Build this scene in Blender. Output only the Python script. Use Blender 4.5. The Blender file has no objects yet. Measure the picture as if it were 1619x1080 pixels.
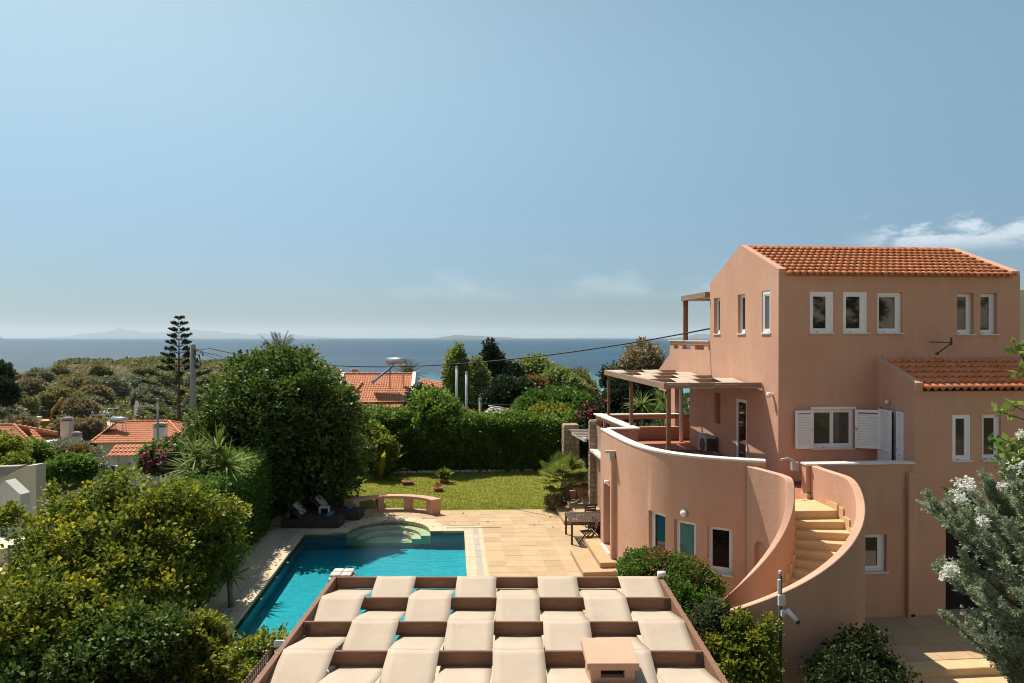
import bpy, bmesh, math, random
import numpy as np
from mathutils import Vector, Matrix
random.seed(7)
RNG = np.random.default_rng(11)
SC = bpy.context.scene
COL = SC.collection
R = math.radians
# ------------------------------------------------------------------ camera
EYE = 6.75                       # camera height above the patio, metres
YAW, PITCH, FPX = R(4.98), math.atan(6.0 / 1079.0), 1079.0
cam_data = bpy.data.cameras.new('camera')
cam_data.sensor_width = 36.0
cam_data.lens = 36.0 * FPX / 1619.0
cam_data.clip_start, cam_data.clip_end = 0.1, 200000.0
cam = bpy.data.objects.new('camera', cam_data)
COL.objects.link(cam)
cam.location = (0, 0, EYE)
cam.rotation_euler = (math.pi / 2 - PITCH, 0, -YAW)
SC.camera = cam
# ------------------------------------------------------------------ world, sun, exposure
SUN_DIR = Vector((-0.37, 0.49, 1.0)).normalized()      # towards the sun
ELEV = math.asin(SUN_DIR.z)
AZ = math.atan2(SUN_DIR.x, SUN_DIR.y)                   # from +Y towards +X
world = bpy.data.worlds.new('World')
SC.world = world
world.use_nodes = True
wn, wl = world.node_tree.nodes, world.node_tree.links
wn.clear()
w_out = wn.new('ShaderNodeOutputWorld')
w_bg = wn.new('ShaderNodeBackground')
w_bg.inputs['Strength'].default_value = 0.095
sky = wn.new('ShaderNodeTexSky')
sky.sky_type = 'NISHITA'
sky.sun_disc = False
sky.sun_elevation = ELEV
sky.sun_rotation = AZ
sky.altitude = 20
sky.air_density = 1.0
sky.dust_density = 1.1
sky.ozone_density = 2.2
def wmath(op, a, b=None, c=None, clamp=False):
    n = wn.new('ShaderNodeMath'); n.operation = op; n.use_clamp = clamp
    for i, v in enumerate((a, b, c)):
        if v is None: continue
        if isinstance(v, (int, float)): n.inputs[i].default_value = v
        else: wl.new(v, n.inputs[i])
    return n.outputs[0]
tc = wn.new('ShaderNodeTexCoord')
sep = wn.new('ShaderNodeSeparateXYZ'); wl.new(tc.outputs['Generated'], sep.inputs[0])
az = wmath('ARCTAN2', sep.outputs[0], sep.outputs[1])
el = wmath('ARCSINE', sep.outputs[2])
comb = wn.new('ShaderNodeCombineXYZ')
wl.new(az, comb.inputs[0]); wl.new(wmath('MULTIPLY', el, 2.2), comb.inputs[1])
def cloud(scale, az0, az_w, el_base, el_top, lo, hi, amount, detail=6.0, soft=0.012):
    no = wn.new('ShaderNodeTexNoise'); no.inputs['Scale'].default_value = scale
    no.inputs['Detail'].default_value = detail; no.inputs['Roughness'].default_value = 0.6
    wl.new(comb.outputs[0], no.inputs['Vector'])
    def ss(x, a, b):
        m = wn.new('ShaderNodeMapRange'); m.interpolation_type = 'SMOOTHSTEP'
        wl.new(x, m.inputs[0]); m.inputs[1].default_value = a; m.inputs[2].default_value = b
        return m.outputs[0]
    d = wmath('ABSOLUTE', wmath('SUBTRACT', az, az0))
    m_az = ss(d, az_w, az_w * 0.45)
    up = ss(el, el_base - soft, el_base + soft)
    # the top bulges: density falls with height
    h = wmath('DIVIDE', wmath('SUBTRACT', el, el_base), el_top - el_base)
    dens = wmath('SUBTRACT', no.outputs[0], wmath('MULTIPLY', wmath('MAXIMUM', h, 0.0), 0.34))
    c = ss(dens, lo, hi)
    return wmath('MULTIPLY', wmath('MULTIPLY', wmath('MULTIPLY', c, m_az), up), amount)
c1 = cloud(26.0, 0.70, 0.17, 0.112, 0.158, 0.24, 0.46, 0.42)
c2 = cloud(9.0, 0.24, 0.55, 0.06, 0.16, 0.34, 0.62, 0.14)
ctot = wmath('MAXIMUM', c1, c2)
mixc = wn.new('ShaderNodeMix'); mixc.data_type = 'RGBA'
wl.new(ctot, mixc.inputs['Factor'])
hs = wn.new('ShaderNodeHueSaturation'); hs.inputs['Saturation'].default_value = 1.05
wl.new(sky.outputs[0], hs.inputs['Color'])
# the milky band over the sea is duller than the clear-air model: tone it down smoothly with height
hz = wn.new('ShaderNodeMapRange'); hz.interpolation_type = 'SMOOTHSTEP'; wl.new(el, hz.inputs[0])
hz.inputs[1].default_value = -0.02; hz.inputs[2].default_value = 0.42; hz.inputs[3].default_value = 0.0; hz.inputs[4].default_value = 1.0
tint = wn.new('ShaderNodeMix'); tint.data_type = 'RGBA'
wl.new(hz.outputs[0], tint.inputs['Factor']); tint.inputs['A'].default_value = (0.315, 0.42, 0.545, 1); tint.inputs['B'].default_value = (0.95, 0.99, 0.775, 1)
mt_ = wn.new('ShaderNodeMix'); mt_.data_type = 'RGBA'; mt_.blend_type = 'MULTIPLY'; mt_.inputs['Factor'].default_value = 1.0
wl.new(hs.outputs[0], mt_.inputs['A']); wl.new(tint.outputs['Result'], mt_.inputs['B'])
wl.new(mt_.outputs['Result'], mixc.inputs['A'])
mixc.inputs['B'].default_value = (8.2, 8.3, 8.3, 1)
wl.new(mixc.outputs['Result'], w_bg.inputs['Color'])
wl.new(w_bg.outputs[0], w_out.inputs['Surface'])
sun_data = bpy.data.lights.new('sun', 'SUN')
sun_data.energy = 4.4
sun_data.angle = R(0.53)
sun_data.color = (1.0, 0.92, 0.80)
sun = bpy.data.objects.new('sun', sun_data)
COL.objects.link(sun)
sun.rotation_euler = SUN_DIR.to_track_quat('Z', 'Y').to_euler()
sun.location = SUN_DIR * 60
SC.view_settings.view_transform = 'Standard'
SC.view_settings.look = 'None'
SC.view_settings.gamma = 1.0
SC.view_settings.exposure = 0.72
SC.view_settings.use_curve_mapping = False
SC.render.engine = 'CYCLES'
cy = SC.cycles
cy.use_denoising = True
cy.filter_width = 1.05
cy.max_bounces = 7; cy.diffuse_bounces = 3; cy.glossy_bounces = 3
cy.transmission_bounces = 4; cy.transparent_max_bounces = 12; cy.volume_bounces = 0
cy.caustics_reflective = False; cy.caustics_refractive = False
cy.sample_clamp_indirect = 6.0
# ------------------------------------------------------------------ survey helper: sight line + distance -> metres
CYW, SYW, CPT, SPT = math.cos(YAW), math.sin(YAW), math.cos(PITCH), math.sin(PITCH)
def sight(px, py):
    a, b = (px - 809.5) / FPX, (540.0 - py) / FPX
    f, r, u = (SYW * CPT, CYW * CPT, -SPT), (CYW, -SYW, 0), (SYW * SPT, CYW * SPT, CPT)
    return Vector([f[i] + a * r[i] + b * u[i] for i in range(3)])
def far(px, py, d):
    """point seen on that line at d metres in front of the camera"""
    return Vector((0, 0, EYE)) + sight(px, py) * d
def onx(px, py, x):
    s = sight(px, py); return Vector((0, 0, EYE)) + s * (x / s.x)
# ------------------------------------------------------------------ materials
def node_mat(name):
    m = bpy.data.materials.new(name); m.use_nodes = True
    nt = m.node_tree; nt.nodes.clear()
    out = nt.nodes.new('ShaderNodeOutputMaterial')
    bs = nt.nodes.new('ShaderNodeBsdfPrincipled')
    nt.links.new(bs.outputs[0], out.inputs[0])
    return m, nt, bs, out
def rgba(c): return (c[0], c[1], c[2], 1.0)
def mixcol(nt, fac, a, b, mode='MIX'):
    n = nt.nodes.new('ShaderNodeMix'); n.data_type = 'RGBA'; n.blend_type = mode
    for key, v in (('Factor', fac), ('A', a), ('B', b)):
        if isinstance(v, (int, float)): n.inputs[key].default_value = v
        elif isinstance(v, tuple): n.inputs[key].default_value = rgba(v)
        else: nt.links.new(v, n.inputs[key])
    return n.outputs['Result']
def coords(nt, scale=(1, 1, 1), rot=(0, 0, 0)):
    t = nt.nodes.new('ShaderNodeTexCoord'); mp = nt.nodes.new('ShaderNodeMapping')
    mp.inputs['Scale'].default_value = scale; mp.inputs['Rotation'].default_value = rot
    nt.links.new(t.outputs['Object'], mp.inputs[0]); return mp.outputs[0]
def noise(nt, vec, scale, detail=4.0, rough=0.55):
    n = nt.nodes.new('ShaderNodeTexNoise'); n.inputs['Scale'].default_value = scale
    n.inputs['Detail'].default_value = detail; n.inputs['Roughness'].default_value = rough
    nt.links.new(vec, n.inputs['Vector']); return n.outputs[0]
def ramp(nt, fac, stops):
    r = nt.nodes.new('ShaderNodeValToRGB'); e = r.color_ramp.elements
    while len(e) < len(stops): e.new(0.5)
    for i, (p, c) in enumerate(stops):
        e[i].position = p; e[i].color = rgba(c) if not isinstance(c, (int, float)) else (c, c, c, 1)
    nt.links.new(fac, r.inputs[0]); return r.outputs[0]
def bump(nt, bs, h, strength, dist):
    b = nt.nodes.new('ShaderNodeBump'); b.inputs['Strength'].default_value = strength
    b.inputs['Distance'].default_value = dist
    nt.links.new(h, b.inputs['Height']); nt.links.new(b.outputs[0], bs.inputs['Normal'])
def surf(name, c1, c2, scale=3.0, rough=0.8, bmp=0.0, bscale=30.0, bdist=0.01, stretch=(1, 1, 1), objrand=0.0, spec=0.3,
         fine=0.0, metallic=0.0, detail=4.0):
    """two-tone weathered surface: broad mottling, fine grain, optional per-object variation"""
    m, nt, bs, out = node_mat(name)
    v = coords(nt, stretch)
    n1 = noise(nt, v, scale, detail)
    col = mixcol(nt, ramp(nt, n1, [(0.32, 0.0), (0.68, 1.0)]), c1, c2)
    if fine:
        n2 = noise(nt, v, bscale * 0.7, 5.0, 0.7)
        k = ramp(nt, n2, [(0.3, 1.0 - fine), (0.7, 1.0 + 0.0)])
        col = mixcol(nt, 1.0, col, k, 'MULTIPLY')
    if objrand:
        oi = nt.nodes.new('ShaderNodeObjectInfo')
        h = nt.nodes.new('ShaderNodeHueSaturation')
        mr = nt.nodes.new('ShaderNodeMapRange'); nt.links.new(oi.outputs['Random'], mr.inputs[0])
        mr.inputs[3].default_value = 1 - objrand; mr.inputs[4].default_value = 1 + objrand
        nt.links.new(mr.outputs[0], h.inputs['Value'])
        ms = nt.nodes.new('ShaderNodeMath'); ms.operation = 'MULTIPLY_ADD'
        fr = nt.nodes.new('ShaderNodeMath'); fr.operation = 'FRACT'
        m7 = nt.nodes.new('ShaderNodeMath'); m7.operation = 'MULTIPLY'; m7.inputs[1].default_value = 37.3
        nt.links.new(oi.outputs['Random'], m7.inputs[0]); nt.links.new(m7.outputs[0], fr.inputs[0])
        nt.links.new(fr.outputs[0], ms.inputs[0]); ms.inputs[1].default_value = objrand * 1.6; ms.inputs[2].default_value = 1 - objrand * 0.8
        nt.links.new(ms.outputs[0], h.inputs['Saturation'])
        nt.links.new(col, h.inputs['Color']); col = h.outputs[0]
    nt.links.new(col, bs.inputs['Base Color'])
    bs.inputs['Roughness'].default_value = rough
    bs.inputs['Specular IOR Level'].default_value = spec
    bs.inputs['Metallic'].default_value = metallic
    if bmp: bump(nt, bs, noise(nt, v, bscale, 5.0, 0.65), bmp, bdist)
    return m
def leaf(name, dark, mid, light, tip=None, rough=0.45, trans=0.22, spec=0.4):
    rough, spec, trans = max(rough, 0.52), spec * 0.55, trans * 1.85
    """leaves: every leaf its own tone; 'tip' is the colour of young growth (face attribute)"""
    m, nt, bs, out = node_mat(name)
    g = nt.nodes.new('ShaderNodeNewGeometry')
    col = ramp(nt, g.outputs['Random Per Island'], [(0.0, dark), (0.55, mid), (1.0, light)])
    if tip:
        a = nt.nodes.new('ShaderNodeAttribute'); a.attribute_name = 'young'
        col = mixcol(nt, a.outputs['Fac'], col, tip)
    nt.links.new(col, bs.inputs['Base Color'])
    bs.inputs['Roughness'].default_value = rough
    bs.inputs['Specular IOR Level'].default_value = spec
    tr = nt.nodes.new('ShaderNodeBsdfTranslucent'); nt.links.new(col, tr.inputs[0])
    br = nt.nodes.new('ShaderNodeMixShader'); br.inputs[0].default_value = trans
    nt.links.new(bs.outputs[0], br.inputs[1]); nt.links.new(tr.outputs[0], br.inputs[2])
    nt.links.new(br.outputs[0], out.inputs[0])
    return m
M = {}
def plaster(name, c1, c2, stain):
    m, nt, bs, out = node_mat(name)
    v = coords(nt)
    n1 = noise(nt, v, 0.9, 5.0)
    n2 = noise(nt, coords(nt, (1, 1, 0.16)), 2.2, 7.0, 0.72)
    col = mixcol(nt, ramp(nt, n1, [(0.3, 0.0), (0.7, 1.0)]), c1, c2)
    col = mixcol(nt, ramp(nt, n2, [(0.50, 0.0), (0.78, 0.7)]), col, stain)
    nt.links.new(col, bs.inputs['Base Color'])
    bs.inputs['Roughness'].default_value = 0.9; bs.inputs['Specular IOR Level'].default_value = 0.15
    ad = nt.nodes.new('ShaderNodeMath'); ad.operation = 'MULTIPLY_ADD'
    nt.links.new(noise(nt, v, 55.0, 3.0, 0.7), ad.inputs[0]); ad.inputs[1].default_value = 0.22
    nt.links.new(noise(nt, v, 5.0, 4.0, 0.6), ad.inputs[2])
    bump(nt, bs, ad.outputs[0], 0.3, 0.03)
    return m
M['plaster'] = plaster('terracotta plaster', (0.55, 0.322, 0.228), (0.50, 0.284, 0.198), (0.56, 0.38, 0.28))
M['cream'] = plaster('cream plaster', (0.62, 0.55, 0.42), (0.56, 0.49, 0.36), (0.42, 0.37, 0.3))
M['whitewash'] = plaster('white render', (0.74, 0.71, 0.65), (0.68, 0.65, 0.6), (0.55, 0.5, 0.45))
M['pinkwash'] = plaster('pale pink render', (0.6, 0.48, 0.4), (0.55, 0.44, 0.36), (0.4, 0.34, 0.3))
M['marble'] = surf('white marble cap', (0.68, 0.64, 0.575), (0.60, 0.56, 0.50), 4, 0.6, 0.1, 40, 0.004)
M['whitepaint'] = surf('white lacquer', (0.76, 0.76, 0.78), (0.72, 0.73, 0.75), 3, 0.4, spec=0.5)
M['greypaint'] = surf('grey painted metal', (0.38, 0.39, 0.4), (0.33, 0.34, 0.35), 5, 0.45, spec=0.5)
M['darkmetal'] = surf('dark metal', (0.045, 0.045, 0.05), (0.03, 0.03, 0.035), 8, 0.5, spec=0.5)
M['steel'] = surf('brushed steel', (0.55, 0.56, 0.57), (0.48, 0.49, 0.5), 6, 0.3, metallic=0.8)
M['tile'] = surf('terracotta roof tile', (0.72, 0.265, 0.12), (0.64, 0.225, 0.098), 7, 0.75, 0.2, 60, 0.004, objrand=0.09, fine=0.2)
M['tilefar'] = surf('terracotta roofing', (0.62, 0.25, 0.125), (0.52, 0.20, 0.10), 1.4, 0.8, fine=0.35, bscale=9, detail=6)
M['mortar'] = surf('mortar', (0.5, 0.42, 0.33), (0.42, 0.35, 0.27), 9, 0.9, 0.3, 50, 0.006)
M['underroof'] = surf('roof underlay', (0.16, 0.08, 0.05), (0.12, 0.06, 0.04), 9, 0.95)
M['paver'] = surf('honey limestone tile', (0.485, 0.345, 0.21), (0.43, 0.295, 0.165), 2.2, 0.75, 0.15, 60, 0.003, objrand=0.085, fine=0.2)
M['grout'] = surf('pale grout', (0.56, 0.44, 0.30), (0.50, 0.38, 0.25), 6, 0.9, 0.2, 60, 0.003)
M['coping'] = surf('pale pool coping', (0.53, 0.42, 0.295), (0.48, 0.37, 0.25), 3, 0.7, 0.1, 50, 0.003, objrand=0.05)
M['greystone'] = surf('grey slate strip', (0.40, 0.36, 0.31), (0.34, 0.30, 0.26), 5, 0.8, 0.2, 50, 0.004, objrand=0.12)
M['stair'] = surf('sandstone step', (0.60, 0.42, 0.235), (0.53, 0.355, 0.19), 3, 0.7, 0.1, 50, 0.003)
M['terrfloor'] = surf('terracotta floor', (0.40, 0.15, 0.085), (0.33, 0.12, 0.07), 4, 0.7)
M['wood'] = surf('brown stained timber', (0.26, 0.135, 0.082), (0.19, 0.095, 0.057), 3.2, 0.7, 0.25, 40, 0.004, (1, 9, 9), fine=0.3)
M['woodpale'] = surf('weathered timber', (0.36, 0.245, 0.18), (0.27, 0.17, 0.12), 3.2, 0.75, 0.25, 40, 0.004, (6, 1, 6), fine=0.3)
M['teak'] = surf('dark teak', (0.085, 0.05, 0.032), (0.06, 0.035, 0.025), 5, 0.6, 0.15, 40, 0.003, (2, 8, 8))
M['rattan'] = surf('dark rattan', (0.06, 0.05, 0.046), (0.035, 0.03, 0.028), 30, 0.7, 0.6, 90, 0.01)
M['cushion'] = surf('patterned grey cushion', (0.5, 0.48, 0.45), (0.2, 0.19, 0.19), 14, 0.9)
M['towel'] = surf('blue towel', (0.05, 0.17, 0.29), (0.035, 0.12, 0.22), 20, 0.95, 0.4, 120, 0.004)
M['plastic'] = surf('white plastic', (0.7, 0.69, 0.67), (0.64, 0.63, 0.62), 4, 0.4)
M['pot'] = surf('terracotta pot', (0.33, 0.13, 0.075), (0.27, 0.10, 0.06), 7, 0.8, 0.2, 40, 0.004)
M['soil'] = surf('dry soil', (0.20, 0.145, 0.10), (0.13, 0.095, 0.065), 2.2, 0.95, 0.6, 14, 0.03, fine=0.4)
M['bark'] = surf('bark', (0.16, 0.115, 0.08), (0.09, 0.065, 0.045), 6, 0.95, 0.8, 18, 0.03, (1, 1, 0.3))
M['barkgrey'] = surf('grey bark', (0.25, 0.22, 0.19), (0.17, 0.15, 0.125), 6, 0.95, 0.8, 18, 0.03, (1, 1, 0.3))
M['concrete'] = surf('concrete', (0.42, 0.38, 0.33), (0.35, 0.31, 0.27), 3, 0.9, 0.3, 25, 0.01, fine=0.2)
M['fieldstone'] = surf('field stone', (0.44, 0.32, 0.23), (0.34, 0.245, 0.175), 4, 0.9, 0.6, 16, 0.02, objrand=0.2, fine=0.3)
M['whitestone'] = surf('pale limestone', (0.60, 0.56, 0.51), (0.46, 0.42, 0.385), 5, 0.9, 0.7, 18, 0.02, objrand=0.12, fine=0.3)
M['wire'] = surf('black cable', (0.012, 0.012, 0.014), (0.009, 0.009, 0.01), 8, 0.6)
M['lampglow'] = surf('frosted lamp glass', (0.75, 0.7, 0.6), (0.7, 0.66, 0.55), 8, 0.35)
M['yellow'] = surf('construction yellow', (0.48, 0.24, 0.05), (0.40, 0.19, 0.04), 4, 0.6)
M['carsilver'] = surf('silver car paint', (0.42, 0.44, 0.46), (0.40, 0.42, 0.44), 4, 0.25, metallic=0.6)
M['cardark'] = surf('dark car paint', (0.03, 0.035, 0.045), (0.025, 0.03, 0.04), 4, 0.25, spec=0.6)
M['rubber'] = surf('rubber', (0.02, 0.02, 0.02), (0.015, 0.015, 0.015), 8, 0.8)
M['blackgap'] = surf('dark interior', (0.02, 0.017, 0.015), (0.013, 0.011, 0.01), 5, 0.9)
def glass(name, col, rough=0.03, spec=0.55, col2=None):
    m, nt, bs, out = node_mat(name)
    f = noise(nt, coords(nt), 1.6, 3.0)
    if col2: f = ramp(nt, f, [(0.40, 0.0), (0.52, 1.0)])
    nt.links.new(mixcol(nt, f, col, col2 or tuple(c * 0.6 for c in col)), bs.inputs['Base Color'])
    bs.inputs['Roughness'].default_value = rough; bs.inputs['Specular IOR Level'].default_value = spec
    return m
M['glass'] = glass('dark window glass', (0.010, 0.011, 0.010), spec=0.85)
M['glassgrey'] = glass('curtained window glass', (0.085, 0.08, 0.08))
M['glassteal'] = glass('window glass before a teal wall', (0.004, 0.14, 0.165), spec=0.35, col2=(0.006, 0.075, 0.09))
M['solarglass'] = glass('solar collector glass', (0.03, 0.035, 0.05), 0.15)
# fabric
def fabric():
    m, nt, bs, out = node_mat('sand canvas')
    v = coords(nt)
    col = mixcol(nt, ramp(nt, noise(nt, v, 1.7, 4.0), [(0.3, 0.0), (0.7, 1.0)]), (0.515, 0.425, 0.335), (0.455, 0.37, 0.29))
    n2 = noise(nt, v, 6.0, 5.0, 0.7)
    col = mixcol(nt, ramp(nt, n2, [(0.56, 0.0), (0.80, 0.4)]), col, (0.34, 0.24, 0.16))
    nt.links.new(col, bs.inputs['Base Color'])
    bs.inputs['Roughness'].default_value = 0.85; bs.inputs['Specular IOR Level'].default_value = 0.2
    bump(nt, bs, noise(nt, coords(nt, (1, 5, 5)), 2.4, 4.0, 0.6), 0.25, 0.012)
    tr = nt.nodes.new('ShaderNodeBsdfTranslucent'); nt.links.new(col, tr.inputs[0])
    mx = nt.nodes.new('ShaderNodeMixShader'); mx.inputs[0].default_value = 0.15
    nt.links.new(bs.outputs[0], mx.inputs[1]); nt.links.new(tr.outputs[0], mx.inputs[2]); nt.links.new(mx.outputs[0], out.inputs[0])
    return m
M['canvas'] = fabric()
# pool
M['poolliner'] = surf('turquoise pool lining', (0.002, 0.36, 0.425), (0.002, 0.315, 0.385), 1.2, 0.6, fine=0.3, bscale=9)
M['poolstep'] = surf('cream pool steps', (0.86, 0.55, 0.31), (0.78, 0.50, 0.28), 3, 0.7)
def pool_water():
    m = bpy.data.materials.new('pool water'); m.use_nodes = True
    nt = m.node_tree; nt.nodes.clear()
    out = nt.nodes.new('ShaderNodeOutputMaterial')
    tr = nt.nodes.new('ShaderNodeBsdfTransparent'); tr.inputs[0].default_value = (0.66, 0.95, 0.97, 1)
    gl = nt.nodes.new('ShaderNodeBsdfGlossy'); gl.inputs['Roughness'].default_value = 0.02
    fr = nt.nodes.new('ShaderNodeFresnel'); fr.inputs['IOR'].default_value = 1.33
    mx = nt.nodes.new('ShaderNodeMixShader')
    v = coords(nt, (1, 1.5, 1))
    b = nt.nodes.new('ShaderNodeBump'); b.inputs['Strength'].default_value = 0.5; b.inputs['Distance'].default_value = 0.06
    nt.links.new(noise(nt, v, 3.2, 4.0, 0.6), b.inputs['Height'])
    nt.links.new(b.outputs[0], gl.inputs['Normal']); nt.links.new(b.outputs[0], fr.inputs['Normal'])
    nt.links.new(fr.outputs[0], mx.inputs[0]); nt.links.new(tr.outputs[0], mx.inputs[1]); nt.links.new(gl.outputs[0], mx.inputs[2])
    nt.links.new(mx.outputs[0], out.inputs[0])
    return m
M['poolwater'] = pool_water()
def sea_mat():
    m, nt, bs, out = node_mat('sea water')
    t = nt.nodes.new('ShaderNodeTexCoord'); s = nt.nodes.new('ShaderNodeSeparateXYZ'); nt.links.new(t.outputs['Object'], s.inputs[0])
    near = nt.nodes.new('ShaderNodeMapRange'); nt.links.new(s.outputs[1], near.inputs[0])
    near.inputs[1].default_value = 240; near.inputs[2].default_value = 430
    near.interpolation_type = 'SMOOTHSTEP'
    streak = noise(nt, coords(nt, (0.0016, 0.005, 1)), 1.0, 6.0, 0.65)
    deep = mixcol(nt, ramp(nt, streak, [(0.35, 0.0), (0.65, 1.0)]), (0.001, 0.024, 0.056), (0.006, 0.054, 0.094))
    col = mixcol(nt, near.outputs[0], (0.06, 0.25, 0.25), deep)
    nt.links.new(col, bs.inputs['Base Color'])
    bs.inputs['Roughness'].default_value = 0.35; bs.inputs['Specular IOR Level'].default_value = 0.14
    ad = nt.nodes.new('ShaderNodeMath'); ad.operation = 'ADD'
    nt.links.new(noise(nt, coords(nt, (0.12, 0.2, 1)), 1.0, 6.0, 0.7), ad.inputs[0])
    nt.links.new(noise(nt, coords(nt, (0.02, 0.03, 1)), 1.0, 3.0, 0.6), ad.inputs[1])
    bump(nt, bs, ad.outputs[0], 0.8, 3.0)
    return m
M['sea'] = sea_mat()
def lawn_mat():
    m, nt, bs, out = node_mat('mown lawn')
    v = coords(nt)
    col = mixcol(nt, ramp(nt, noise(nt, v, 0.55, 5.0), [(0.35, 0.0), (0.65, 1.0)]), (0.25, 0.255, 0.034), (0.33, 0.30, 0.055))
    col = mixcol(nt, ramp(nt, noise(nt, v, 26.0, 4.0, 0.7), [(0.35, 0.55), (0.7, 0.0)]), col, (0.08, 0.11, 0.015))
    col = mixcol(nt, ramp(nt, noise(nt, v, 1.3, 6.0, 0.7), [(0.55, 0.0), (0.75, 0.6)]), col, (0.33, 0.27, 0.10))
    nt.links.new(col, bs.inputs['Base Color']); bs.inputs['Roughness'].default_value = 0.9
    bs.inputs['Specular IOR Level'].default_value = 0.1
    bump(nt, bs, noise(nt, v, 45.0, 4.0, 0.75), 0.9, 0.05)
    return m
M['lawn'] = lawn_mat()
def ground_mat():
    m, nt, bs, out = node_mat('coastal ground')
    v = coords(nt)
    a = noise(nt, v, 0.045, 6.0, 0.65)
    b = noise(nt, v, 0.4, 6.0, 0.7)
    col = mixcol(nt, ramp(nt, a, [(0.52, 0.0), (0.66, 1.0)]), (0.085, 0.088, 0.042), (0.33, 0.24, 0.165))
    col = mixcol(nt, ramp(nt, b, [(0.40, 0.8), (0.60, 0.0)]), col, (0.07, 0.078, 0.032))
    nt.links.new(col, bs.inputs['Base Color']); bs.inputs['Roughness'].default_value = 0.95
    bs.inputs['Specular IOR Level'].default_value = 0.1
    bump(nt, bs, b, 0.8, 0.6)
    return m
M['ground'] = ground_mat()
def rock_mat():
    m, nt, bs, out = node_mat('pale rocky hillside')
    v = coords(nt)
    col = mixcol(nt, ramp(nt, noise(nt, v, 0.42, 8.0, 0.72), [(0.50, 0.0), (0.53, 1.0)]), (0.50, 0.415, 0.33), (0.012, 0.016, 0.008))
    nt.links.new(col, bs.inputs['Base Color']); bs.inputs['Roughness'].default_value = 0.95
    bump(nt, bs, noise(nt, v, 0.4, 6.0, 0.7), 1.0, 0.8)
    return m
M['hillside'] = rock_mat()  # unseen hill behind the camera, made pale to bounce fill onto the facade
M['island'] = surf('dry island slopes', (0.05, 0.06, 0.05), (0.075, 0.08, 0.06), 0.002, 0.95)
M['sand'] = surf('gravel lot', (0.50, 0.42, 0.32), (0.42, 0.34, 0.25), 0.5, 0.95)
# foliage
L = {}
L['round'] = leaf('dark glossy leaf', (0.028, 0.054, 0.011), (0.058, 0.106, 0.019), (0.107, 0.168, 0.028), (0.204, 0.274, 0.048), 0.36, 0.18, 0.5)
L['yellowtip'] = leaf('leathery leaf', (0.052, 0.087, 0.012), (0.107, 0.161, 0.019), (0.197, 0.238, 0.026), (0.523, 0.464, 0.033), 0.4, 0.25, 0.5)
L['hedge'] = leaf('hedge leaf', (0.045, 0.097, 0.015), (0.085, 0.166, 0.025), (0.158, 0.251, 0.037), (0.297, 0.406, 0.063), 0.45, 0.2)
L['hedgedull'] = leaf('dull hedge leaf', (0.050, 0.069, 0.024), (0.083, 0.107, 0.041), (0.125, 0.150, 0.060), (0.188, 0.213, 0.060), 0.55, 0.2)
L['lime'] = leaf('lime leaf', (0.069, 0.115, 0.015), (0.138, 0.196, 0.024), (0.253, 0.287, 0.037), (0.414, 0.356, 0.033), 0.45, 0.3)
L['olive'] = leaf('olive leaf', (0.143, 0.156, 0.082), (0.245, 0.259, 0.151), (0.411, 0.407, 0.263), None, 0.55, 0.15)
L['maquis'] = leaf('maquis leaf', (0.123, 0.139, 0.045), (0.216, 0.219, 0.069), (0.342, 0.316, 0.105), None, 0.6, 0.15)
L['brownleaf'] = leaf('dry leaf', (0.190, 0.147, 0.076), (0.267, 0.211, 0.105), (0.369, 0.290, 0.146), None, 0.6, 0.15)
L['rust'] = leaf('rusty leaf', (0.15, 0.075, 0.025), (0.21, 0.11, 0.035), (0.26, 0.15, 0.05), None, 0.6, 0.2)
L['conifer'] = leaf('conifer needle', (0.020, 0.037, 0.018), (0.037, 0.062, 0.027), (0.062, 0.090, 0.037), None, 0.55, 0.1)
L['pinelight'] = leaf('light pine needle', (0.157, 0.213, 0.060), (0.257, 0.313, 0.088), (0.368, 0.410, 0.121), None, 0.55, 0.2)
L['bluegrey'] = leaf('blue grey needle', (0.162, 0.217, 0.147), (0.289, 0.353, 0.234), (0.464, 0.520, 0.337), (0.464, 0.364, 0.166), 0.6, 0.15)
L['palm'] = leaf('palm leaf', (0.084, 0.119, 0.023), (0.140, 0.182, 0.036), (0.224, 0.259, 0.058), (0.378, 0.322, 0.065), 0.45, 0.25)
L['palmdull'] = leaf('dull palm leaf', (0.044, 0.055, 0.022), (0.068, 0.081, 0.032), (0.096, 0.106, 0.044), None, 0.5, 0.2)
L['yucca'] = leaf('yucca leaf', (0.069, 0.124, 0.022), (0.125, 0.195, 0.034), (0.213, 0.280, 0.054), (0.325, 0.338, 0.072), 0.4, 0.2)
L['darkshrub'] = leaf('dark shrub leaf', (0.015, 0.026, 0.009), (0.029, 0.044, 0.013), (0.050, 0.066, 0.020), (0.077, 0.094, 0.022), 0.45, 0.15)
L['grass'] = leaf('grass blade', (0.19, 0.23, 0.03), (0.26, 0.28, 0.04), (0.34, 0.33, 0.07), None, 0.6, 0.25)
L['pink'] = leaf('pink petal', (0.50, 0.09, 0.15), (0.58, 0.14, 0.20), (0.66, 0.24, 0.28), None, 0.6, 0.3, 0.2)
L['magenta'] = leaf('magenta bract', (0.50, 0.035, 0.22), (0.60, 0.06, 0.30), (0.68, 0.14, 0.38), None, 0.6, 0.3, 0.2)
L['white'] = leaf('white petal', (0.62, 0.62, 0.56), (0.72, 0.72, 0.66), (0.8, 0.8, 0.76), None, 0.6, 0.3, 0.2)
L['redflower'] = leaf('red petal', (0.45, 0.06, 0.025), (0.55, 0.09, 0.03), (0.6, 0.15, 0.05), None, 0.6, 0.3, 0.2)
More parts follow.
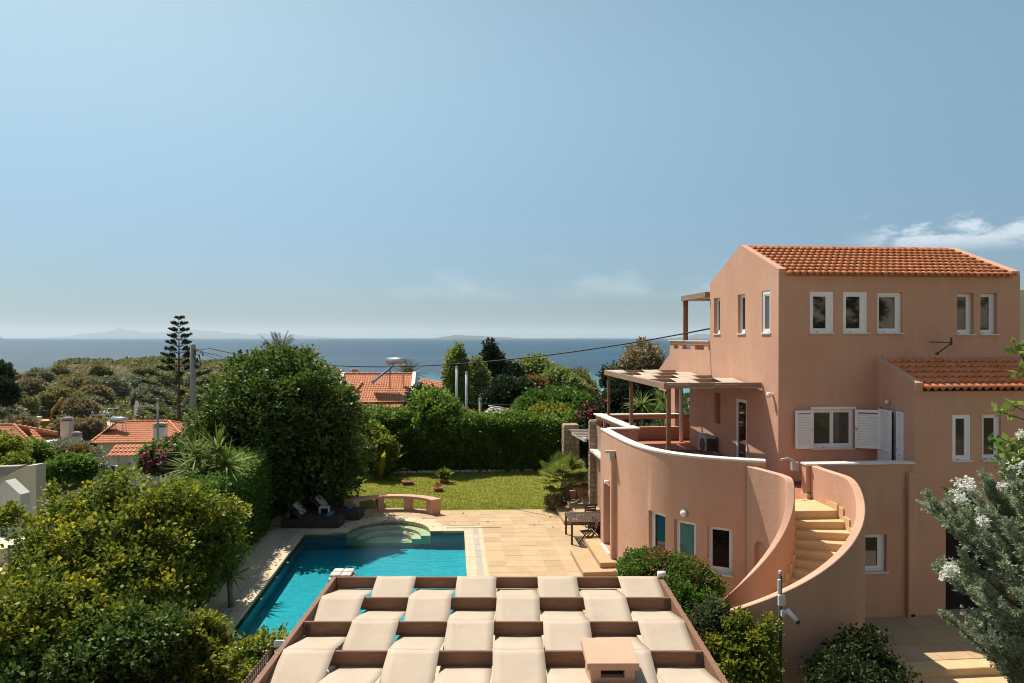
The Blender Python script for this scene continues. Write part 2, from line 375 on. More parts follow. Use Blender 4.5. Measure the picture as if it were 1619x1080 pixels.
# ------------------------------------------------------------------ mesh helpers
class MB:
    def __init__(s): s.v, s.f, s.sm = [], [], []
    def add(s, vs, fs, smooth=False):
        o = len(s.v); s.v += [tuple(p) for p in vs]
        for f in fs: s.f.append(tuple(i + o for i in f)); s.sm.append(smooth)
        return s
    def box(s, a, b):
        x0, x1 = sorted((a[0], b[0])); y0, y1 = sorted((a[1], b[1])); z0, z1 = sorted((a[2], b[2]))
        return s.add([(x0, y0, z0), (x1, y0, z0), (x1, y1, z0), (x0, y1, z0), (x0, y0, z1), (x1, y0, z1), (x1, y1, z1), (x0, y1, z1)],
                     [(0, 3, 2, 1), (4, 5, 6, 7), (0, 1, 5, 4), (1, 2, 6, 5), (2, 3, 7, 6), (3, 0, 4, 7)])
    def frame_box(s, o, ax, ay, az):
        """box from corner o along three vectors"""
        o, ax, ay, az = Vector(o), Vector(ax), Vector(ay), Vector(az)
        p = [o, o + ax, o + ax + ay, o + ay]
        return s.add(p + [q + az for q in p], [(0, 3, 2, 1), (4, 5, 6, 7), (0, 1, 5, 4), (1, 2, 6, 5), (2, 3, 7, 6), (3, 0, 4, 7)])
    def cbox(s, c, size, rz=0.0, rx=0.0, ry=0.0):
        m = Matrix.Rotation(rz, 3, 'Z') @ Matrix.Rotation(ry, 3, 'Y') @ Matrix.Rotation(rx, 3, 'X')
        ax, ay, az = (m @ Vector((size[0], 0, 0)), m @ Vector((0, size[1], 0)), m @ Vector((0, 0, size[2])))
        return s.frame_box(Vector(c) - (ax + ay + az) / 2, ax, ay, az)
    def prism(s, poly, z0, z1):
        n = len(poly)
        zz0 = z0 if hasattr(z0, '__len__') else [z0] * n
        zz1 = z1 if hasattr(z1, '__len__') else [z1] * n
        vs = [(p[0], p[1], zz0[i]) for i, p in enumerate(poly)] + [(p[0], p[1], zz1[i]) for i, p in enumerate(poly)]
        fs = [tuple(range(n - 1, -1, -1)), tuple(range(n, 2 * n))] + [(i, (i + 1) % n, n + (i + 1) % n, n + i) for i in range(n)]
        return s.add(vs, fs)
    def tube(s, pts, rad, n=8, cap=True):
        pts = [Vector(p) for p in pts]
        rad = rad if hasattr(rad, '__len__') else [rad] * len(pts)
        vs, fs = [], []
        ref = Vector((0, 0, 1))
        for i, p in enumerate(pts):
            d = (pts[min(i + 1, len(pts) - 1)] - pts[max(i - 1, 0)])
            d = d.normalized() if d.length > 1e-9 else Vector((0, 0, 1))
            r0 = ref if abs(d.dot(ref)) < 0.95 else Vector((0, 1, 0))
            u = d.cross(r0).normalized(); w = d.cross(u)
            for k in range(n):
                a = 2 * math.pi * k / n
                vs.append(p + (u * math.cos(a) + w * math.sin(a)) * rad[i])
        for i in range(len(pts) - 1):
            for k in range(n):
                a, b = i * n + k, i * n + (k + 1) % n
                fs.append((a, a + n, b + n, b))
        s.add(vs, fs, True)
        if cap:
            o = len(s.v) - len(vs)
            s.f.append(tuple(o + k for k in range(n))); s.sm.append(False)
            s.f.append(tuple(o + (len(pts) - 1) * n + k for k in range(n - 1, -1, -1))); s.sm.append(False)
        return s
    def lathe(s, c, prof, n=16):
        vs, fs = [], []
        for r, z in prof:
            for k in range(n):
                a = 2 * math.pi * k / n
                vs.append((c[0] + r * math.cos(a), c[1] + r * math.sin(a), c[2] + z))
        for i in range(len(prof) - 1):
            for k in range(n):
                a, b = i * n + k, i * n + (k + 1) % n
                fs.append((a, b, b + n, a + n))
        return s.add(vs, fs, True)
    def build(s, name, mat, parent=None, bevel=0.0, seg=1):
        me = bpy.data.meshes.new(name)
        me.from_pydata(s.v, [], s.f)
        me.polygons.foreach_set('use_smooth', s.sm)
        me.update()
        bm = bmesh.new(); bm.from_mesh(me)
        bmesh.ops.recalc_face_normals(bm, faces=bm.faces[:])
        bm.to_mesh(me); bm.free()
        return link(name, me, mat, parent, bevel, seg)
def link(name, me, mat, parent=None, bevel=0.0, seg=1):
    o = bpy.data.objects.new(name, me)
    if mat is not None and not me.materials: me.materials.append(mat)
    COL.objects.link(o)
    if parent is not None:
        o.parent = parent
        o.matrix_parent_inverse = world_of(parent).inverted()
    if bevel:
        b = o.modifiers.new('bevel', 'BEVEL'); b.width = bevel; b.segments = seg; b.limit_method = 'ANGLE'; b.angle_limit = R(35)
    return o
def world_of(o):
    m = Matrix.LocRotScale(o.location, o.rotation_euler, o.scale)
    return m if o.parent is None else world_of(o.parent) @ o.matrix_parent_inverse @ m
def tag(o, label=None, cat=None, group=None, kind=None):
    if label: o['label'] = label
    if cat: o['category'] = cat
    if group: o['group'] = group
    if kind: o['kind'] = kind
    return o
def thing(name, loc, label, cat, group=None, rz=0.0):
    o = bpy.data.objects.new(name, None); o.empty_display_size = 0.2
    o.location = loc; o.rotation_euler = (0, 0, rz); COL.objects.link(o)
    return tag(o, label, cat, group)
def copy_tree(o, parent=None):
    c = o.copy(); COL.objects.link(c)
    if parent is not None: c.parent = parent
    for ch in list(o.children): copy_tree(ch, c)
    return c
def quads_mesh(name, V, n_per, mat, parent=None, attr=None, smooth=False):
    """V: (N*n_per, 3) corner positions of N separate polygons"""
    V = np.asarray(V, dtype=np.float32).reshape(-1, 3)
    N = len(V) // n_per
    me = bpy.data.meshes.new(name)
    me.vertices.add(len(V)); me.vertices.foreach_set('co', V.ravel())
    me.loops.add(len(V)); me.loops.foreach_set('vertex_index', np.arange(len(V), dtype=np.int32))
    me.polygons.add(N); me.polygons.foreach_set('loop_start', np.arange(0, len(V), n_per, dtype=np.int32))
    if attr is not None:
        a = me.attributes.new('young', 'FLOAT', 'FACE'); a.data.foreach_set('value', np.asarray(attr, dtype=np.float32))
    me.update(calc_edges=True)
    if smooth: me.polygons.foreach_set('use_smooth', [True] * N)
    return link(name, me, mat, parent)
def unit(a): return a / np.maximum(np.linalg.norm(a, axis=1, keepdims=True), 1e-9)
def leaf_quads(P, D, size, aspect=0.42, fold=0.25, jitter=0.35):
    """one folded diamond per point; P base, D direction"""
    n = len(P)
    s = size * (1 + jitter * (RNG.random((n, 1)) * 2 - 1))
    D = unit(D)
    side = unit(np.cross(D, unit(RNG.normal(size=(n, 3)) * 0.6 + np.array([0, 0, 1.0]))))
    up = np.cross(side, D)
    mid = P + D * s * 0.5
    a = mid + side * s * aspect + up * s * fold * aspect
    b = mid - side * s * aspect + up * s * fold * aspect
    t = P + D * s - up * s * fold * 0.3
    return np.stack([P, a, t, b], axis=1).reshape(-1, 3)
def lump(u, seed, freq=2.2):
    r = np.random.default_rng(seed)
    out = np.zeros(len(u))
    for k in range(7):
        w = r.normal(size=3) * freq * (1 + 0.35 * k); out += np.sin(u @ w + r.random() * 6.28) / (1 + 0.4 * k)
    return out / 3.0
def crown(name, blobs, clumps, per, size, clump_r, mat, parent=None, amp=0.16, young=0.0, aspect=0.42, inner=0.35, seed=1,
          droop=0.0, zmin=None, top_bias=0.0, freq=2.6, radial=0.7, ground_cut=None, tufts=None):
    """leaf clumps over the lumpy surface of a union of ellipsoids, plus sparser leaves inside"""
    def sample(n, lo, hi, ex, blobs=blobs):
        C = np.array([b[:3] for b in blobs], float); Rr = np.array([b[3:6] for b in blobs], float)
        area = (Rr[:, 0] * Rr[:, 1] + Rr[:, 0] * Rr[:, 2] + Rr[:, 1] * Rr[:, 2])
        got = []
        tot = 0
        for _ in range(12):
            k = RNG.choice(len(blobs), size=n * 2, p=area / area.sum())
            u = unit(RNG.normal(size=(n * 2, 3)))
            f = (lo + (hi - lo) * RNG.random(n * 2)) * (1 + amp * lump(u + C[k] * 0.37, seed, freq))
            p = C[k] + u * Rr[k] * f[:, None]
            ok = np.ones(len(p), bool)
            for j in range(len(blobs)):
                q = (p - C[j]) / Rr[j]
                ok &= ((q ** 2).sum(1) > ex ** 2) | (k == j)
            if zmin is not None: ok &= p[:, 2] > zmin
            if ground_cut is not None: ok &= p[:, 2] > ground_cut
            nn = unit(u / Rr[k])
            got.append(np.concatenate([p[ok], nn[ok]], axis=1)); tot += ok.sum()
            if tot >= n: break
        return np.concatenate(got)[:n]
    if tufts:
        # boughs: separate rounded masses standing on the crown's surface with gaps between them
        nt_, tr = tufts
        cand = sample(nt_ * 14, 0.80, 0.97, 0.82); kept = []
        for c in cand:
            if all((c[0] - k[0]) ** 2 + (c[1] - k[1]) ** 2 + (c[2] - k[2]) ** 2 > (tr * 1.45) ** 2 for k in kept): kept.append(c)
            if len(kept) >= nt_: break
        tb = []
        for c in kept:
            q = tr * (0.75 + 0.5 * RNG.random())
            tb.append((c[0], c[1], c[2], q, q, q * 0.86))
        S = sample(clumps, 0.70, 1.05, 0.85, tb)
        S[:, 3:] = unit(S[:, 3:] + np.array([0, 0, 0.35]))
    else: S = sample(clumps, 0.76, 1.02, 0.80)
    cp, cn = S[:, :3], S[:, 3:]
    P = np.repeat(cp, per, axis=0); Nn = np.repeat(cn, per, axis=0)
    ball = unit(RNG.normal(size=P.shape) + Nn * 0.5) * RNG.random((len(P), 1)) ** 0.6
    cs = np.repeat(0.55 + 0.9 * RNG.random((len(cp), 1)), per, axis=0)
    off = ball * clump_r * cs
    P = P + off
    D = Nn * radial * 0.6 + ball * 0.9 + RNG.normal(size=P.shape) * 0.40 + np.array([0, 0, 0.15 - droop])
    cy_ = np.repeat(np.clip(RNG.normal(young, young * 0.9 + 1e-6, len(cp)), 0, 1) * np.clip(0.45 + 0.75 * cn[:, 2], 0, 1), per)
    out_ = ((off * Nn).sum(1) / (clump_r + 1e-9))
    Y = np.clip(cy_ * (0.55 + 0.9 * np.clip(out_ + 0.2, 0, 1)) * RNG.random(len(P)) * 1.6, 0, 1)
    if inner > 0:
        n2 = int(clumps * per * inner)
        S2 = sample(n2, 0.50, 0.80 if tufts else 0.86, 0.55)
        P = np.concatenate([P, S2[:, :3]]); D = np.concatenate([D, S2[:, 3:] * 0.4 + RNG.normal(size=(len(S2), 3))])
        Y = np.concatenate([Y, np.zeros(len(S2))])
        sz = np.concatenate([np.full((len(P) - len(S2), 1), size), np.full((len(S2), 1), size * 1.7)])
    else: sz = size
    V = leaf_quads(P, D, sz, aspect)
    return quads_mesh(name, V, 4, mat, parent, Y)
def limbs(mb, base, top, r0, targets, seed=0):
    rr = random.Random(seed)
    base, top = Vector(base), Vector(top)
    mid = base.lerp(top, 0.5) + Vector((rr.uniform(-.1, .1), rr.uniform(-.1, .1), 0)) * (top - base).length
    mb.tube([base - Vector((0, 0, 0.1)), base.lerp(mid, .5), mid, top], [r0 * 1.15, r0, r0 * .8, r0 * .5], 8)
    for t in targets:
        t = Vector(t); s = mid.lerp(top, rr.uniform(0, .9))
        m = s.lerp(t, .5) + Vector((0, 0, 0.08 * (t - s).length))
        mb.tube([s, m, t], [r0 * .5, r0 * .3, r0 * .1], 6, False)
def tree(name, label, cat, base, blobs, r0, lmat, clumps, per, size, clump_r, group=None, bark='bark', **kw):
    t = thing(name, base, label, cat, group)
    cz = [b for b in blobs]
    top = Vector(max(cz, key=lambda b: b[2])[:3])
    tops = [b[:3] for b in cz]
    mb = MB(); limbs(mb, base, top, r0, tops, seed=len(label))
    mb.build('trunk', M[bark], t)
    crown('crown', blobs, clumps, per, size, clump_r, lmat, t, **kw)
    return t
# ================================================================== SETTING: terrain, sea, islands, haze
SEA_Z = -14.0
def smooth(a, b, x):
    t = np.clip((x - a) / (b - a), 0, 1); return t * t * (3 - 2 * t)
def height(x, y):
    x = np.asarray(x, float); y = np.asarray(y, float)
    d = np.hypot(x, y); a = np.arctan2(x, np.maximum(y, 1e-3))
    z = -0.3 - 5.2 * smooth(37, 72, y) - 1.0 * smooth(72, 130, y)
    z = z - 0.8 * smooth(-12, -22, x) * smooth(8, 30, y)
    ridge = 3.6 * np.exp(-((a + 0.435) / 0.09) ** 2) + 1.6 * np.exp(-((a + 0.25) / 0.12) ** 2) + 0.6 * np.sin(a * 23 + 1.0) + 0.5 * np.sin(a * 61)
    left = smooth(-0.06, -0.20, a)
    z = z + left * (smooth(130, 292, d) * (1.0 + ridge)) + left * 1.0 * np.sin(x * 0.045) * np.sin(y * 0.05) * smooth(120, 200, d)
    z = z - left * smooth(300, 360, d) * 20 - (1 - left) * (7.2 * smooth(120, 245, d) + 7 * smooth(245, 330, d))
    z = z + smooth(-9, -48, y) * 26 + smooth(-45, -170, y) * 38  # unseen rise behind the camera, kept near and steep for bounced fill
    return z
gx = np.unique(np.concatenate([np.linspace(-420, -60, 60), np.linspace(-60, 60, 81), np.linspace(60, 420, 40), [-6.0, -5.9, 1.0, 1.1]]))
gy = np.unique(np.concatenate([np.linspace(-200, -10, 30), np.linspace(-10, 70, 61), np.linspace(70, 380, 90), [14.9, 15.0, 26.0, 26.1]]))
X, Y = np.meshgrid(gx, gy)
Z = height(X, Y)
Z = np.where((X > -5.95) & (X < 1.05) & (Y > 14.95) & (Y < 26.05), -2.4, Z)
nx, ny = len(gx), len(gy)
idx = np.arange(nx * ny).reshape(ny, nx)
F = np.stack([idx[:-1, :-1], idx[:-1, 1:], idx[1:, 1:], idx[1:, :-1]], axis=-1).reshape(-1, 4)
me = bpy.data.meshes.new('terrain'); me.from_pydata(np.stack([X, Y, Z], -1).reshape(-1, 3).tolist(), [], F.tolist()); me.update()
me.polygons.foreach_set('use_smooth', [True] * len(me.polygons))
ter = tag(link('terrain', me, M['ground']), kind='structure')
me.materials.append(M['hillside'])
cyv = np.repeat((gy[:-1] + gy[1:]) / 2, nx - 1)
me.polygons.foreach_set('material_index', (cyv < -14).astype(np.int32))
mb = MB()
S_ = 49000.0
mb.add([(-S_, -S_, SEA_Z), (S_, -S_, SEA_Z), (S_, S_, SEA_Z), (-S_, S_, SEA_Z)], [(0, 1, 2, 3)])
tag(mb.build('sea', M['sea']), kind='structure')
def island(px0, px1, prof, dist, depth):
    """a ridge with two flanks; prof gives (fraction along, metres above the sea)"""
    n = 90; rows = 7
    p0, p1 = far(px0, 534, dist), far(px1, 534, dist)
    ax = Vector((p1.x - p0.x, p1.y - p0.y, 0)); away = Vector((sight(810, 534).x, sight(810, 534).y, 0)).normalized()
    fr, hh = zip(*prof)
    vs, fs = [], []
    for i in range(n + 1):
        t = i / n
        h = np.interp(t, fr, hh) * (1 + 0.05 * math.sin(t * 71) + 0.04 * math.sin(t * 143 + 1))
        for j in range(rows + 1):
            s = j / rows * 2 - 1
            q = p0 + ax * t + away * (depth * s + depth * 0.12 * math.sin(t * 37 + s * 4))
            vs.append((q.x, q.y, SEA_Z - 3 + (h + 3) * max(0, 1 - abs(s)) ** 0.8 * (1 + 0.07 * math.sin(t * 90 + j * 2))))
    for i in range(n):
        for j in range(rows):
            a = i * (rows + 1) + j; fs.append((a, a + rows + 1, a + rows + 2, a + 1))
    m = MB(); m.add(vs, fs, True)
    tag(m.build('island', M['island']), kind='structure')
K = 30000 / 1079.0
island(82, 545, [(0, 0), (.05, 3 * K), (.12, 8 * K), (.17, 10 * K), (.21, 14 * K), (.235, 18 * K), (.26, 14 * K), (.32, 10.5 * K), (.36, 9.5 * K), (.42, 12.5 * K), (.50, 14.5 * K),
                 (.56, 12 * K), (.62, 9 * K), (.68, 6.5 * K), (.72, 8 * K), (.78, 7.5 * K), (.86, 4.5 * K), (.93, 2 * K), (1, 0)], 30000, 1500)
K = 14000 / 1079.0
island(672, 832, [(0, 0), (.12, 1.6 * K), (.24, 5.2 * K), (.32, 6.6 * K), (.42, 5.6 * K), (.55, 5.0 * K), (.68, 3.4 * K), (.82, 2.4 * K), (.93, 1.0 * K), (1, 0)], 14000, 700)
island(855, 876, [(0, 0), (.3, 1.2 * K), (.7, 1.0 * K), (1, 0)], 14000, 200)
K = 26000 / 1079.0
island(1062, 1170, [(0, 0), (.2, 2.5 * K), (.4, 6 * K), (.6, 5 * K), (.8, 3 * K), (1, 0)], 20000, 900)
island(870, 1010, [(0, 0), (.2, 2 * K), (.4, 3.5 * K), (.6, 2.6 * K), (.8, 4.5 * K), (1, 0)], 40000, 1200)
# haze: one closed box of thin air round everything
mb = MB(); mb.box((-50000, -50000, SEA_Z - 20), (50000, 50000, 560))
hm = bpy.data.materials.new('thin sea haze'); hm.use_nodes = True
hn = hm.node_tree; hn.nodes.clear()
ho = hn.nodes.new('ShaderNodeOutputMaterial'); hv = hn.nodes.new('ShaderNodeVolumePrincipled')
hv.inputs['Color'].default_value = (0.74, 0.88, 1.0, 1); hv.inputs['Density'].default_value = 3.6e-5; hv.inputs['Anisotropy'].default_value = 0.2
hn.links.new(hv.outputs[0], ho.inputs['Volume'])
tag(mb.build('haze', hm), kind='stuff')
# ================================================================== POOL, PATIO, LAWN
SH = -0.045                      # the paving lines run slightly askew to the house
def sk(x, v): return (x, v + SH * x)
PX0, PX1, PV0, PV1 = -5.12, 0.42, 15.15, 23.88
BC, BR = -2.22, 1.45             # round bay with steps: centre x, radius
patio = thing('patio', (0, 20, 0), None, None); patio['kind'] = 'structure'
mb = MB()
def skp(poly): return [sk(*p) for p in poly]
arc = [(BC + BR * math.cos(t), PV1 + BR * math.sin(t)) for t in np.linspace(0, math.pi, 21)]
mb.prism(skp([(PX1, 12.2), (4.9, 12.2), (4.9, 26.75), (PX1, 26.75)]), -0.25, -0.012)
mb.prism(skp([(-6.7, 14.0), (PX0, 14.0), (PX0, 26.75), (-6.7, 26.75)]), -0.25, -0.012)
mb.prism(skp([(PX0, 12.5), (PX1, 12.5), (PX1, PV0), (PX0, PV0)]), -0.25, -0.012)
mb.prism(skp([(PX0, 26.75), (PX0, PV1)] + arc[::-1] + [(PX1, PV1), (PX1, 26.75)]), -0.25, -0.012)
mb.build('paving_base', M['grout'], patio)
def inbay(x, v, r): return math.hypot(x - BC, v - PV1) < r and v > PV1 - 0.01
tile_cache = {}
def slab(name, x0, x1, v0, v1, z, mat, th=0.05, r=None):
    """one paving slab; corners that would fall inside the bay are pushed out to its rim"""
    pts = []
    for x, v in ((x0, v0), (x1, v0), (x1, v1), (x0, v1)):
        if r and inbay(x, v, r):
            k = r / max(math.hypot(x - BC, v - PV1), 0.05); x, v = BC + (x - BC) * k, PV1 + (v - PV1) * k
        pts.append(sk(x, v))
    m = MB(); m.prism(pts, z - th, z); return m.build(name, mat, patio)
g = 0.006
v = 16.6; row = 0
while v < 26.7:
    dv = 0.50 if v < 26.0 else 26.75 - v
    x = 1.04 - (0.0 if v < 24.4 else 0)
    xs = []
    off = 0.0 if row % 2 == 0 else 0.0
    k = -13
    while True:
        a = 1.04 + 0.56 * k + (RNG.random() - .5) * 0.0
        if a > 4.85: break
        if a > -6.6: xs.append(a)
        k += 1
    for a in xs:
        b = a + 0.56
        if v < 24.45 and a < 1.0: continue
        if v >= 24.45 and a < -5.9: continue
        mid = (a + .28, v + dv / 2)
        if inbay(mid[0], mid[1], 2.0): continue
        if a > 3.4 and v < 18.4: continue
        slab('tile', a + g, b - g, v + g, v + dv - g, 0.0 + RNG.normal() * 0.0012, M['paver'], 0.03, 2.02)
    v += dv; row += 1
# pool edge: coping stones, grey drain strip, narrow border
v = PV0 - 0.3
while v < PV1 + 0.25:
    d = min(0.62, PV1 + 0.3 - v)
    if d < 0.1: break
    slab('coping_stone', PX1 - 0.02, PX1 + 0.29, v + g, v + d - g, 0.012, M['coping'], 0.08)
    slab('coping_stone', PX0 - 0.30, PX0 + 0.02, v + g, v + d - g, 0.012, M['coping'], 0.08)
    if v < PV1:
        slab('drain_tile', PX1 + 0.31, PX1 + 0.46, v + g, v + d - g, 0.004, M['greystone'], 0.06)
        slab('drain_tile', PX0 - 0.50, PX0 - 0.32, v + g, v + d - g, 0.004, M['greystone'], 0.06)
    slab('border_tile', PX1 + 0.48, PX1 + 0.60, v + g, v + d - g, 0.008, M['coping'], 0.06)
    slab('border_tile', PX0 - 0.64, PX0 - 0.52, v + g, v + d - g, 0.008, M['coping'], 0.06)
    v += d
for a, b in ((PX0 + .02, BC - 1.9), (BC + 1.9, PX1 - .02)):
    n = max(1, round((b - a) / 0.6))
    for k in range(n):
        slab('coping_stone', a + (b - a) * k / n + g, a + (b - a) * (k + 1) / n - g, PV1 - 0.02, PV1 + 0.30, 0.012, M['coping'], 0.08)
for k in range(9):
    t0, t1 = math.pi * k / 9 + 0.004, math.pi * (k + 1) / 9 - 0.004
    for nm, r0, r1, z, mt in (('coping_stone', BR - 0.02, BR + 0.44, 0.012, 'coping'), ('drain_tile', BR + 0.45, BR + 0.57, 0.004, 'coping')):
        ts = np.linspace(t0, t1, 5)
        poly = [sk(BC + r1 * math.cos(t), PV1 + r1 * math.sin(t)) for t in ts] + [sk(BC + r0 * math.cos(t), PV1 + r0 * math.sin(t)) for t in ts[::-1]]
        m = MB(); m.prism(poly, z - 0.06, z); m.build(nm, M[mt], patio)
# black drain slots beside the bay
m = MB()
for k in range(26):
    m.prism(skp([(BC + 2.0 + k * .075, PV1 + .36), (BC + 2.045 + k * .075, PV1 + .36), (BC + 2.045 + k * .075, PV1 + .43), (BC + 2.0 + k * .075, PV1 + .43)]), 0.0, 0.006)
m.build('drain_slots', M['blackgap'], patio)
# pool shell
pool = thing('pool', (-2.4, 19.5, -1.4), None, None); pool['kind'] = 'structure'
m = MB()
pc = [sk(PX0, PV0), sk(PX1, PV0), sk(PX1, PV1), sk(PX0, PV1)]
D_ = -0.58
vs = [(p[0], p[1], D_) for p in pc] + [(p[0], p[1], -0.02) for p in pc]
m.add(vs, [(0, 1, 2, 3), (0, 1, 5, 4), (1, 2, 6, 5), (3, 0, 4, 7)])
# far wall either side of the bay
b0, b1 = sk(BC - BR, PV1), sk(BC + BR, PV1)
for p, q in ((pc[3], b0), (b1, pc[2])):
    m.add([(p[0], p[1], D_), (q[0], q[1], D_), (q[0], q[1], -0.02), (p[0], p[1], -0.02)], [(0, 1, 2, 3)])
m.add([(b0[0], b0[1], D_), (b1[0], b1[1], D_), (b1[0], b1[1], -0.44), (b0[0], b0[1], -0.44)], [(0, 1, 2, 3)])
m.build('pool_shell', M['poolliner'], pool)
for k, (r, z) in enumerate(((1.45, -0.15), (1.12, -0.26), (0.8, -0.38))):
    r0 = (1.12, 0.8, 0.0)[k]
    ts = np.linspace(0, math.pi, 25)
    if r0: poly = [sk(BC + r * math.cos(t), PV1 + r * math.sin(t)) for t in ts] + [sk(BC + r0 * math.cos(t), PV1 + r0 * math.sin(t)) for t in ts[::-1]]
    else: poly = [sk(BC + r * math.cos(t), PV1 + r * math.sin(t)) for t in ts]
    m = MB(); m.prism(poly, z - 0.5, z); m.build('pool_step', M['poolstep'], pool)
m = MB()
ts = np.linspace(0, math.pi, 25); aa = [sk(BC + BR * math.cos(t), PV1 + BR * math.sin(t)) for t in ts]
for p, q in zip(aa, aa[1:]): m.add([(p[0], p[1], -0.7), (q[0], q[1], -0.7), (q[0], q[1], -0.03), (p[0], p[1], -0.03)], [(0, 1, 2, 3)])
m.build('pool_bay_wall', M['poolstep'], pool)
m = MB(); m.add([(p[0], p[1], -0.075) for p in [pc[0], pc[1], pc[2]] + aa + [pc[3]]], [tuple(range(len(aa) + 4))])
tag(m.build('pool_water', M['poolwater']), kind='structure')
# lawn
m = MB(); m.prism([sk(-8.6, 26.77), sk(5.2, 26.77), (6.0, 34.4), (-8.6, 35.0)], -0.3, -0.005)
tag(m.build('lawn', M['lawn']), kind='structure')
n = 46000
gxx = RNG.random(n) * 12.5 - 7.6; gv = 26.85 + RNG.random(n) ** 1.3 * 7.6
P = np.stack([gxx, gv + SH * gxx, np.full(n, -0.012)], 1)
Dg = RNG.normal(size=(n, 3)) * 0.5 + np.array([0, 0, 1.0])
tag(quads_mesh('grass', leaf_quads(P, Dg, 0.055, 0.22), 4, L['grass']), kind='stuff')
m = MB(); m.prism([(-9.4, 34.7), (12, 34.1), (12, 38), (-9.4, 38)], -0.3, 0.02); m.prism([(-9.5, 14), (-6.72, 14), (-6.72, 27), (-8.4, 27), (-8.4, 35), (-9.5, 35)], -0.3, 0.01)
m.prism([(4.9, 12.2), (6.6, 12.2), (6.6, 16), (4.9, 19)], -0.3, 0.0)
m.prism([(-12, 4), (4.9, 4), (4.9, 12.2), (-12, 12.2)], -0.3, -0.02)
tag(m.build('planting_bed', M['soil']), kind='structure')
# row of whitish edging stones at the foot of the back hedge
edging = thing('edging_stones', (0, 34.4, 0), 'row of whitish edging stones along the foot of the back hedge', 'stone edging')
for k in range(46):
    if RNG.random() < 0.22: continue
    x = -5.2 + k * 0.235 + RNG.normal() * .02
    m = MB(); m.cbox((x, 34.35 - 0.05 * (x + 5) / 10 + RNG.normal() * .02, 0.04), (0.14 + RNG.random() * .1, 0.12, 0.10 + RNG.random() * .06), RNG.normal() * .2)
    m.build('stone', M['whitestone'], edging, 0.02)
# entrance court in front of the wing
court = thing('entrance_court', (11, 14.5, 0), None, None); court['kind'] = 'structure'
m = MB(); m.box((7.6, 13.42, -0.3), (17, 15.62, -0.012)); m.build('paving_base', M['grout'], court)
for i in range(13):
    for j in range(3):
        x0 = 8.1 + i * 0.72 + j * 0.24; y0 = 13.43 + j * 0.73
        m = MB(); m.box((x0 + .006, y0 + .006, -0.04), (x0 + .714, min(y0 + .724, 15.615), RNG.normal() * .001)); m.build('tile', M['paver'], court)
for k, (y0, y1, z, xa, xb) in enumerate(((13.05, 13.42, -0.004, 9.0, 11.35), (12.62, 13.05, -0.17, 8.8, 11.45), (12.1, 12.62, -0.34, 8.6, 11.6), (11.4, 12.1, -0.51, 8.4, 11.9))):
    m = MB(); m.box((xa, y0, z - 0.4), (xb, y1 + 0.02 if k else y1, z)); m.build('step', M['stair'], court, 0.012)
m = MB(); m.box((6, 9.5, -1.4), (17, 11.4, -0.68)); m.build('lower_paving', M['grout'], court)
# ================================================================== THE VILLA
villa = thing('villa', (9.5, 17.2, 0), 'terracotta villa with tiled roofs, round terrace wall and curved outdoor stair', 'villa')
PLM = M['plaster']
def breaks(a, b, extra, step=None):
    s = {round(a, 4), round(b, 4)} | {round(e, 4) for e in extra if a < e < b}
    if step:
        n = max(1, int((b - a) / step)); s |= {round(a + (b - a) * i / n, 4) for i in range(n + 1)}
    return sorted(s)
def holed(name, P, u0, u1, v0, v1, holes, depth, mat, parent, ustep=None, top=None):
    """wall sheet with real openings; P(u, v, n) maps to the world, reveals go 'depth' inwards"""
    ub = breaks(u0, u1, [e for h in holes for e in h[:2]], ustep)
    must = {round(e, 4) for h in holes for e in h[:2]} | {round(u0, 4), round(u1, 4)}
    ub = [u for u in ub if u in must or all(abs(u - q) > 0.045 for q in must)]
    vb = breaks(v0, v1, [e for h in holes for e in h[2:4]])
    m = MB()
    for a, b in zip(ub, ub[1:]):
        for c, d in zip(vb, vb[1:]):
            mu, mv = (a + b) / 2, (c + d) / 2
            if any(h[0] < mu < h[1] and h[2] < mv < h[3] for h in holes): continue
            m.add([P(a, c, 0), P(b, c, 0), P(b, d, 0), P(a, d, 0)], [(0, 1, 2, 3)], ustep is not None)
    for h in holes:
        dd = h[4] if len(h) > 4 else depth
        us = [u for u in ub if h[0] - 1e-6 <= u <= h[1] + 1e-6]
        for a, b in zip(us, us[1:]):
            for z in (h[2], h[3]): m.add([P(a, z, 0), P(b, z, 0), P(b, z, -dd), P(a, z, -dd)], [(0, 1, 2, 3)])
        for u in (h[0], h[1]): m.add([P(u, h[2], 0), P(u, h[3], 0), P(u, h[3], -dd), P(u, h[2], -dd)], [(0, 1, 2, 3)])
        if len(h) > 5: m.add([P(h[0], h[2], -dd), P(h[1], h[2], -dd), P(h[1], h[3], -dd), P(h[0], h[3], -dd)], [(0, 1, 2, 3)])
    me = bpy.data.meshes.new(name); me.from_pydata(m.v, [], m.f)
    me.polygons.foreach_set('use_smooth', m.sm); me.update()
    bm = bmesh.new(); bm.from_mesh(me); bmesh.ops.remove_doubles(bm, verts=bm.verts[:], dist=0.0005)
    bmesh.ops.recalc_face_normals(bm, faces=bm.faces[:]); bm.to_mesh(me); bm.free()
    o = link(name, me, mat, parent)
    if ustep: es = o.modifiers.new('edge', 'EDGE_SPLIT'); es.split_angle = R(35)
    return o
def planeP(O, U, N):
    O, U, N = Vector(O), Vector(U), Vector(N)
    return lambda u, v, n: O + U * u + Vector((0, 0, v)) + N * n
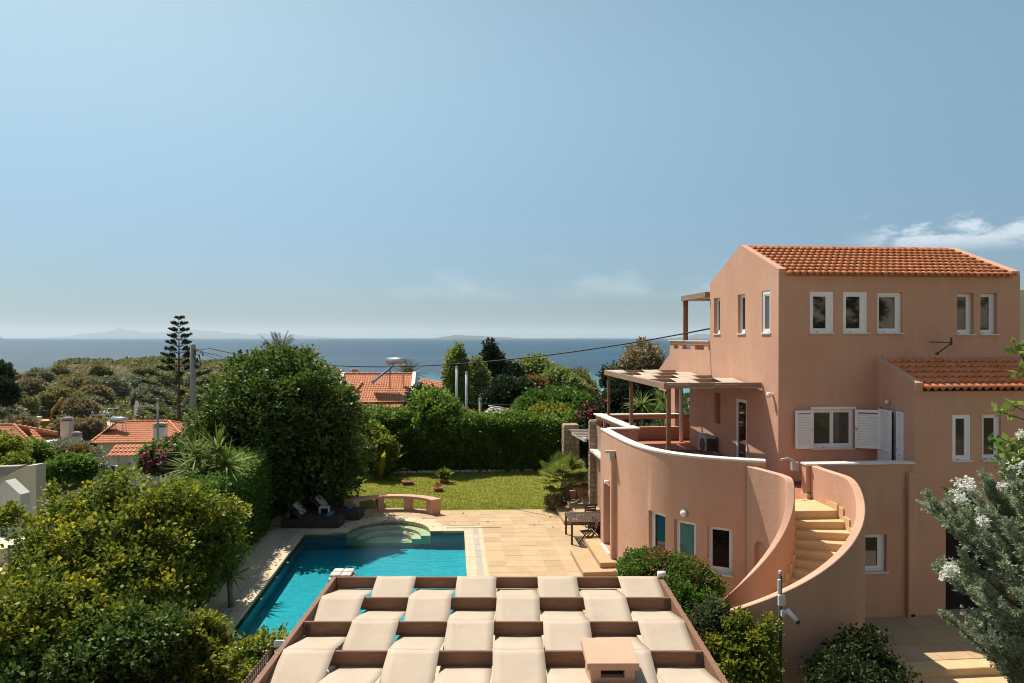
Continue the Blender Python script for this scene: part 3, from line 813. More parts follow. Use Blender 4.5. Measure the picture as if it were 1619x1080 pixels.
def window(P, u0, u1, v0, v1, n, parent, pane='glass', leaves_=1, right_roll=0.0, sill=0.06, name='window', paint='whitepaint', fr=0.05, box=0.0):
    """frame (part) with pane and sill below it; n is the depth of the frame behind the wall face"""
    def bar(m, a, b, c, d, d0, d1):
        o = P(a, c, n + d0)
        m.frame_box(o, P(b, c, n + d0) - o, P(a, d, n + d0) - o, P(a, c, n + d1) - o)
    m = MB()
    e = 0.003
    bar(m, u0 + e, u0 + fr, v0 + e, v1 - e, -0.03, 0.035); bar(m, u1 - fr, u1 - e, v0 + e, v1 - e, -0.03, 0.035)
    bar(m, u0 + fr, u1 - fr, v0 + e, v0 + fr, -0.03, 0.035); bar(m, u0 + fr, u1 - fr, v1 - fr - box, v1 - e, -0.03, 0.035)
    a0, a1 = u0 + fr, u1 - fr - right_roll
    if right_roll: bar(m, a1, u1 - fr, v0 + fr, v1 - fr - box, -0.02, 0.02)
    wd = (a1 - a0) / leaves_
    s = 0.045
    for k in range(leaves_):
        x0, x1 = a0 + wd * k, a0 + wd * (k + 1)
        bar(m, x0 + .002, x0 + s, v0 + fr + .002, v1 - fr - box - .002, -0.02, 0.022); bar(m, x1 - s, x1 - .002, v0 + fr + .002, v1 - fr - box - .002, -0.02, 0.022)
        bar(m, x0 + s, x1 - s, v0 + fr + .002, v0 + fr + s + .02, -0.02, 0.022); bar(m, x0 + s, x1 - s, v1 - fr - box - s, v1 - fr - box - .002, -0.02, 0.022)
    w = m.build(name, M[paint], parent)
    panes = pane if isinstance(pane, (list, tuple)) else [pane] * leaves_
    for k in range(leaves_):
        m = MB(); bar(m, a0 + wd * k + s - .005, a0 + wd * (k + 1) - s + .005, v0 + fr + s, v1 - fr - box - s, -0.012, -0.002)
        m.build('pane', M[panes[k]], w)
    if sill:
        m = MB(); o = P(u0 - 0.03, v0 - 0.035, -0.16 if n < -.1 else n); m.frame_box(o, P(u1 + 0.03, v0 - 0.035, -0.16 if n < -.1 else n) - o, Vector((0, 0, 0.035 + .002)), P(u0, v0, sill) - P(u0, v0, -0.16 if n < -.1 else n))
        m.build('sill', M['marble'], w)
    # drain slots of the frame
    m = MB()
    for f in (0.3,):
        uu = u0 + (u1 - u0) * f; bar(m, uu - .03, uu + .03, v0 + .012, v0 + .03, 0.034, 0.037)
    m.build('frame_slot', M['darkmetal'], w)
    return w
XH, YF, YB, YW, XW = 8.5, 17.19, 21.97, 15.62, 11.17
X1 = 15.28
RIDGE_Y = 19.58
# --- front facade of the main block
PF = planeP((0, YF, 0), (1, 0, 0), (0, -1, 0))
up = [(9.35, 9.99), (10.27, 10.94), (11.22, 11.92)]
hs_ = [(a, b, 6.88, 7.96, 0.15) for a, b in up] + [(13.47, 13.95, 6.85, 7.95, 0.2), (14.14, 14.62, 6.85, 7.95, 0.2), (9.40, 10.56, 3.84, 4.87, 0.12)]
holed('facade_wall', PF, XH, X1, 2.85, 8.44, hs_, 0.15, PLM, villa)
for k, (a, b) in enumerate(up): window(PF, a, b, 6.88, 7.96, (-0.03, -0.05, -0.1)[k], villa, right_roll=0.10 if k < 2 else 0.06, box=0.03)
for a, b in ((13.47, 13.95), (14.14, 14.62)): window(PF, a, b - 0.0, 6.85, 7.95, -0.15, villa, 'glassgrey', right_roll=0.03)
w = window(PF, 9.40, 10.56, 3.84, 4.87, -0.06, villa, ['glass', 'glassgrey'], leaves_=2)
m = MB(); m.box((9.36, YF - 0.05, 4.873), (10.60, YF + .05, 4.93)); m.build('lintel_trim', M['whitepaint'], w)
def shutter(P0, udir, w_, z0, z1, nrm, name='shutter', slat=0.042, parent=villa):
    """louvred leaf standing from hinge point P0 along udir"""
    u, n_ = Vector(udir).normalized(), Vector(nrm).normalized()
    m = MB()
    def fb(a, b, c, d, t0, t1): m.frame_box(Vector(P0) + u * a + Vector((0, 0, c)) + n_ * t0, u * (b - a), Vector((0, 0, d - c)), n_ * (t1 - t0))
    H_ = z1 - z0
    fb(0, .06, 0, H_, 0, .045); fb(w_ - .06, w_, 0, H_, 0, .045); fb(.06, w_ - .06, 0, .07, 0, .045); fb(.06, w_ - .06, H_ - .07, H_, 0, .045)
    if H_ > 1.6: fb(.06, w_ - .06, H_ * .45, H_ * .45 + .07, 0, .045)
    s_ = m.build(name, M['whitepaint'], parent)
    m = MB()
    k = 0
    z = .075
    while z < H_ - .1:
        if not (H_ > 1.6 and H_ * .45 - .02 < z < H_ * .45 + .06):
            o = Vector(P0) + u * .058 + Vector((0, 0, z)) + n_ * .006
            m.frame_box(o, u * (w_ - .116), Vector((0, 0, .034)) + n_ * -.0 + n_ * .0, n_ * .026 - Vector((0, 0, .012)))
        z += slat
    m.build('louvres', M['whitepaint'], s_)
    m = MB(); m.cbox(tuple(Vector(P0) + u * .03 + Vector((0, 0, H_ * .5)) + n_ * .06), (.03, .03, .08)); m.build('latch', M['steel'], s_)
    return s_
shutter((9.395, YF - 0.06, 3.85), (-1, -0.10, 0), 0.50, 3.85, 4.85, (0.10, -1, 0))
shutter((10.565, YF - 0.06, 3.85), (1, -0.42, 0), 0.60, 3.85, 4.86, (-0.42, -1, 0))
# --- gable end: lower (terrace) part, upper part, pediment
PG = planeP((XH, 0, 0), (0, 1, 0), (-1, 0, 0))
holed('gable_wall', PG, YF, 23.9, 2.85, 5.6, [(19.12, 19.86, 2.92, 4.93, 0.14), (21.08, 21.56, 3.98, 4.97, 0.42, 1)], 0.16, PLM, villa)
gw = [(17.66, 18.14), (19.24, 19.74), (21.12, 21.62)]
holed('gable_wall', PG, YF, YB, 5.6, 8.44, [(a, b, 6.88, 8.03, 0.26) for a, b in gw], 0.26, PLM, villa)
for k, (a, b) in enumerate(gw): window(PG, a, b, 6.88, 8.03, (-0.05, -0.11, -0.13)[k], villa, 'glassgrey' if k == 0 else 'glass', box=0.05 if k == 0 else 0, sill=0.03)
window(PG, 19.12, 19.86, 2.92, 4.93, -0.04, villa, 'glass', name='terrace_door', sill=0)
m = MB()
def gable(x0, x1, y0=YF, y1=YB):
    ys, zs = [y0, RIDGE_Y, y1], [8.55, 9.50, 8.55]
    vs = []
    for x in (x0, x1): vs += [(x, y0, 8.4405), (x, y1, 8.4405), (x, y1, 8.55), (x, RIDGE_Y, 9.50), (x, y0, 8.55)]
    m.add(vs, [(0, 1, 2, 3, 4), (9, 8, 7, 6, 5), (0, 4, 9, 5), (4, 3, 8, 9), (3, 2, 7, 8), (2, 1, 6, 7), (0, 5, 6, 1)])
gable(XH, XH + 0.2, YF, YB); m.build('gable_parapet', PLM, villa)
m = MB(); gable(X1 - 0.24, X1); m.build('gable_parapet', PLM, villa, 0.015)
m = MB(); m.box((XH + 0.6, YF + .45, 2.9), (X1 - 0.02, YB - 0.02, 8.43)); m.add([(X1, YF, 0), (X1, YB, 0), (X1, YB, 8.44), (X1, YF, 8.44)], [(0, 1, 2, 3)])
m.add([(XH, YB, 2.9), (X1, YB, 2.9), (X1, YB, 8.44), (XH, YB, 8.44)], [(0, 1, 2, 3)]); m.build('rear_wall', PLM, villa)
# --- roof of the main block
SL = math.atan2(9.42 - 8.40, RIDGE_Y - (YF - 0.10))
m = MB()
for s in (1, -1):
    y0 = YF - 0.02 if s == 1 else YB + 0.02
    m.add([(XH + .2, y0, 8.38), (X1 - .24, y0, 8.38), (X1 - .24, RIDGE_Y, 9.36), (XH + .2, RIDGE_Y, 9.36)], [(0, 1, 2, 3)])
m.add([(XH + .2, YB, 8.42), (X1 - .24, YB, 8.42), (X1 - .24, RIDGE_Y, 9.44), (XH + .2, RIDGE_Y, 9.44)], [(0, 1, 2, 3)])
roof = m.build('roof', M['underroof'], villa)
TW, TL = 0.187, 0.36
def tile_geo(m, O, ex, ey, ez):
    """one S-shaped clay tile: pan and roll, thick front edge; ey points up the slope"""
    prof = [(-.5, .012), (-.36, .0), (-.2, .004), (-.1, .03), (.02, .056), (.16, .066), (.30, .056), (.42, .026), (.5, .012)]
    n = len(prof)
    vs = []
    for yy, k, dz in ((0.0, 1.45, 0.016), (TL, 0.75, 0.0)):
        for px_, pz in prof: vs.append(O + ex * (px_ * TW * 1.04) + ey * yy + ez * (pz * k + dz))
    for px_, pz in prof: vs.append(O + ex * (px_ * TW * 1.04) + ez * (pz * 1.24 + 0.002) + ey * 0.006)
    fs = [(i, i + 1, n + i + 1, n + i) for i in range(n - 1)] + [(2 * n + i, 2 * n + i + 1, i + 1, i) for i in range(n - 1)]
    m.add(vs, fs, True)
m = MB(); tile_geo(m, Vector((0, 0, 0)), Vector((1, 0, 0)), Vector((0, 1, 0)), Vector((0, 0, 1)))
tile_me = bpy.data.meshes.new('tile'); tile_me.from_pydata(m.v, [], m.f); tile_me.polygons.foreach_set('use_smooth', [i < 8 for i in range(16)]); tile_me.materials.append(M['tile'])
def lay_tiles(x0, x1, y0, z0, slope, rows, pitch, parent, single):
    n = int(round((x1 - x0) / TW)); w_ = (x1 - x0) / n
    ey, ez = Vector((0, math.cos(slope), math.sin(slope))), Vector((0, -math.sin(slope), math.cos(slope)))
    rest = MB(); cnt = 0
    for r in range(rows):
        for c in range(n):
            O = Vector((x0 + w_ * (c + .5), y0, z0)) + ey * (pitch * r + RNG.normal() * .004) + ez * (0.004 * RNG.random())
            if single(r, c):
                o = bpy.data.objects.new('tile', tile_me); COL.objects.link(o); o.location = O
                o.rotation_euler = (slope, 0, RNG.normal() * 0.008)
                o.parent = parent; o.matrix_parent_inverse = world_of(parent).inverted(); cnt += 1
            else: tile_geo(rest, O, Vector((1, 0, 0)), ey, ez)
    if rest.v:
        t = rest.build('upper_tiles', M['tile'], parent); t['kind'] = 'stuff'
    return cnt
slope_len = math.hypot(RIDGE_Y - (YF - 0.12), 9.42 - 8.40)
lay_tiles(XH + 0.20, X1 - 0.24, YF - 0.14, 8.375, SL, 9, slope_len / 9.0, roof, lambda r, c: r < 6)
for k in range(15):
    m = MB(); x = XH + 0.22 + k * 0.43
    if x > X1 - .5: break
    ts = np.linspace(0, math.pi, 7)
    for xa, xb, ra, rb in ((x, x + .45, .105, .085),):
        vs = [(xa, RIDGE_Y + ra * math.cos(t), 9.40 + ra * math.sin(t) * 1.0) for t in ts] + [(xb, RIDGE_Y + rb * math.cos(t), 9.395 + rb * math.sin(t)) for t in ts]
        m.add(vs, [(i, i + 1, 8 + i, 7 + i) for i in range(6)] + [tuple(range(7))], False)
    m.build('ridge_tile', M['tile'], roof)
# --- wing
PWn = planeP((0, YW, 0), (1, 0, 0), (0, -1, 0))
holed('wing_wall', PWn, XW, 17.5, -0.02, 5.45, [(12.13, 12.60, 3.76, 4.87, 0.14), (12.91, 13.40, 3.76, 4.87, 0.17), (11.97, 13.4, 0.0, 2.12, 0.35)], 0.15, PLM, villa)
window(PWn, 12.13, 12.60, 3.76, 4.87, -0.04, villa, right_roll=0.05); window(PWn, 12.91, 13.40, 3.76, 4.87, -0.10, villa, right_roll=0.03)
m = MB(); m.box((11.98, YW + .30, 0), (13.39, YW + .34, 2.11)); m.build('door', M['blackgap'], villa)  # near-black panel standing in for the shade inside the doorway
holed('wing_wall', PWn, 8.42, XW, -0.02, 3.69, [(9.35, 10.45, 1.10, 2.0, 0.22)], 0.2, PLM, villa)
window(PWn, 9.35, 10.45, 1.10, 2.0, -0.12, villa, leaves_=2, right_roll=0.08, sill=0.05)
PS = planeP((XW, 0, 0), (0, 1, 0), (-1, 0, 0))
m = MB()
m.add([(XW, YW, 3.69), (XW, YF, 3.69), (XW, YF, 6.2), (XW, YW, 5.62)], [(0, 1, 2, 3)])
holed('wing_side_wall', PS, YW, YF, 2.9, 5.45, [(16.02, 16.98, 2.92, 4.93, 0.16)], 0.16, PLM, villa)
m = MB()
for x in (XW,):
    vs = [(x + d, y, z) for d in (0, 0.19) for y, z in ((YW - .03, 5.44), (YF + .03, 5.44), (YF + .03, 6.24), (YW - .03, 5.66))]
    m.add(vs, [(0, 1, 2, 3), (7, 6, 5, 4), (0, 3, 7, 4), (3, 2, 6, 7), (2, 1, 5, 6), (1, 0, 4, 5)])
m.build('roof_parapet', PLM, villa, 0.012)
d_ = window(PS, 16.02, 16.98, 2.92, 4.93, -0.10, villa, 'glassgrey', leaves_=2, name='balcony_door', sill=0)
shutter((XW - .03, 16.97, 2.95), (-0.10, -1, 0), 0.60, 2.95, 4.90, (-1, 0.10, 0))
shutter((XW + .02, 16.30, 2.95), (0, -1, 0), 0.27, 2.95, 4.90, (-1, 0, 0))
SLW = math.atan2(6.20 - 5.50, YF - (YW - 0.12))
m = MB(); m.add([(XW + .19, YW - .02, 5.45), (17.4, YW - .02, 5.45), (17.4, YF, 6.14), (XW + .19, YF, 6.14)], [(0, 1, 2, 3)])
wroof = m.build('roof', M['underroof'], villa)
lay_tiles(XW + 0.19, 14.37, YW - 0.15, 5.475, SLW, 6, 0.305, wroof, lambda r, c: True)
lay_tiles(14.37, 17.3, YW - 0.15, 5.475, SLW, 6, 0.305, wroof, lambda r, c: False)
m = MB(); m.box((XW + .3, YW + .4, 0), (17.5, YF - .02, 5.40)); m.build('wing_core', PLM, villa)
m = MB(); m.box((10.93, YW - .13, 0), (11.165, YW + .0, 3.50)); m.build('pilaster', PLM, villa, 0.01)
m = MB(); m.box((10.99, YW - .137, 0.03), (11.09, YW - .131, 0.09)); m.build('drain_hole', M['blackgap'], villa)
# balcony parapet
m = MB(); m.box((8.42, YW + .004, 2.9), (XW - .004, YW + .22, 3.69)); m.build('balcony_parapet', PLM, villa)
m = MB(); m.box((8.40, YW - .04, 3.692), (XW - .006, YW + .25, 3.74)); m.build('parapet_cap', M['marble'], villa, 0.008)
# --- round terrace wall
def catmull(pts, n=8):
    out = []
    for i in range(len(pts) - 1):
        p0, p1, p2, p3 = pts[max(i - 1, 0)], pts[i], pts[i + 1], pts[min(i + 2, len(pts) - 1)]
        for k in range(n):
            t = k / n
            out.append(tuple(0.5 * ((2 * p1[j]) + (-p0[j] + p2[j]) * t + (2 * p0[j] - 5 * p1[j] + 4 * p2[j] - p3[j]) * t * t + (-p0[j] + 3 * p1[j] - 3 * p2[j] + p3[j]) * t ** 3) for j in range(len(p1))))
    out.append(tuple(pts[-1])); return out
CW = catmull([(4.68, 21.3), (4.69, 20.4), (4.72, 19.6), (4.76, 18.8), (4.84, 18.05), (4.98, 17.42), (5.17, 16.95), (5.42, 16.55), (5.75, 16.2), (6.25, 15.82), (6.80, 15.52), (7.28, 15.32)], 8)
for _ in range(14):
    CW = [CW[0]] + [tuple((CW[i - 1][j] + 2 * CW[i][j] + CW[i + 1][j]) / 4 for j in (0, 1)) for i in range(1, len(CW) - 1)] + [CW[-1]]
cl = [0.0]
for a, b in zip(CW, CW[1:]): cl.append(cl[-1] + math.hypot(b[0] - a[0], b[1] - a[1]))
CX = [p[0] for p in CW]; CYY = [p[1] for p in CW]
def cpt(u): return np.interp(u, cl, CX), np.interp(u, cl, CYY)
def cnorm(u):
    a, b = cpt(max(u - .12, 0)), cpt(min(u + .12, cl[-1])); d = Vector((b[0] - a[0], b[1] - a[1], 0)).normalized()
    return Vector((d.y, -d.x, 0)), d       # outward, along
def PC(u, v, n):
    x, y = cpt(u); nn, _ = cnorm(u); return Vector((x, y, v)) + nn * n
if cnorm(cl[-1] * .9)[0].y > 0:
    _cn = cnorm
    def cnorm(u): a, d = _cn(u); return -a, d
def u_seen(px):
    s = sight(px, 800); k = s.x / s.y
    best = min(np.linspace(0, cl[-1], 3000), key=lambda u: abs(cpt(u)[0] - k * cpt(u)[1]))
    return float(best)
wins = []
for a, b, t, bt in ((1025.5, 1052, 2.30, 1.15), (1066, 1100, 2.25, 1.12), (1118.5, 1158, 2.22, 1.12)):
    wins.append((u_seen(a), u_seen(b), bt, t))
dn = (u_seen(953.2), u_seen(968.3))
dn = (min(dn), max(dn))
ch = [(a, b, c, d, 0.22) for a, b, c, d in wins]
holed('round_wall', PC, 0, cl[-1], -0.05, 3.83, ch + [(0.38, 1.36, 0.33, 2.28, 0.26)], 0.22, PLM, villa, ustep=0.12)
for k, (a, b, c, d) in enumerate(wins):
    mid = (a + b) / 2; nn, dd = cnorm(mid)
    o = PC(mid, 0, 0); Pm = planeP(o - dd * mid, dd, nn)
    window(Pm, a, b, c, d, -0.17, villa, ('glass', 'glassteal', 'glass')[k], right_roll=0.0, sill=0.04)
# side door of the round room: recess with a white marble threshold
m = MB(); m.frame_box(PC(.38, .33, -.24), PC(1.36, .33, -.24) - PC(.38, .33, -.24), Vector((0, 0, 1.95)), Vector((.02, 0, 0))); m.build('door', M['woodpale'], villa)
m = MB(); m.frame_box(PC(.33, .29, -.24), PC(1.41, .29, -.24) - PC(.33, .29, -.24), Vector((0, 0, .04)), Vector((-.34, 0, 0))); m.build('threshold', M['marble'], villa)
# inner face of the terrace parapet and its white cap
def ribbon(name, A, B, z0, z1, mat, parent, bev=0.0):
    """wall between two plan lines A and B (same count); z0, z1 numbers or lists"""
    n = len(A); Z0 = z0 if hasattr(z0, '__len__') else [z0] * n; Z1 = z1 if hasattr(z1, '__len__') else [z1] * n
    m = MB(); vs = []
    for i in range(n): vs += [(A[i][0], A[i][1], Z0[i]), (B[i][0], B[i][1], Z0[i]), (B[i][0], B[i][1], Z1[i]), (A[i][0], A[i][1], Z1[i])]
    fs = []
    for i in range(n - 1):
        for k in range(4): fs.append((4 * i + k, 4 * i + (k + 1) % 4, 4 * i + 4 + (k + 1) % 4, 4 * i + 4 + k))
    fs += [(0, 1, 2, 3), (4 * n - 4, 4 * n - 1, 4 * n - 2, 4 * n - 3)]
    m.add(vs, fs); o = m.build(name, mat, parent, bev)
    o.data.polygons.foreach_set('use_smooth', [True] * len(o.data.polygons))
    md = o.modifiers.new('edge', 'EDGE_SPLIT'); md.split_angle = R(40)
    return o
us = np.linspace(0, cl[-1], 80)
def off(d): return [tuple(PC(u, 0, d))[:2] for u in us]
ribbon('terrace_parapet', off(-0.004), off(-0.22), 2.9, 3.825, PLM, villa)
ribbon('parapet_cap', off(0.015), off(-0.25), 3.828, 3.885, M['marble'], villa, 0.01)
# terrace slab, floor
tf = off(-0.2)[1:] + [(7.30, 14.75), (8.58, 14.75), (8.6, 15.64), (8.47, 17.21), (8.52, 17.21), (8.52, 21.3)]
m = MB(); m.prism(tf, 2.66, 2.9); m.box((5.5, 21.302, 2.66), (8.52, 25.35, 2.9)); m.box((8.522, 23.9, 2.66), (12, 25.98, 2.9))
bm_ = bmesh.new(); o = m.build('terrace_floor', M['terrfloor'], villa); bm_.from_mesh(o.data); bmesh.ops.triangulate(bm_, faces=bm_.faces[:], ngon_method='EAR_CLIP'); bm_.to_mesh(o.data); bm_.free()
m = MB(); m.box((8.45, YW + .2, 2.66), (XW + .01, YF + .01, 2.898)); m.build('balcony_floor', M['terrfloor'], villa)
m = MB(); m.box((5.9, 17.4, 0), (8.45, 25.0, 2.65)); m.box((8.45, 15.9, 0), (11.1, 17.2, 2.65)); m.build('ground_floor_core', PLM, villa)
m = MB(); m.box((XH - .02, YF - .016, 2.902), (9.2, YF - .001, 2.99)); m.build('skirting', M['wood'], villa)
# jog and open balustrade at the far end of the terrace
def rail_run(p, q, z_low, z_gap, z_top, capw, gaps, wall_t=0.18):
    p, q = Vector(p), Vector(q); d = q - p; Ln = d.length; d.normalize(); n_ = Vector((-d.y, d.x, 0))
    m = MB(); m.frame_box(p - n_ * wall_t / 2 + Vector((0, 0, z_low)), d * Ln, n_ * wall_t, Vector((0, 0, z_gap - z_low)))
    k = max(1, int(Ln / gaps))
    for i in range(k + 1):
        m.frame_box(p + d * (Ln - .22) * (i / k) - n_ * (wall_t / 2 - .01) + Vector((0, 0, z_gap)), d * .22, n_ * (wall_t - .02), Vector((0, 0, z_top - .19 - z_gap)))
    m.frame_box(p - n_ * wall_t / 2 + Vector((0, 0, z_top - .19)), d * Ln, n_ * wall_t, Vector((0, 0, .14)))
    m.build('balustrade', PLM, villa)
    m = MB(); m.frame_box(p - d * .03 - n_ * capw / 2 + Vector((0, 0, z_top - .047)), d * (Ln + .06), n_ * capw, Vector((0, 0, .047))); m.build('parapet_cap', M['marble'], villa, 0.006)
m = MB(); m.box((4.70, 21.24, 2.0), (5.86, 21.42, 3.828)); m.build('terrace_parapet', PLM, villa)
m = MB(); m.box((4.92, 21.19, 3.832), (5.93, 21.47, 3.882)); m.build('parapet_cap', M['marble'], villa, 0.006)
rail_run((5.76, 21.5, 0), (5.50, 25.5, 0), 2.9, 3.42, 3.88, 0.36, 2.0)
rail_run((5.70, 25.4, 0), (12.0, 25.4, 0), 2.9, 3.36, 3.86, 0.30, 2.6)
# stone-faced side wall below it with a window
PSW = planeP((5.36, 0, 0), (0, 1, 0), (-1, 0, 0))
holed('stone_wall', PSW, 21.42, 25.2, 0, 3.5, [(22.3, 24.2, 1.0, 2.35, 0.2)], 0.2, M['fieldstone'], villa)
window(PSW, 22.3, 24.2, 1.0, 2.35, -0.12, villa, leaves_=2)
m = MB(); m.box((5.1, 21.5, 2.52), (5.4, 25.1, 2.6)); m.build('string_course', M['marble'], villa)
# --- upper terrace: solid parapet, beam on stub posts, buttress, columns below
m = MB(); m.box((XH - .002, YB + .002, 5.2), (XH + .2, 26.18, 6.33)); m.box((XH + .2, 26.0, 5.2), (15, 26.18, 6.33)); m.box((XH + .02, YB, 5.25), (15, 26.1, 5.45)); m.build('upper_terrace_wall', PLM, villa)
m = MB()
m.prism([(XH, 26.18), (XH + .2, 26.18), (XH + .2, 27.6), (XH, 27.6)], 4.6, [6.1, 6.1, 5.45, 5.45]); m.build('buttress', PLM, villa, 0.01)
m = MB()
for y in (22.15, 23.45, 24.75, 25.75): m.box((XH + .02, y, 6.33), (XH + .18, y + .42, 6.5))
for x in (9.6, 10.9, 12.2): m.box((x, 26.02, 6.33), (x + .42, 26.16, 6.5))
m.box((XH, YB + .002, 6.5), (XH + .2, 26.2, 6.62)); m.box((XH + .2, 26.0, 6.5), (15, 26.2, 6.62)); m.build('upper_balustrade', PLM, villa, 0.006)
m = MB(); m.box((XH - .04, YB + .003, 6.622), (XH + .24, 26.24, 6.66)); m.box((XH + .24, 25.96, 6.622), (15, 26.24, 6.66)); m.build('parapet_cap', M['marble'], villa)
m = MB(); m.box((8.5, 25.55, 2.9), (8.75, 26.0, 5.25)); m.box((8.9, 24.0, 2.9), (9.3, 24.4, 5.25)); m.build('column', PLM, villa)
m = MB(); m.tube([(8.42, 24.6, 2.9), (8.42, 24.6, 5.3)], 0.075, 10); m.build('downpipe', M['whitepaint'], villa)
m = MB(); m.box((9.6, 23.9, 2.9), (9.66, 25.9, 5.2)); m.build('glazed_screen', M['glass'], villa)
# --- outdoor stair
SC_, RI, RO = Vector((6.40, 14.40, 0)), 0.98, 2.15
def sp(r, deg): return (SC_.x + r * math.cos(R(deg)), SC_.y + r * math.sin(R(deg)))
STEP, RISE, A0 = 8.6, 2.9 / 18, 2.0
stair = thing('staircase', (6.4, 14.4, 0), None, None); stair.parent = villa; stair.matrix_parent_inverse = world_of(villa).inverted()
for i in range(17):
    a, b = A0 - STEP * i, A0 - STEP * (i + 1)
    z = 2.9 - RISE * (i + 1)
    m = MB(); ts = np.linspace(a + 1.0, b, 4); to = np.linspace(a + 0.5, b, 4)
    m.prism([sp(RO, t) for t in to] + [sp(RI - .02, t) for t in ts[::-1]], -0.1 if i > 8 else z - 0.6, z)
    m.build('step', M['stair'], stair, 0.008)
    m = MB(); ts = np.linspace(a + 2.2, b + 2.2, 4)
    m.prism([sp(RO - .0, t) for t in ts] + [sp(RO - .03, t) for t in ts[::-1]], z, z + RISE + 0.11)
    m.build('skirting_tile', M['stair'], stair)
    m = MB(); m.prism([sp(RI + .03, t) for t in ts] + [sp(RI, t) for t in ts[::-1]], z, z + RISE + 0.11)
    m.build('skirting_tile', M['stair'], stair)
m = MB(); m.prism([(7.32, 14.47), (8.55, 14.45), (8.56, 15.6), (7.28, 15.4)], 2.60, 2.915); m.build('landing_slab', M['stair'], stair)
m = MB(); m.box((8.40, 15.55, 2.9), (8.60, 15.86, 3.02)); m.build('skirting_tile', M['stair'], stair)
m = MB(); m.prism([(8.50, 14.44), (8.53, 14.44), (8.58, 15.6), (8.55, 15.6)], 2.915, 3.05); m.build('skirting_tile', M['stair'], stair)
def tread_z(deg): return 2.9 - RISE * max(0.0, (A0 - deg)) / STEP
angs = [8, 4, 0, -4] + list(np.arange(-8, -176, -4.0))
A = [(8.42 + .26, 15.60), (8.66, 15.2)] + [sp(RO + .16, a) for a in angs]; B = [(8.52, 15.60), (8.51, 15.2)] + [sp(RO, a) for a in angs]
zt = [3.70, 3.70] + [min(3.70, tread_z(a + 4) + 0.93 - 0.0) if a < -4 else 3.70 - .0 for a in angs]
def soften(z, k=4):
    z = list(z)
    for _ in range(k): z = [z[0]] + [(z[i - 1] + 2 * z[i] + z[i + 1]) / 4 for i in range(1, len(z) - 1)] + [z[-1]]
    return z
ribbon('stair_wall', A, B, -0.9, soften(zt, 3), PLM, stair, 0.012)
angs = [26, 20, 14, 8, 4, 0, -4] + list(np.arange(-8, -176, -4.0))
A = [(7.02, 15.46), (7.18, 15.1)] + [sp(RI, a) for a in angs[2:]]; B = [(6.86, 15.44), (7.03, 15.05)] + [sp(RI - .16, a) for a in angs[2:]]
zt = [3.74, 3.72] + [3.70 if a > -6 else min(3.70, tread_z(a + 8) + 0.93) for a in angs[2:]]
ribbon('stair_wall', A, B, -0.1, soften(zt, 3), PLM, stair, 0.012)
# arched niche cut into the inner stair wall
inner_wall = [c for c in stair.children if c.name.startswith('stair_wall')][-1]
nd = Vector((0.17, -0.39, 0)).normalized(); nn = Vector((nd.y, -nd.x, 0)); nc = Vector((7.02, 15.07, 0))
m = MB(); prof = [(-.17, .9), (.17, .9), (.17, 1.90)] + [(.17 * math.cos(t), 1.90 + .17 * math.sin(t)) for t in np.linspace(.2, math.pi - .2, 9)] + [(-.17, 1.90)]
pf = [nc + nd * a + Vector((0, 0, b)) + nn * .2 for a, b in prof]; n_ = len(pf)
m.add(pf + [p - nn * .31 for p in pf], [tuple(range(n_)), tuple(range(2 * n_ - 1, n_ - 1, -1))] + [(k, (k + 1) % n_, n_ + (k + 1) % n_, n_ + k) for k in range(n_)])
cut = m.build('niche_cutter', None); tmp = bpy.data.objects.new('niche_wall', inner_wall.data.copy()); COL.objects.link(tmp)
bo = tmp.modifiers.new('cut', 'BOOLEAN'); bo.operation = 'DIFFERENCE'; bo.object = cut; bo.solver = 'EXACT'
bpy.context.view_layer.update()
new_me = bpy.data.meshes.new_from_object(tmp.evaluated_get(bpy.context.evaluated_depsgraph_get()))
if len(new_me.polygons) > 10: inner_wall.data = new_me
bpy.data.objects.remove(tmp); bpy.data.objects.remove(cut)
# --- small fixtures on the walls
def bulkhead(p, n_, r=0.09):
    m = MB(); n_ = Vector(n_).normalized(); p = Vector(p)
    m.tube([p, p + n_ * .05, p + n_ * .06], [r, r, r * .8], 12); lamp = m.build('wall_lamp', M['greypaint'], villa)
    m = MB(); m.tube([p + n_ * .06, p + n_ * .085, p + n_ * .1], [r * .78, r * .7, r * .3], 12); m.build('lamp_glass', M['lampglow'], lamp)
u_ = u_seen(1082); x_, y_ = cpt(u_); bulkhead((x_, y_, 2.44), cnorm(u_)[0], 0.10)
bulkhead((XW, 16.62, 5.10), (-1, 0, 0), 0.075)
m = MB(); p = Vector((XH, 17.48, 5.22)); m.tube([p, p + Vector((-.16, 0, .02))], 0.045, 10); m.tube([p + Vector((-.12, 0, -.06)), p + Vector((-.12, 0, .07))], .055, 10); m.build('spotlight', M['whitepaint'], villa)
x_, y_ = cpt(1.75); m = MB(); m.box((x_ - .13, y_ - .09, -.05), (x_ + .05, y_ + .09, 3.25)); m.build('pilaster', PLM, villa, 0.01)
m = MB(); m.box((x_ - .30, y_ - .08, 3.40), (x_ + .04, y_ + .08, 3.46)); m.box((x_ - .15, y_ - .07, 3.2), (x_ - .02, y_ + .07, 3.40)); m.build('rain_spout', M['greypaint'], villa)
x_, y_ = cpt(1.15); m = MB(); m.tube([(x_ - .02, y_, 2.42), (x_ - .16, y_, 2.42)], 0.05, 10); m.build('spotlight', M['whitepaint'], villa)
m = MB(); m.cbox((8.30, 15.95, 3.62), (.16, .1, .2)); m.tube([(8.3, 15.95, 3.75), (8.1, 15.9, 3.82), (7.9, 15.85, 3.8)], .03, 8); m.build('floodlight', M['greypaint'], villa)
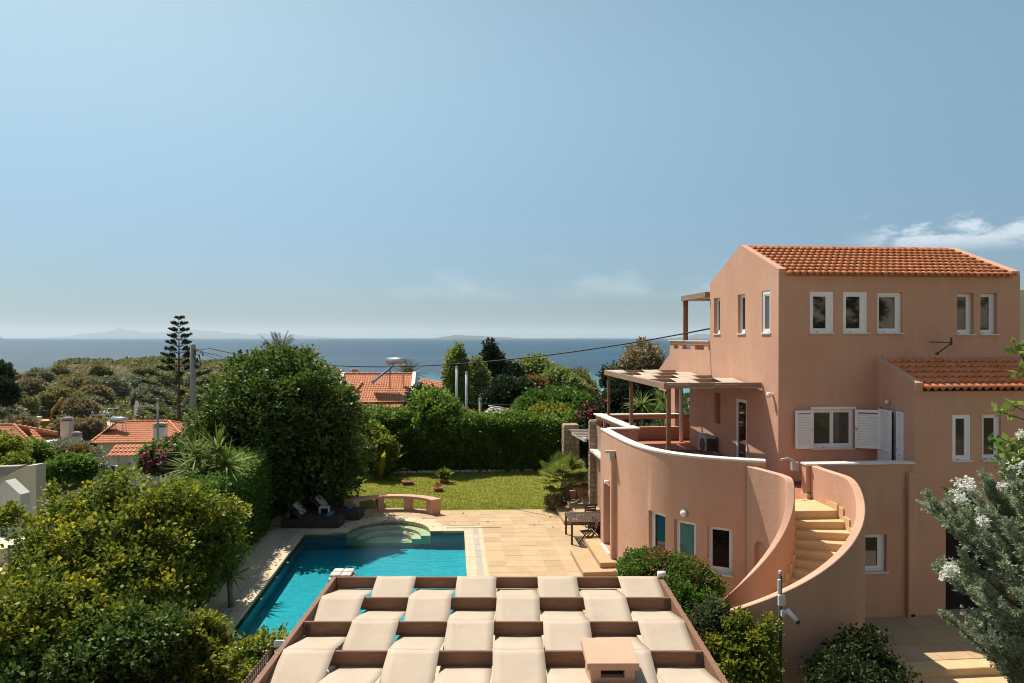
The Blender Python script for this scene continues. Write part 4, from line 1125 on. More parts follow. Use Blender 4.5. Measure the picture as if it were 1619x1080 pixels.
m = MB(); m.tube([(9.0, YF, 3.36), (9.0, YF - .1, 3.36), (9.0, YF - .11, 3.30)], .014, 8); m.build('tap', M['steel'], villa)
m = MB(); m.box((9.80, YW - .03, 0.75), (9.86, YW - .002, 1.0)); m.build('junction_box', M['plastic'], villa)
# bracket of an old aerial
aer = thing('aerial_bracket', (12.88, YF, 6.4), 'thin metal aerial bracket sticking out under the upper windows', 'bracket')
m = MB(); p = Vector((12.90, YF, 6.32)); m.tube([p, p + Vector((.14, -.35, .28))], .016, 6); m.tube([p + Vector((-.22, -.02, .32)), p + Vector((.14, -.35, .30))], .014, 6); m.tube([p + Vector((.14, -.35, .24)), p + Vector((.14, -.35, .44))], .026, 8); m.build('arm', M['darkmetal'], aer)
m = MB(); m.cbox((12.90, YF - .015, 6.30), (.08, .03, .1)); m.build('base_plate', M['darkmetal'], aer)
# ================================================================== PERGOLAS WITH WOVEN CANVAS
def pergola(name, label, org, rz, width, ys, nstrip, ztop, bh, bt, side, wood='wood', first_over=1, posts=(), gapw=0.02, over=0.0, brackets=False):
    """cross beams at local y in ys (far to near), canvas strips woven over and under them"""
    t = thing(name, (org[0], org[1], 0), label, 'pergola')
    ca, sa = math.cos(rz), math.sin(rz)
    def W(x, y, z): return Vector((org[0] + x * ca - y * sa, org[1] + x * sa + y * ca, z))
    ex, ey = Vector((ca, sa, 0)), Vector((-sa, ca, 0))
    for y in ys:
        m = MB(); m.frame_box(W(0, y - bt / 2, ztop - bh), ex * width, ey * bt, Vector((0, 0, bh))); m.build('beam', M[wood], t, 0.006)
    y0, y1 = ys[-1] - over, ys[0] + bt / 2
    for s, flag in zip((0, 1), side):
        if not flag: continue
        x = -0.085 if s == 0 else width + 0.005
        m = MB(); m.frame_box(W(x, y0, ztop - bh - .02), ex * .08, ey * (y1 - y0), Vector((0, 0, bh + .02))); m.build('side_beam', M['wood' if wood == 'wood' else wood], t, 0.006)
        if brackets:
            m = MB()
            yy = y0
            while yy < y1:
                m.frame_box(W(x + (0.08 if s else -.012), yy, ztop - .03), ex * .012, ey * .03, Vector((0, 0, .02))); yy += .32
            m.build('canvas_hook', M['steel'], t)
    sw = width / nstrip
    for k in range(nstrip):
        pts = []
        def ov(j): return (j + k + first_over) % 2 == 0
        for j, y in enumerate(ys):
            if ov(j): pts.append((y, ztop + .020))
            else: pts.append((y, ztop - bh - .012))
            if j == 0 and ov(0): pts.insert(0, (y + bt * .5 + .010, ztop - bh + .02)); pts[1] = (y + .01, ztop + .012)
        if not ov(len(ys) - 1): pts.append((ys[-1] - bt - over * .8, ztop - bh * .8))
        else: pts.append((ys[-1] - bt * .5 - .012, ztop - bh * .4))
        # resample with a little sag and roundness
        fine_ = []
        for (ya, za), (yb, zb) in zip(pts, pts[1:]):
            n = 10 if abs(ya - yb) > .3 else 1
            for q in range(n):
                f = q / n; e = f * f * (3 - 2 * f) if n > 1 else f
                e = f
                fine_.append((ya + (yb - ya) * f, za + (zb - za) * e - (0.006 * math.sin(math.pi * f) if n > 1 else 0)))
        fine_.append(pts[-1])
        x0, x1 = sw * k + gapw / 2, sw * (k + 1) - gapw / 2
        cols = 7
        vs, fs = [], []
        ph = RNG.random() * 6
        for i, (y, z) in enumerate(fine_):
            for c in range(cols):
                f = c / (cols - 1)
                inset = 0.006 * math.sin(i * .5 + ph) * (1 if c in (0, cols - 1) else 0)
                vs.append(W(x0 + (x1 - x0) * f + inset, y, z + 0.003 * math.sin(f * math.pi * 2 + i * .23 + ph) - 0.004 * math.sin(math.pi * f)))
        for i in range(len(fine_) - 1):
            for c in range(cols - 1):
                a = i * cols + c; fs.append((a, a + 1, a + cols + 1, a + cols))
        m = MB(); m.add(vs, fs, True); o = m.build('canvas_strip', M['canvas'], t)
        es = o.modifiers.new('crease', 'EDGE_SPLIT'); es.split_angle = R(9)
        sd = o.modifiers.new('thickness', 'SOLIDIFY'); sd.thickness = 0.004
    for px_, py_, z0, r in posts:
        m = MB(); m.frame_box(W(px_ - r, py_ - r, z0), ex * 2 * r, ey * 2 * r, Vector((0, 0, ztop - bh - z0))); m.build('post', M['wood'], t, 0.005)
    return t, W, ex, ey
PO = (-2.05, 12.33)
t, W, ex, ey = pergola('garden_pergola', 'brown timber pergola with eight woven sand canvas strips in front of the pool', PO, R(-5.0), 5.70,
        [0, -.95, -1.9, -2.86, -3.81, -4.76, -5.7], 8, 2.5, 0.20, 0.045, (1, 1), posts=((5.6, 0, 0, .07), (5.6, -5.0, -.5, .07), (.1, -5.0, -.5, .07)), gapw=0.015, over=0.4, brackets=True)
for j, (x, y) in enumerate(((.03, -1.9), (.03, -3.81), (5.6, -.95), (5.6, -2.86))):
    m = MB(); m.frame_box(W(x, y - .034, 2.36), ex * .07, ey * .005, Vector((0, 0, .1))); m.build('angle_bracket', M['darkmetal'], t)
def stone_pillar(c, size, z1, label, mat='whitestone', rz=0.0, z0=0.0, rows=None, group=None):
    """rough stones laid round a mortar core"""
    p = thing('stone_pillar', (c[0], c[1], z0), label, 'pillar', group)
    m = MB(); m.cbox((c[0], c[1], (z0 + z1) / 2), (size - .05, size - .05, z1 - z0 - .03), rz); m.build('mortar_core', M['mortar'], p)
    mt = Matrix.Rotation(rz, 3, 'Z'); z = z0; r = 0
    while z < z1 - .03:
        h = min(0.12 + RNG.random() * .10, z1 - z)
        for side in range(4):
            ms = mt @ Matrix.Rotation(side * math.pi / 2, 3, 'Z')
            x = -size / 2
            while x < size / 2 - .04:
                w_ = min(.12 + RNG.random() * .18, size / 2 - x)
                if size / 2 - x - w_ < .06: w_ = size / 2 - x
                q = ms @ Vector((x + w_ / 2, -size / 2 + .015, 0))
                m = MB(); m.cbox((c[0] + q.x, c[1] + q.y, z + h / 2), (w_ - .016, .07 + RNG.random() * .03, h - .016), rz + side * math.pi / 2 + RNG.normal() * .02, RNG.normal() * .03)
                m.build('stone', M[mat], p, 0.012); x += w_
        z += h; r += 1
    for a in (-.25, .25):
        for b in (-.25, .25):
            q = mt @ Vector((a * size, b * size, 0)); m = MB(); m.cbox((c[0] + q.x, c[1] + q.y, z1 + .01), (size * .48, size * .48, .05), rz + RNG.normal() * .05); m.build('stone', M[mat], p, 0.012)
    return p
stone_pillar((-2.00, 12.62), 0.38, 2.46, 'pale rough stone pillar at the pool corner of the front pergola', rz=R(-5), z0=1.2 - 1.2)
lamp = thing('pergola_spotlight', tuple(W(-.2, -2.35, 2.3)), 'small grey spotlight clipped to the left side beam of the front pergola', 'spotlight')
m = MB(); q = W(-.20, -2.35, 2.36); m.cbox(tuple(q), (.16, .12, .10), R(-5), R(-30)); m.build('housing', M['greypaint'], lamp, .01)
m = MB(); m.frame_box(W(-.12, -2.37, 2.33), ex * .04, ey * .04, Vector((0, 0, .03))); m.build('clip', M['steel'], lamp)
lamp = thing('pergola_spotlight', tuple(W(5.80, -.12, 2.5)), 'small white spotlight on the far right corner of the front pergola', 'spotlight')
m = MB(); q = W(5.76, -.05, 2.57); m.tube([q + ex * -.07, q + ex * .07], .05, 10); m.build('housing', M['whitepaint'], lamp); m = MB(); m.tube([q, q - Vector((0, 0, .07))], .015, 6); m.build('clip', M['steel'], lamp)
# barbecue chimney rising through the front pergola
bbq = thing('barbecue_chimney', (2.0, 8.55, 0), 'terracotta barbecue chimney with flat cap poking through the front pergola', 'chimney')
bx0, bx1, by0, by1 = 1.70, 2.28, 8.20, 8.92
bz = 2.76
BRZ = R(-4.5); bc = ((bx0 + bx1) / 2, (by0 + by1) / 2)
def bb(m, cx, cyy, cz, sx, sy_, sz):
    q = Matrix.Rotation(BRZ, 3, 'Z') @ Vector((cx, cyy, 0)); m.cbox((bc[0] + q.x, bc[1] + q.y, cz), (sx, sy_, sz), BRZ)
m = MB(); bb(m, 0, 0, bz - .045, .64, .72, .09); m.build('cap', PLM, bbq, .006)
m = MB()
for a in (-.21, .21):
    for b in (-.25, .25): bb(m, a, b, bz - .15, .13, .13, .12)
bb(m, 0, 0, bz - .50, .54, .60, .58); bb(m, 0, 0.0, bz - 1.6, .9, .9, 1.7); m.build('stack', PLM, bbq, .006)
m = MB(); bb(m, 0, 0, bz - .19, .36, .40, .04); bb(m, 0, .02, bz - .14, .40, .02, .10); m.build('flue', M['blackgap'], bbq)
pergola('terrace_pergola', 'timber pergola with pale canvas strips shading the round upper terrace', (5.80, 18.12), 0.0, 2.68, [7.3, 5.45, 3.65, 1.85, 0.0], 4, 5.52, 0.15, 0.06, (1, 0), 'woodpale', first_over=0,
        posts=((.06, 7.2, 3.0, .045), (.06, 3.9, 2.9, .05), (.06, .02, 2.9, .052)), over=0.03)
pergola('roof_pergola', 'small canvas pergola on dark posts over the top terrace', (8.46, 22.05), 0.0, 4.0, [2.4, 1.6, .8, 0.02], 5, 8.28, 0.17, 0.07, (1, 0), 'woodpale', first_over=1,
        posts=((.06, 2.36, 6.66, .075), (3.9, 2.3, 6.66, .075)), over=0.0)
# garden pergola of pale rafters between two stone pillars behind the house
stone_pillar((4.93, 28.3), 0.60, 3.10, 'square field stone pillar standing free behind the fan palm', 'fieldstone', z0=-.1)
stone_pillar((5.28, 25.35), 0.26, 3.62, 'slim stone pillar against the far corner of the round terrace', 'fieldstone', z0=0)
raf = thing('pale_rafters', (5.2, 27, 2.8), 'pale weathered rafters bridging the two field stone pillars', 'rafters')
for k, dx in enumerate((0.0, .3, .6)):
    m = MB(); m.frame_box((4.98 + dx, 25.5, 2.80 + .0 * k), (.09, 0, 0), (-.12, 2.9, -.06), (0, 0, .14)); m.build('rafter', M['whitestone'], raf)
m = MB()
for k in range(5): m.frame_box((4.8, 25.8 + k * .5, 2.95 - .01 * k), (1.0, .02, 0), (0, .06, 0), (0, 0, .05))
m.build('battens', M['whitestone'], raf)
# steps beside the house and towards the garden
for k, (nm, lab, bxs) in enumerate((('house_steps', 'two honey limestone steps up to the side door of the round room', [((3.66, 18.9, 0), (4.72, 21.0, .155)), ((4.21, 19.2, .155), (4.72, 21.55, .31))]),
                        ('garden_steps', 'limestone steps rising to the garden behind the slatted table', [((4.0, 24.3, 0), (6.0, 26.7, .16)), ((4.5, 24.4, .16), (6.0, 27.2, .32)), ((5.05, 24.5, .32), (6, 27.6, .48))]))):
    s = thing(nm, bxs[0][0], lab, 'steps')
    for a, b in bxs:
        m = MB(); m.box(a, b); m.build('step', M['paver'], s, .012)
# planter of rendered masonry behind the palm
pl = thing('masonry_planter', (5.2, 27.2, 0), 'low terracotta masonry planter beside the garden steps', 'planter')
m = MB(); m.box((4.95, 26.9, 0.0), (5.9, 28.0, .92)); m.build('body', PLM, pl); m = MB(); m.box((4.9, 26.86, .921), (5.95, 28.05, .97)); m.build('coping', M['coping'], pl)
m = MB(); m.box((4.66, 26.95, 0.3), (4.93, 27.15, .62)); m.build('end_block', PLM, pl)
# ================================================================== FURNITURE
# curved garden bench
bench = thing('curved_bench', (-2.25, 27.3, 0), 'curved terracotta masonry bench on the edge of the lawn', 'bench')
bcx, bcy, b_r0, b_r1 = -2.28, 25.62, 1.62, 2.05
def bsec(r0, r1, a0, a1, z0, z1, n=8):
    ts = [R(t) for t in np.linspace(a0, a1, n)]
    m = MB(); m.prism([(bcx + r1 * math.cos(t), bcy - .0 + r1 * .78 * math.sin(t) + SH * r1 * math.cos(t)) for t in ts] + [(bcx + r0 * math.cos(t), bcy + r0 * .78 * math.sin(t) + SH * r0 * math.cos(t)) for t in ts[::-1]], z0, z1); return m
BZ = .08
bsec(b_r0, b_r1, 26, 154, .40 + BZ, .50 + BZ, 30).build('seat', PLM, bench, .012)
for a, b in ((26, 40), (68, 77), (103, 112), (140, 154)): bsec(b_r0 + .02, b_r1 - .02, a + .6, b - .6, 0, .398 + BZ).build('leg', PLM, bench)
bsec(b_r0 - .02, b_r1 + .0, 41, 139, -.05, .03, 30).build('plinth', PLM, bench)
def lounger(x, y, rz, label, tilt, clabel=None):
    t = thing('sun_lounger', (0, 0, 0), label, 'sun lounger', 'rattan loungers by the pool')
    m = MB(); m.box((-1.05, -.36, 0), (1.05, .36, .30)); m.build('base', M['rattan'], t, .015)
    m = MB(); m.frame_box((-.36, -.33, .305), (1.40, 0, 0), (0, .66, 0), (0, 0, .035)); m.build('seat', M['rattan'], t, .01)
    m = MB(); m.frame_box((-.38, -.33, .30), (-.72 * math.cos(tilt), 0, .72 * math.sin(tilt)), (0, .66, 0), (.05 * math.sin(tilt), 0, .05 * math.cos(tilt))); m.build('backrest', M['rattan'], t, .01)
    t.location = (x, y, 0); t.rotation_euler.z = rz
    return t
def on(t, x, y, z): return Matrix.LocRotScale(t.location, t.rotation_euler, None) @ Vector((x, y, z))
l1 = lounger(-5.0, 25.05, R(-6), 'dark rattan lounger nearest the pool corner with its back half raised', R(48))
l2 = lounger(-4.42, 26.05, R(-8), 'dark rattan lounger behind the other beside the curved bench', R(46))
for t, lab in ((l1, 'patterned grey cushion leaning on the lounger nearest the pool'), (l2, 'patterned grey cushion on the lounger beside the curved bench')):
    c = thing('cushion', tuple(on(t, -.45, 0, .4)), lab, 'cushion', 'lounger cushions')
    m = MB()
    o = on(t, -.36, -.24, .40); a = on(t, -.36 - .34, -.24, .40 + .38) - o; b = on(t, -.36, .22, .40) - o; cc = a.cross(b).normalized() * -.10
    if cc.z < 0: cc = -cc
    m.frame_box(o, a, b, cc); ob = m.build('cover', M['cushion'], c, .04, 3)
for t, lab, xx in ((l1, 'rolled blue towel on the foot of the lounger nearest the pool', .62), (l2, 'rolled blue towel on the foot of the lounger by the bench', .66)):
    c = thing('rolled_towel', tuple(on(t, xx, 0, .34)), lab, 'towel', 'rolled towels')
    m = MB(); p, q = on(t, xx - .05, -.22, .41), on(t, xx + .05, .22, .41); m.tube([p, p.lerp(q, .03), q.lerp(p, .03), q], [.055, .07, .07, .055], 12); m.build('roll', M['towel'], c)
st = thing('stool', (-4.70, 25.58, 0), 'small white plastic stool standing between the two loungers', 'stool')
m = MB(); m.cbox((-4.70, 25.58, .52), (.38, .30, .03)); m.build('seat', M['plastic'], st, .012)
for a in (-.16, .16):
    for b in (-.12, .12): m = MB(); m.tube([(-4.70 + a * 1.15, 25.58 + b * 1.15, 0), (-4.70 + a, 25.58 + b, .505)], .018, 6); m.build('leg', M['plastic'], st)
# slatted table with folding chairs
tb = thing('garden_table', (4.3, 22.4, 0), 'dark slatted wooden garden table beside the house', 'table')
TX0, TX1, TY0, TY1, TZ = 3.84, 5.15, 21.95, 23.2, .74
m = MB()
for a in ((TX0, TY0, TX1, TY0 + .08), (TX0, TY1 - .08, TX1, TY1), (TX0, TY0 + .08, TX0 + .08, TY1 - .08), (TX1 - .08, TY0 + .08, TX1, TY1 - .08)): m.box((a[0], a[1], TZ - .05), (a[2], a[3], TZ))
m.build('frame', M['teak'], tb)
k = 0
x = TX0 + .10
while x < TX1 - .12:
    m = MB(); m.box((x, TY0 + .085, TZ - .03), (x + .055, TY1 - .085, TZ - .004)); m.build('slat', M['teak'], tb); x += .085
for a, b in ((TX0 + .04, TY0 + .04), (TX1 - .04, TY0 + .04), (TX0 + .04, TY1 - .04), (TX1 - .04, TY1 - .04)):
    m = MB(); m.cbox((a, b, (TZ - .05) / 2), (.06, .06, TZ - .05)); m.build('leg', M['teak'], tb)
def folding_chair(x, y, rz, label):
    t = thing('folding_chair', (0, 0, 0), label, 'chair', 'folding chairs round the slatted table')
    for s in (-.2, .2):
        m = MB(); m.tube([(s, -.26, 0), (s, .12, .45), (s, .28, .88)], .018, 6); m.build('frame', M['teak'], t)
        m = MB(); m.tube([(s * .85, .24, 0), (s * .85, -.20, .43)], .018, 6); m.build('leg', M['teak'], t)
    for k in range(5): m = MB(); m.box((-.2, -.24 + k * .075, .43), (.2, -.185 + k * .075, .45)); m.build('seat_slat', M['teak'], t)
    for k in range(3): m = MB(); m.frame_box((-.2, .165 + .036 * k, .58 + .1 * k), (.4, 0, 0), (.0, .018, -.006), (0, .028, .078)); m.build('back_slat', M['teak'], t)
    t.location = (x, y, 0); t.rotation_euler.z = rz; return t
folding_chair(4.42, 21.9, R(-68), 'dark folding chair at the near left side of the slatted table')
folding_chair(4.75, 22.5, R(-100), 'dark folding chair half hidden under the right side of the slatted table')
folding_chair(4.85, 24.1, R(190), 'dark folding chair behind the slatted table against the house')
bas = thing('clay_bowl', (4.55, 24.9, .16), 'shallow clay bowl on the garden steps behind the table', 'bowl'); m = MB(); m.lathe((4.55, 24.9, .16), [(0, .0), (.16, .0), (.28, .14), (.25, .14), (.14, .03), (0, .03)], 16); m.build('bowl', M['pot'], bas)
# terrace furniture
rec = thing('folding_sunbed', (6.9, 19.6, 2.9), 'black folding sunbed on the round upper terrace', 'sunbed')
m = MB(); m.frame_box((6.35, 19.35, 3.34), (.95, .0, -.06), (.1, .95, 0), (0, 0, .025)); m.build('seat', M['rattan'], rec); m = MB(); m.frame_box((7.32, 19.35, 3.28), (.75, .0, -.10), (.1, .95, 0.02), (0, 0, .025)); m.build('footrest', M['darkmetal'], rec)
m = MB()
for y in (19.45, 20.2):
    m.tube([(6.75, y, 3.32), (6.85, y, 2.91), (7.25, y, 2.91), (7.3, y, 3.28)], .016, 6); m.tube([(7.6, y, 2.91), (7.9, y, 3.2)], .016, 6)
m.build('legs_frame', M['darkmetal'], rec)
ac = thing('air_conditioner', (8.2, 21.9, 2.95), 'grey outdoor air conditioner unit against the terrace wall', 'air conditioner')
m = MB(); m.box((8.08, 21.2, 3.0), (8.42, 22.0, 3.58)); m.build('casing', M['greypaint'], ac, .012)
m = MB(); m.tube([(8.075, 21.5, 3.29), (8.06, 21.5, 3.29)], .2, 16); m.build('fan_grille', M['darkmetal'], ac)
m = MB(); m.frame_box((8.1, 21.19, 3.05), (.3, 0, 0), (0, .008, 0), (0, 0, .46)); m.build('side_grille', M['darkmetal'], ac)
# clay bowls and pots in the garden
def bowl_plant(x, y, r, h, label, lmat, n, lh, grp='clay bowls on the lawn', z=0):
    t = thing('planted_bowl', (x, y, z), label, 'planter', grp)
    m = MB(); m.lathe((x, y, z), [(0, 0), (r * .55, 0), (r, h), (r * .92, h), (r * .86, h * .8), (0, h * .8)], 18); m.build('bowl', M['pot'], t)
    P = np.stack([x + RNG.normal(size=n) * r * .4, y + RNG.normal(size=n) * r * .4, np.full(n, z + h * .8)], 1) + RNG.random((n, 1)) * np.array([0, 0, lh * .6])
    quads_mesh('foliage', leaf_quads(P, RNG.normal(size=(n, 3)) * .5 + np.array([0, 0, 1.0]), lh * .5, .2), 4, L[lmat], t)
bowl_plant(-2.05, 31.7, .30, .16, 'clay bowl of low dry plants farthest left on the lawn', 'maquis', 60, .2)
bowl_plant(-.40, 31.9, .27, .17, 'clay bowl holding tall green grassy plant on the lawn', 'lime', 160, .55)
bowl_plant(-.62, 30.2, .25, .15, 'clay bowl with reddish sprigs nearest the paving on the lawn', 'rust', 50, .25)
bowl_plant(-5.05, 28.0, .32, .62, 'tall terracotta pot with brownish plant behind the loungers', 'brownleaf', 220, .6, 'terracotta pots by the big tree')
bowl_plant(-5.2, 31.6, .34, .42, 'round terracotta pot at the edge of the lawn under the big tree', 'darkshrub', 200, .4, 'terracotta pots by the big tree')
bw = thing('clay_bowl', (-4.0, 27.05, 0), 'empty dark clay bowl beside the left end of the curved bench', 'bowl'); m = MB(); m.lathe((-4.0, 27.1, 0), [(0, 0), (.2, 0), (.34, .24), (.30, .24), (.2, .05), (0, .05)], 16); m.build('bowl', M['pot'], bw)
# pole with aerial box and camera in front of the stair wall
pole = thing('camera_pole', (6.62, 11.95, 0), 'dark green pole with white aerial box and security camera by the stair wall', 'pole')
q = far(1233, 1068, 12.42); bx, by = q.x, q.y
m = MB(); m.tube([(bx, by, -.3), (bx, by, 2.42)], .035, 10); m.build('pole', surf('green painted steel', (.03, .055, .045), (.05, .05, .04), 12, .6), pole)
m = MB(); m.cbox((bx - .0, by - .06, 2.0), (.13, .06, .20)); m.cbox((bx - .03, by - .03, 2.24), (.05, .05, .26)); m.build('aerial_box', M['plastic'], pole, .01)
m = MB(); m.tube([(bx, by, 2.38), (bx + .0, by, 2.52)], .028, 8); m.build('aerial', M['greypaint'], pole)
m = MB(); m.tube([(bx + .03, by - .05, 1.80), (bx + .12, by - .13, 1.76)], .03, 8); m.tube([(bx + .08, by - .10, 1.84), (bx + .18, by - .28, 1.70)], .045, 10); m.build('camera_body', M['plastic'], pole)
m = MB(); m.tube([(bx + .18, by - .28, 1.70), (bx + .2, by - .31, 1.68)], .042, 10); m.build('camera_lens', M['darkmetal'], pole)
m = MB(); m.cbox((bx + .02, by - .04, 1.76), (.06, .09, .1)); m.build('camera_mount', M['plastic'], pole)
m = MB()
for z in (1.52, .25): m.cbox((bx, by + .02, z), (.16, .05, .035))
m.build('clamp', M['greypaint'], pole)
m = MB(); m.tube([(bx + .02, by, .2), (bx + .1, by - .1, .1), (bx + .3, by - .2, .03)], .012, 6); m.build('cable', M['wire'], pole)
# railing beside the pergola
rl = thing('metal_railing', (-3.4, 12, 0), 'dark metal railing of close upright bars left of the front pergola', 'railing')
pA, pB = far(433, 1022, 12.9), far(372, 1098, 11.0)
for k in range(19):
    p = pA.lerp(pB, k / 18.0); m = MB(); m.tube([(p.x, p.y, -.2), (p.x, p.y, p.z)], .014, 6); m.lathe((p.x, p.y, p.z), [(.014, 0), (.026, .02), (.018, .045), (0, .05)], 8); m.build('bar', M['woodpale'], rl)
for dz in (-.12, -.9):
    m = MB(); m.tube([(pA.x, pA.y, pA.z + dz), (pB.x, pB.y, pB.z + dz)], .016, 6); m.build('rail', M['darkmetal'], rl)
gw_ = thing('garden_wall', (-5, 12.8, 0), 'low weathered tan garden wall at the near edge of the planting', 'wall')
m = MB(); m.box((-11, 12.75, -.6), (-2.6, 13.02, .27)); m.build('wall', M['concrete'], gw_, .02)
lw = thing('retaining_wall', (12, 12.3, -.5), 'low honey field stone retaining wall beside the entrance steps', 'wall')
m = MB(); m.frame_box((11.55, 13.2, -.9), (2.6, .1, 0), (.35, -2.6, 0), (0, 0, .80)); m.build('core', M['mortar'], lw)
for k in range(9):
    for j in range(4):
        p = Vector((11.53, 13.2, -.9)) + Vector((.35, -2.6, 0)) * ((k + .5 * (j % 2)) / 9.5); m = MB(); m.cbox((p.x, p.y - .12, -.8 + j * .19), (.10, .25, .17), R(8) + RNG.normal() * .03); m.build('stone', M['fieldstone'], lw, .015)
for k in range(6):
    m = MB(); m.cbox((11.75 + k * .42, 13.1 + .02 * k, -.06), (.40, .3, .08), RNG.normal() * .05); m.build('stone', M['fieldstone'], lw, .015)
# ================================================================== VEGETATION
def blades(name, P, D, length, width, mat, parent, droop=0.3, seg=3, young=None):
    """long strap leaves bending outwards; P base points, D directions"""
    n = len(P); D = unit(D); Ls = length * (0.75 + .5 * RNG.random((n, 1)))
    side = unit(np.cross(D, np.tile(np.array([[0, 0, 1.0]]), (n, 1)) + RNG.normal(size=(n, 3)) * .15))
    V = []
    prev = P; pd = D
    wid = [1.0, 0.9, 0.6, 0.0]
    for s in range(seg):
        nd = unit(pd + np.array([0, 0, -droop / seg]) * (1 + .6 * RNG.random((n, 1))))
        nxt = prev + nd * Ls / seg
        w0, w1 = np.interp([s / seg, (s + 1) / seg], [0, .3, .7, 1], [.6, 1, .8, .05])
        V.append(np.stack([prev - side * width * w0, prev + side * width * w0, nxt + side * width * w1, nxt - side * width * w1], 1))
        prev, pd = nxt, nd
    V = np.stack(V, 1).reshape(-1, 3)
    return quads_mesh(name, V, 4, mat, parent, np.full(n * seg, 0.0) if young is None else np.repeat(young, seg))
def sphere_dirs(n, zmin=-.3):
    d = unit(RNG.normal(size=(n * 4, 3))); d = d[d[:, 2] > zmin]; return d[:n]
def yucca(base, heads, label, length, width=.022, n=70, group=None, lm='yucca'):
    t = thing('yucca', base, label, 'yucca', group)
    m = MB(); Ps, Ds = [], []
    for h in heads:
        m.tube([base, (Vector(base).lerp(Vector(h), .55) + Vector((0, 0, .05))), h], [.07, .06, .05], 7)
        d = sphere_dirs(n, -.35); Ps.append(np.array(h) + d * .03); Ds.append(d)
    m.build('trunk', M['barkgrey'], t)
    P, D = np.concatenate(Ps), np.concatenate(Ds)
    blades('rosettes', P, D, length, width, L[lm], t, .25, young=np.clip(RNG.normal(.15, .2, len(P)), 0, 1)); return t
def fan_palm(base, h, label, nf=16, rad=1.0, lm='palm', trunk_r=.16, group=None):
    t = thing('fan_palm', base, label, 'palm', group); b = Vector(base)
    m = MB(); m.tube([b - Vector((0, 0, .1)), b + Vector((0, 0, h * .6)), b + Vector((0, 0, h))], [trunk_r * 1.2, trunk_r, trunk_r * .8], 10); m.build('trunk', M['bark'], t)
    stem = MB(); V = []; yg = []
    for k in range(nf):
        az_ = 2.4 * k; elv = R(78 - 95 * (k / nf)); L_ = rad * (.55 + .15 * RNG.random())
        d = Vector((math.cos(az_) * math.cos(elv), math.sin(az_) * math.cos(elv), math.sin(elv)))
        p0 = b + Vector((0, 0, h)); p1 = p0 + d * L_
        stem.tube([p0, p1], [.016, .01], 5)
        sd = d.cross(Vector((0, 0, 1))).normalized(); upv = sd.cross(d)
        nl = 22; fl = rad * .62; old = RNG.random() * .5 if elv < R(10) else 0.1 * RNG.random()
        for j in range(nl):
            a = R(-115 + 230 * j / (nl - 1)); dd = (d * math.cos(a) + sd * math.sin(a) + upv * .12).normalized()
            ln = fl * (1 - .25 * abs(a) / 2) * (.9 + .2 * RNG.random()); w = dd.cross(upv).normalized() * ln * .075
            q = p1 + dd * ln * .6; tip = p1 + dd * ln - Vector((0, 0, .12 * ln))
            V += [p1, q + w, tip, q - w]; yg.append(old)
    stem.build('leaf_stalks', L[lm], t)
    quads_mesh('crown', np.array([tuple(v) for v in V]), 4, L[lm], t, yg); return t
def feather_palm(base, h, label, nf=26, rad=2.0, lm='palmdull', trunk_r=.2, group=None):
    t = thing('date_palm', base, label, 'palm', group); b = Vector(base)
    m = MB(); m.tube([b - Vector((0, 0, .2)), b + Vector((0.1, 0, h * .5)), b + Vector((0, 0, h))], [trunk_r * 1.2, trunk_r, trunk_r], 10); m.build('trunk', M['bark'], t)
    stem = MB(); V = []
    for k in range(nf):
        az_ = 2.4 * k; elv = R(80 - 100 * (k / nf)); d = Vector((math.cos(az_) * math.cos(elv), math.sin(az_) * math.cos(elv), math.sin(elv)))
        p = b + Vector((0, 0, h)); pts = [p]
        for s in range(8): d = (d + Vector((0, 0, -.10))).normalized(); p = p + d * rad / 8; pts.append(p)
        stem.tube(pts, [.03, .028, .025, .02, .018, .015, .012, .01, .006], 4)
        for s in range(1, 9):
            for q in range(3):
                c = pts[s - 1].lerp(pts[s], q / 3); dd = (pts[s] - pts[s - 1]).normalized(); sd = dd.cross(Vector((0, 0, 1))).normalized()
                for sg in (-1, 1):
                    o = (dd * .55 + sd * sg * .9 + Vector((0, 0, -.05 + .4 * RNG.random()))).normalized(); ln = rad * .26 * (1 - .5 * abs(s - 4) / 5); w = dd * .035 * rad * .5
                    V += [c, c + o * ln * .5 + w, c + o * ln, c + o * ln * .5 - w]
    stem.build('leaf_stalks', L[lm], t); quads_mesh('crown', np.array([tuple(v) for v in V]), 4, L[lm], t); return t
def shrub(name, label, cat, blobs, lm, clumps, per, size, clump_r, group=None, stems=True, flowers=None, **kw):
    c = Vector(blobs[0][:3]); zb = min(b[2] - b[5] for b in blobs)
    base = (c.x, c.y, zb)
    t = thing(name, base, label, cat, group)
    if stems:
        m = MB(); limbs(m, base, tuple(c), .05, [b[:3] for b in blobs], len(label)); m.build('stem', M['bark'], t)
    crown('foliage', blobs, clumps, per, size, clump_r, L[lm], t, **kw)
    if flowers:
        fm, n, per_f, fs, fr, top = flowers
        bl = [(b[0], b[1], b[2], b[3] * 1.02, b[4] * 1.02, b[5] * 1.02) for b in blobs]
        crown('flowers', bl, n, per_f, fs, fr, L[fm], t, inner=0, aspect=.6, zmin=top, seed=9)['kind'] = 'stuff'
    return t
def B(px, py, d, rx, rz, ry=None):
    p = far(px, py, d); return (p.x, p.y, p.z, rx, ry or rx, rz)
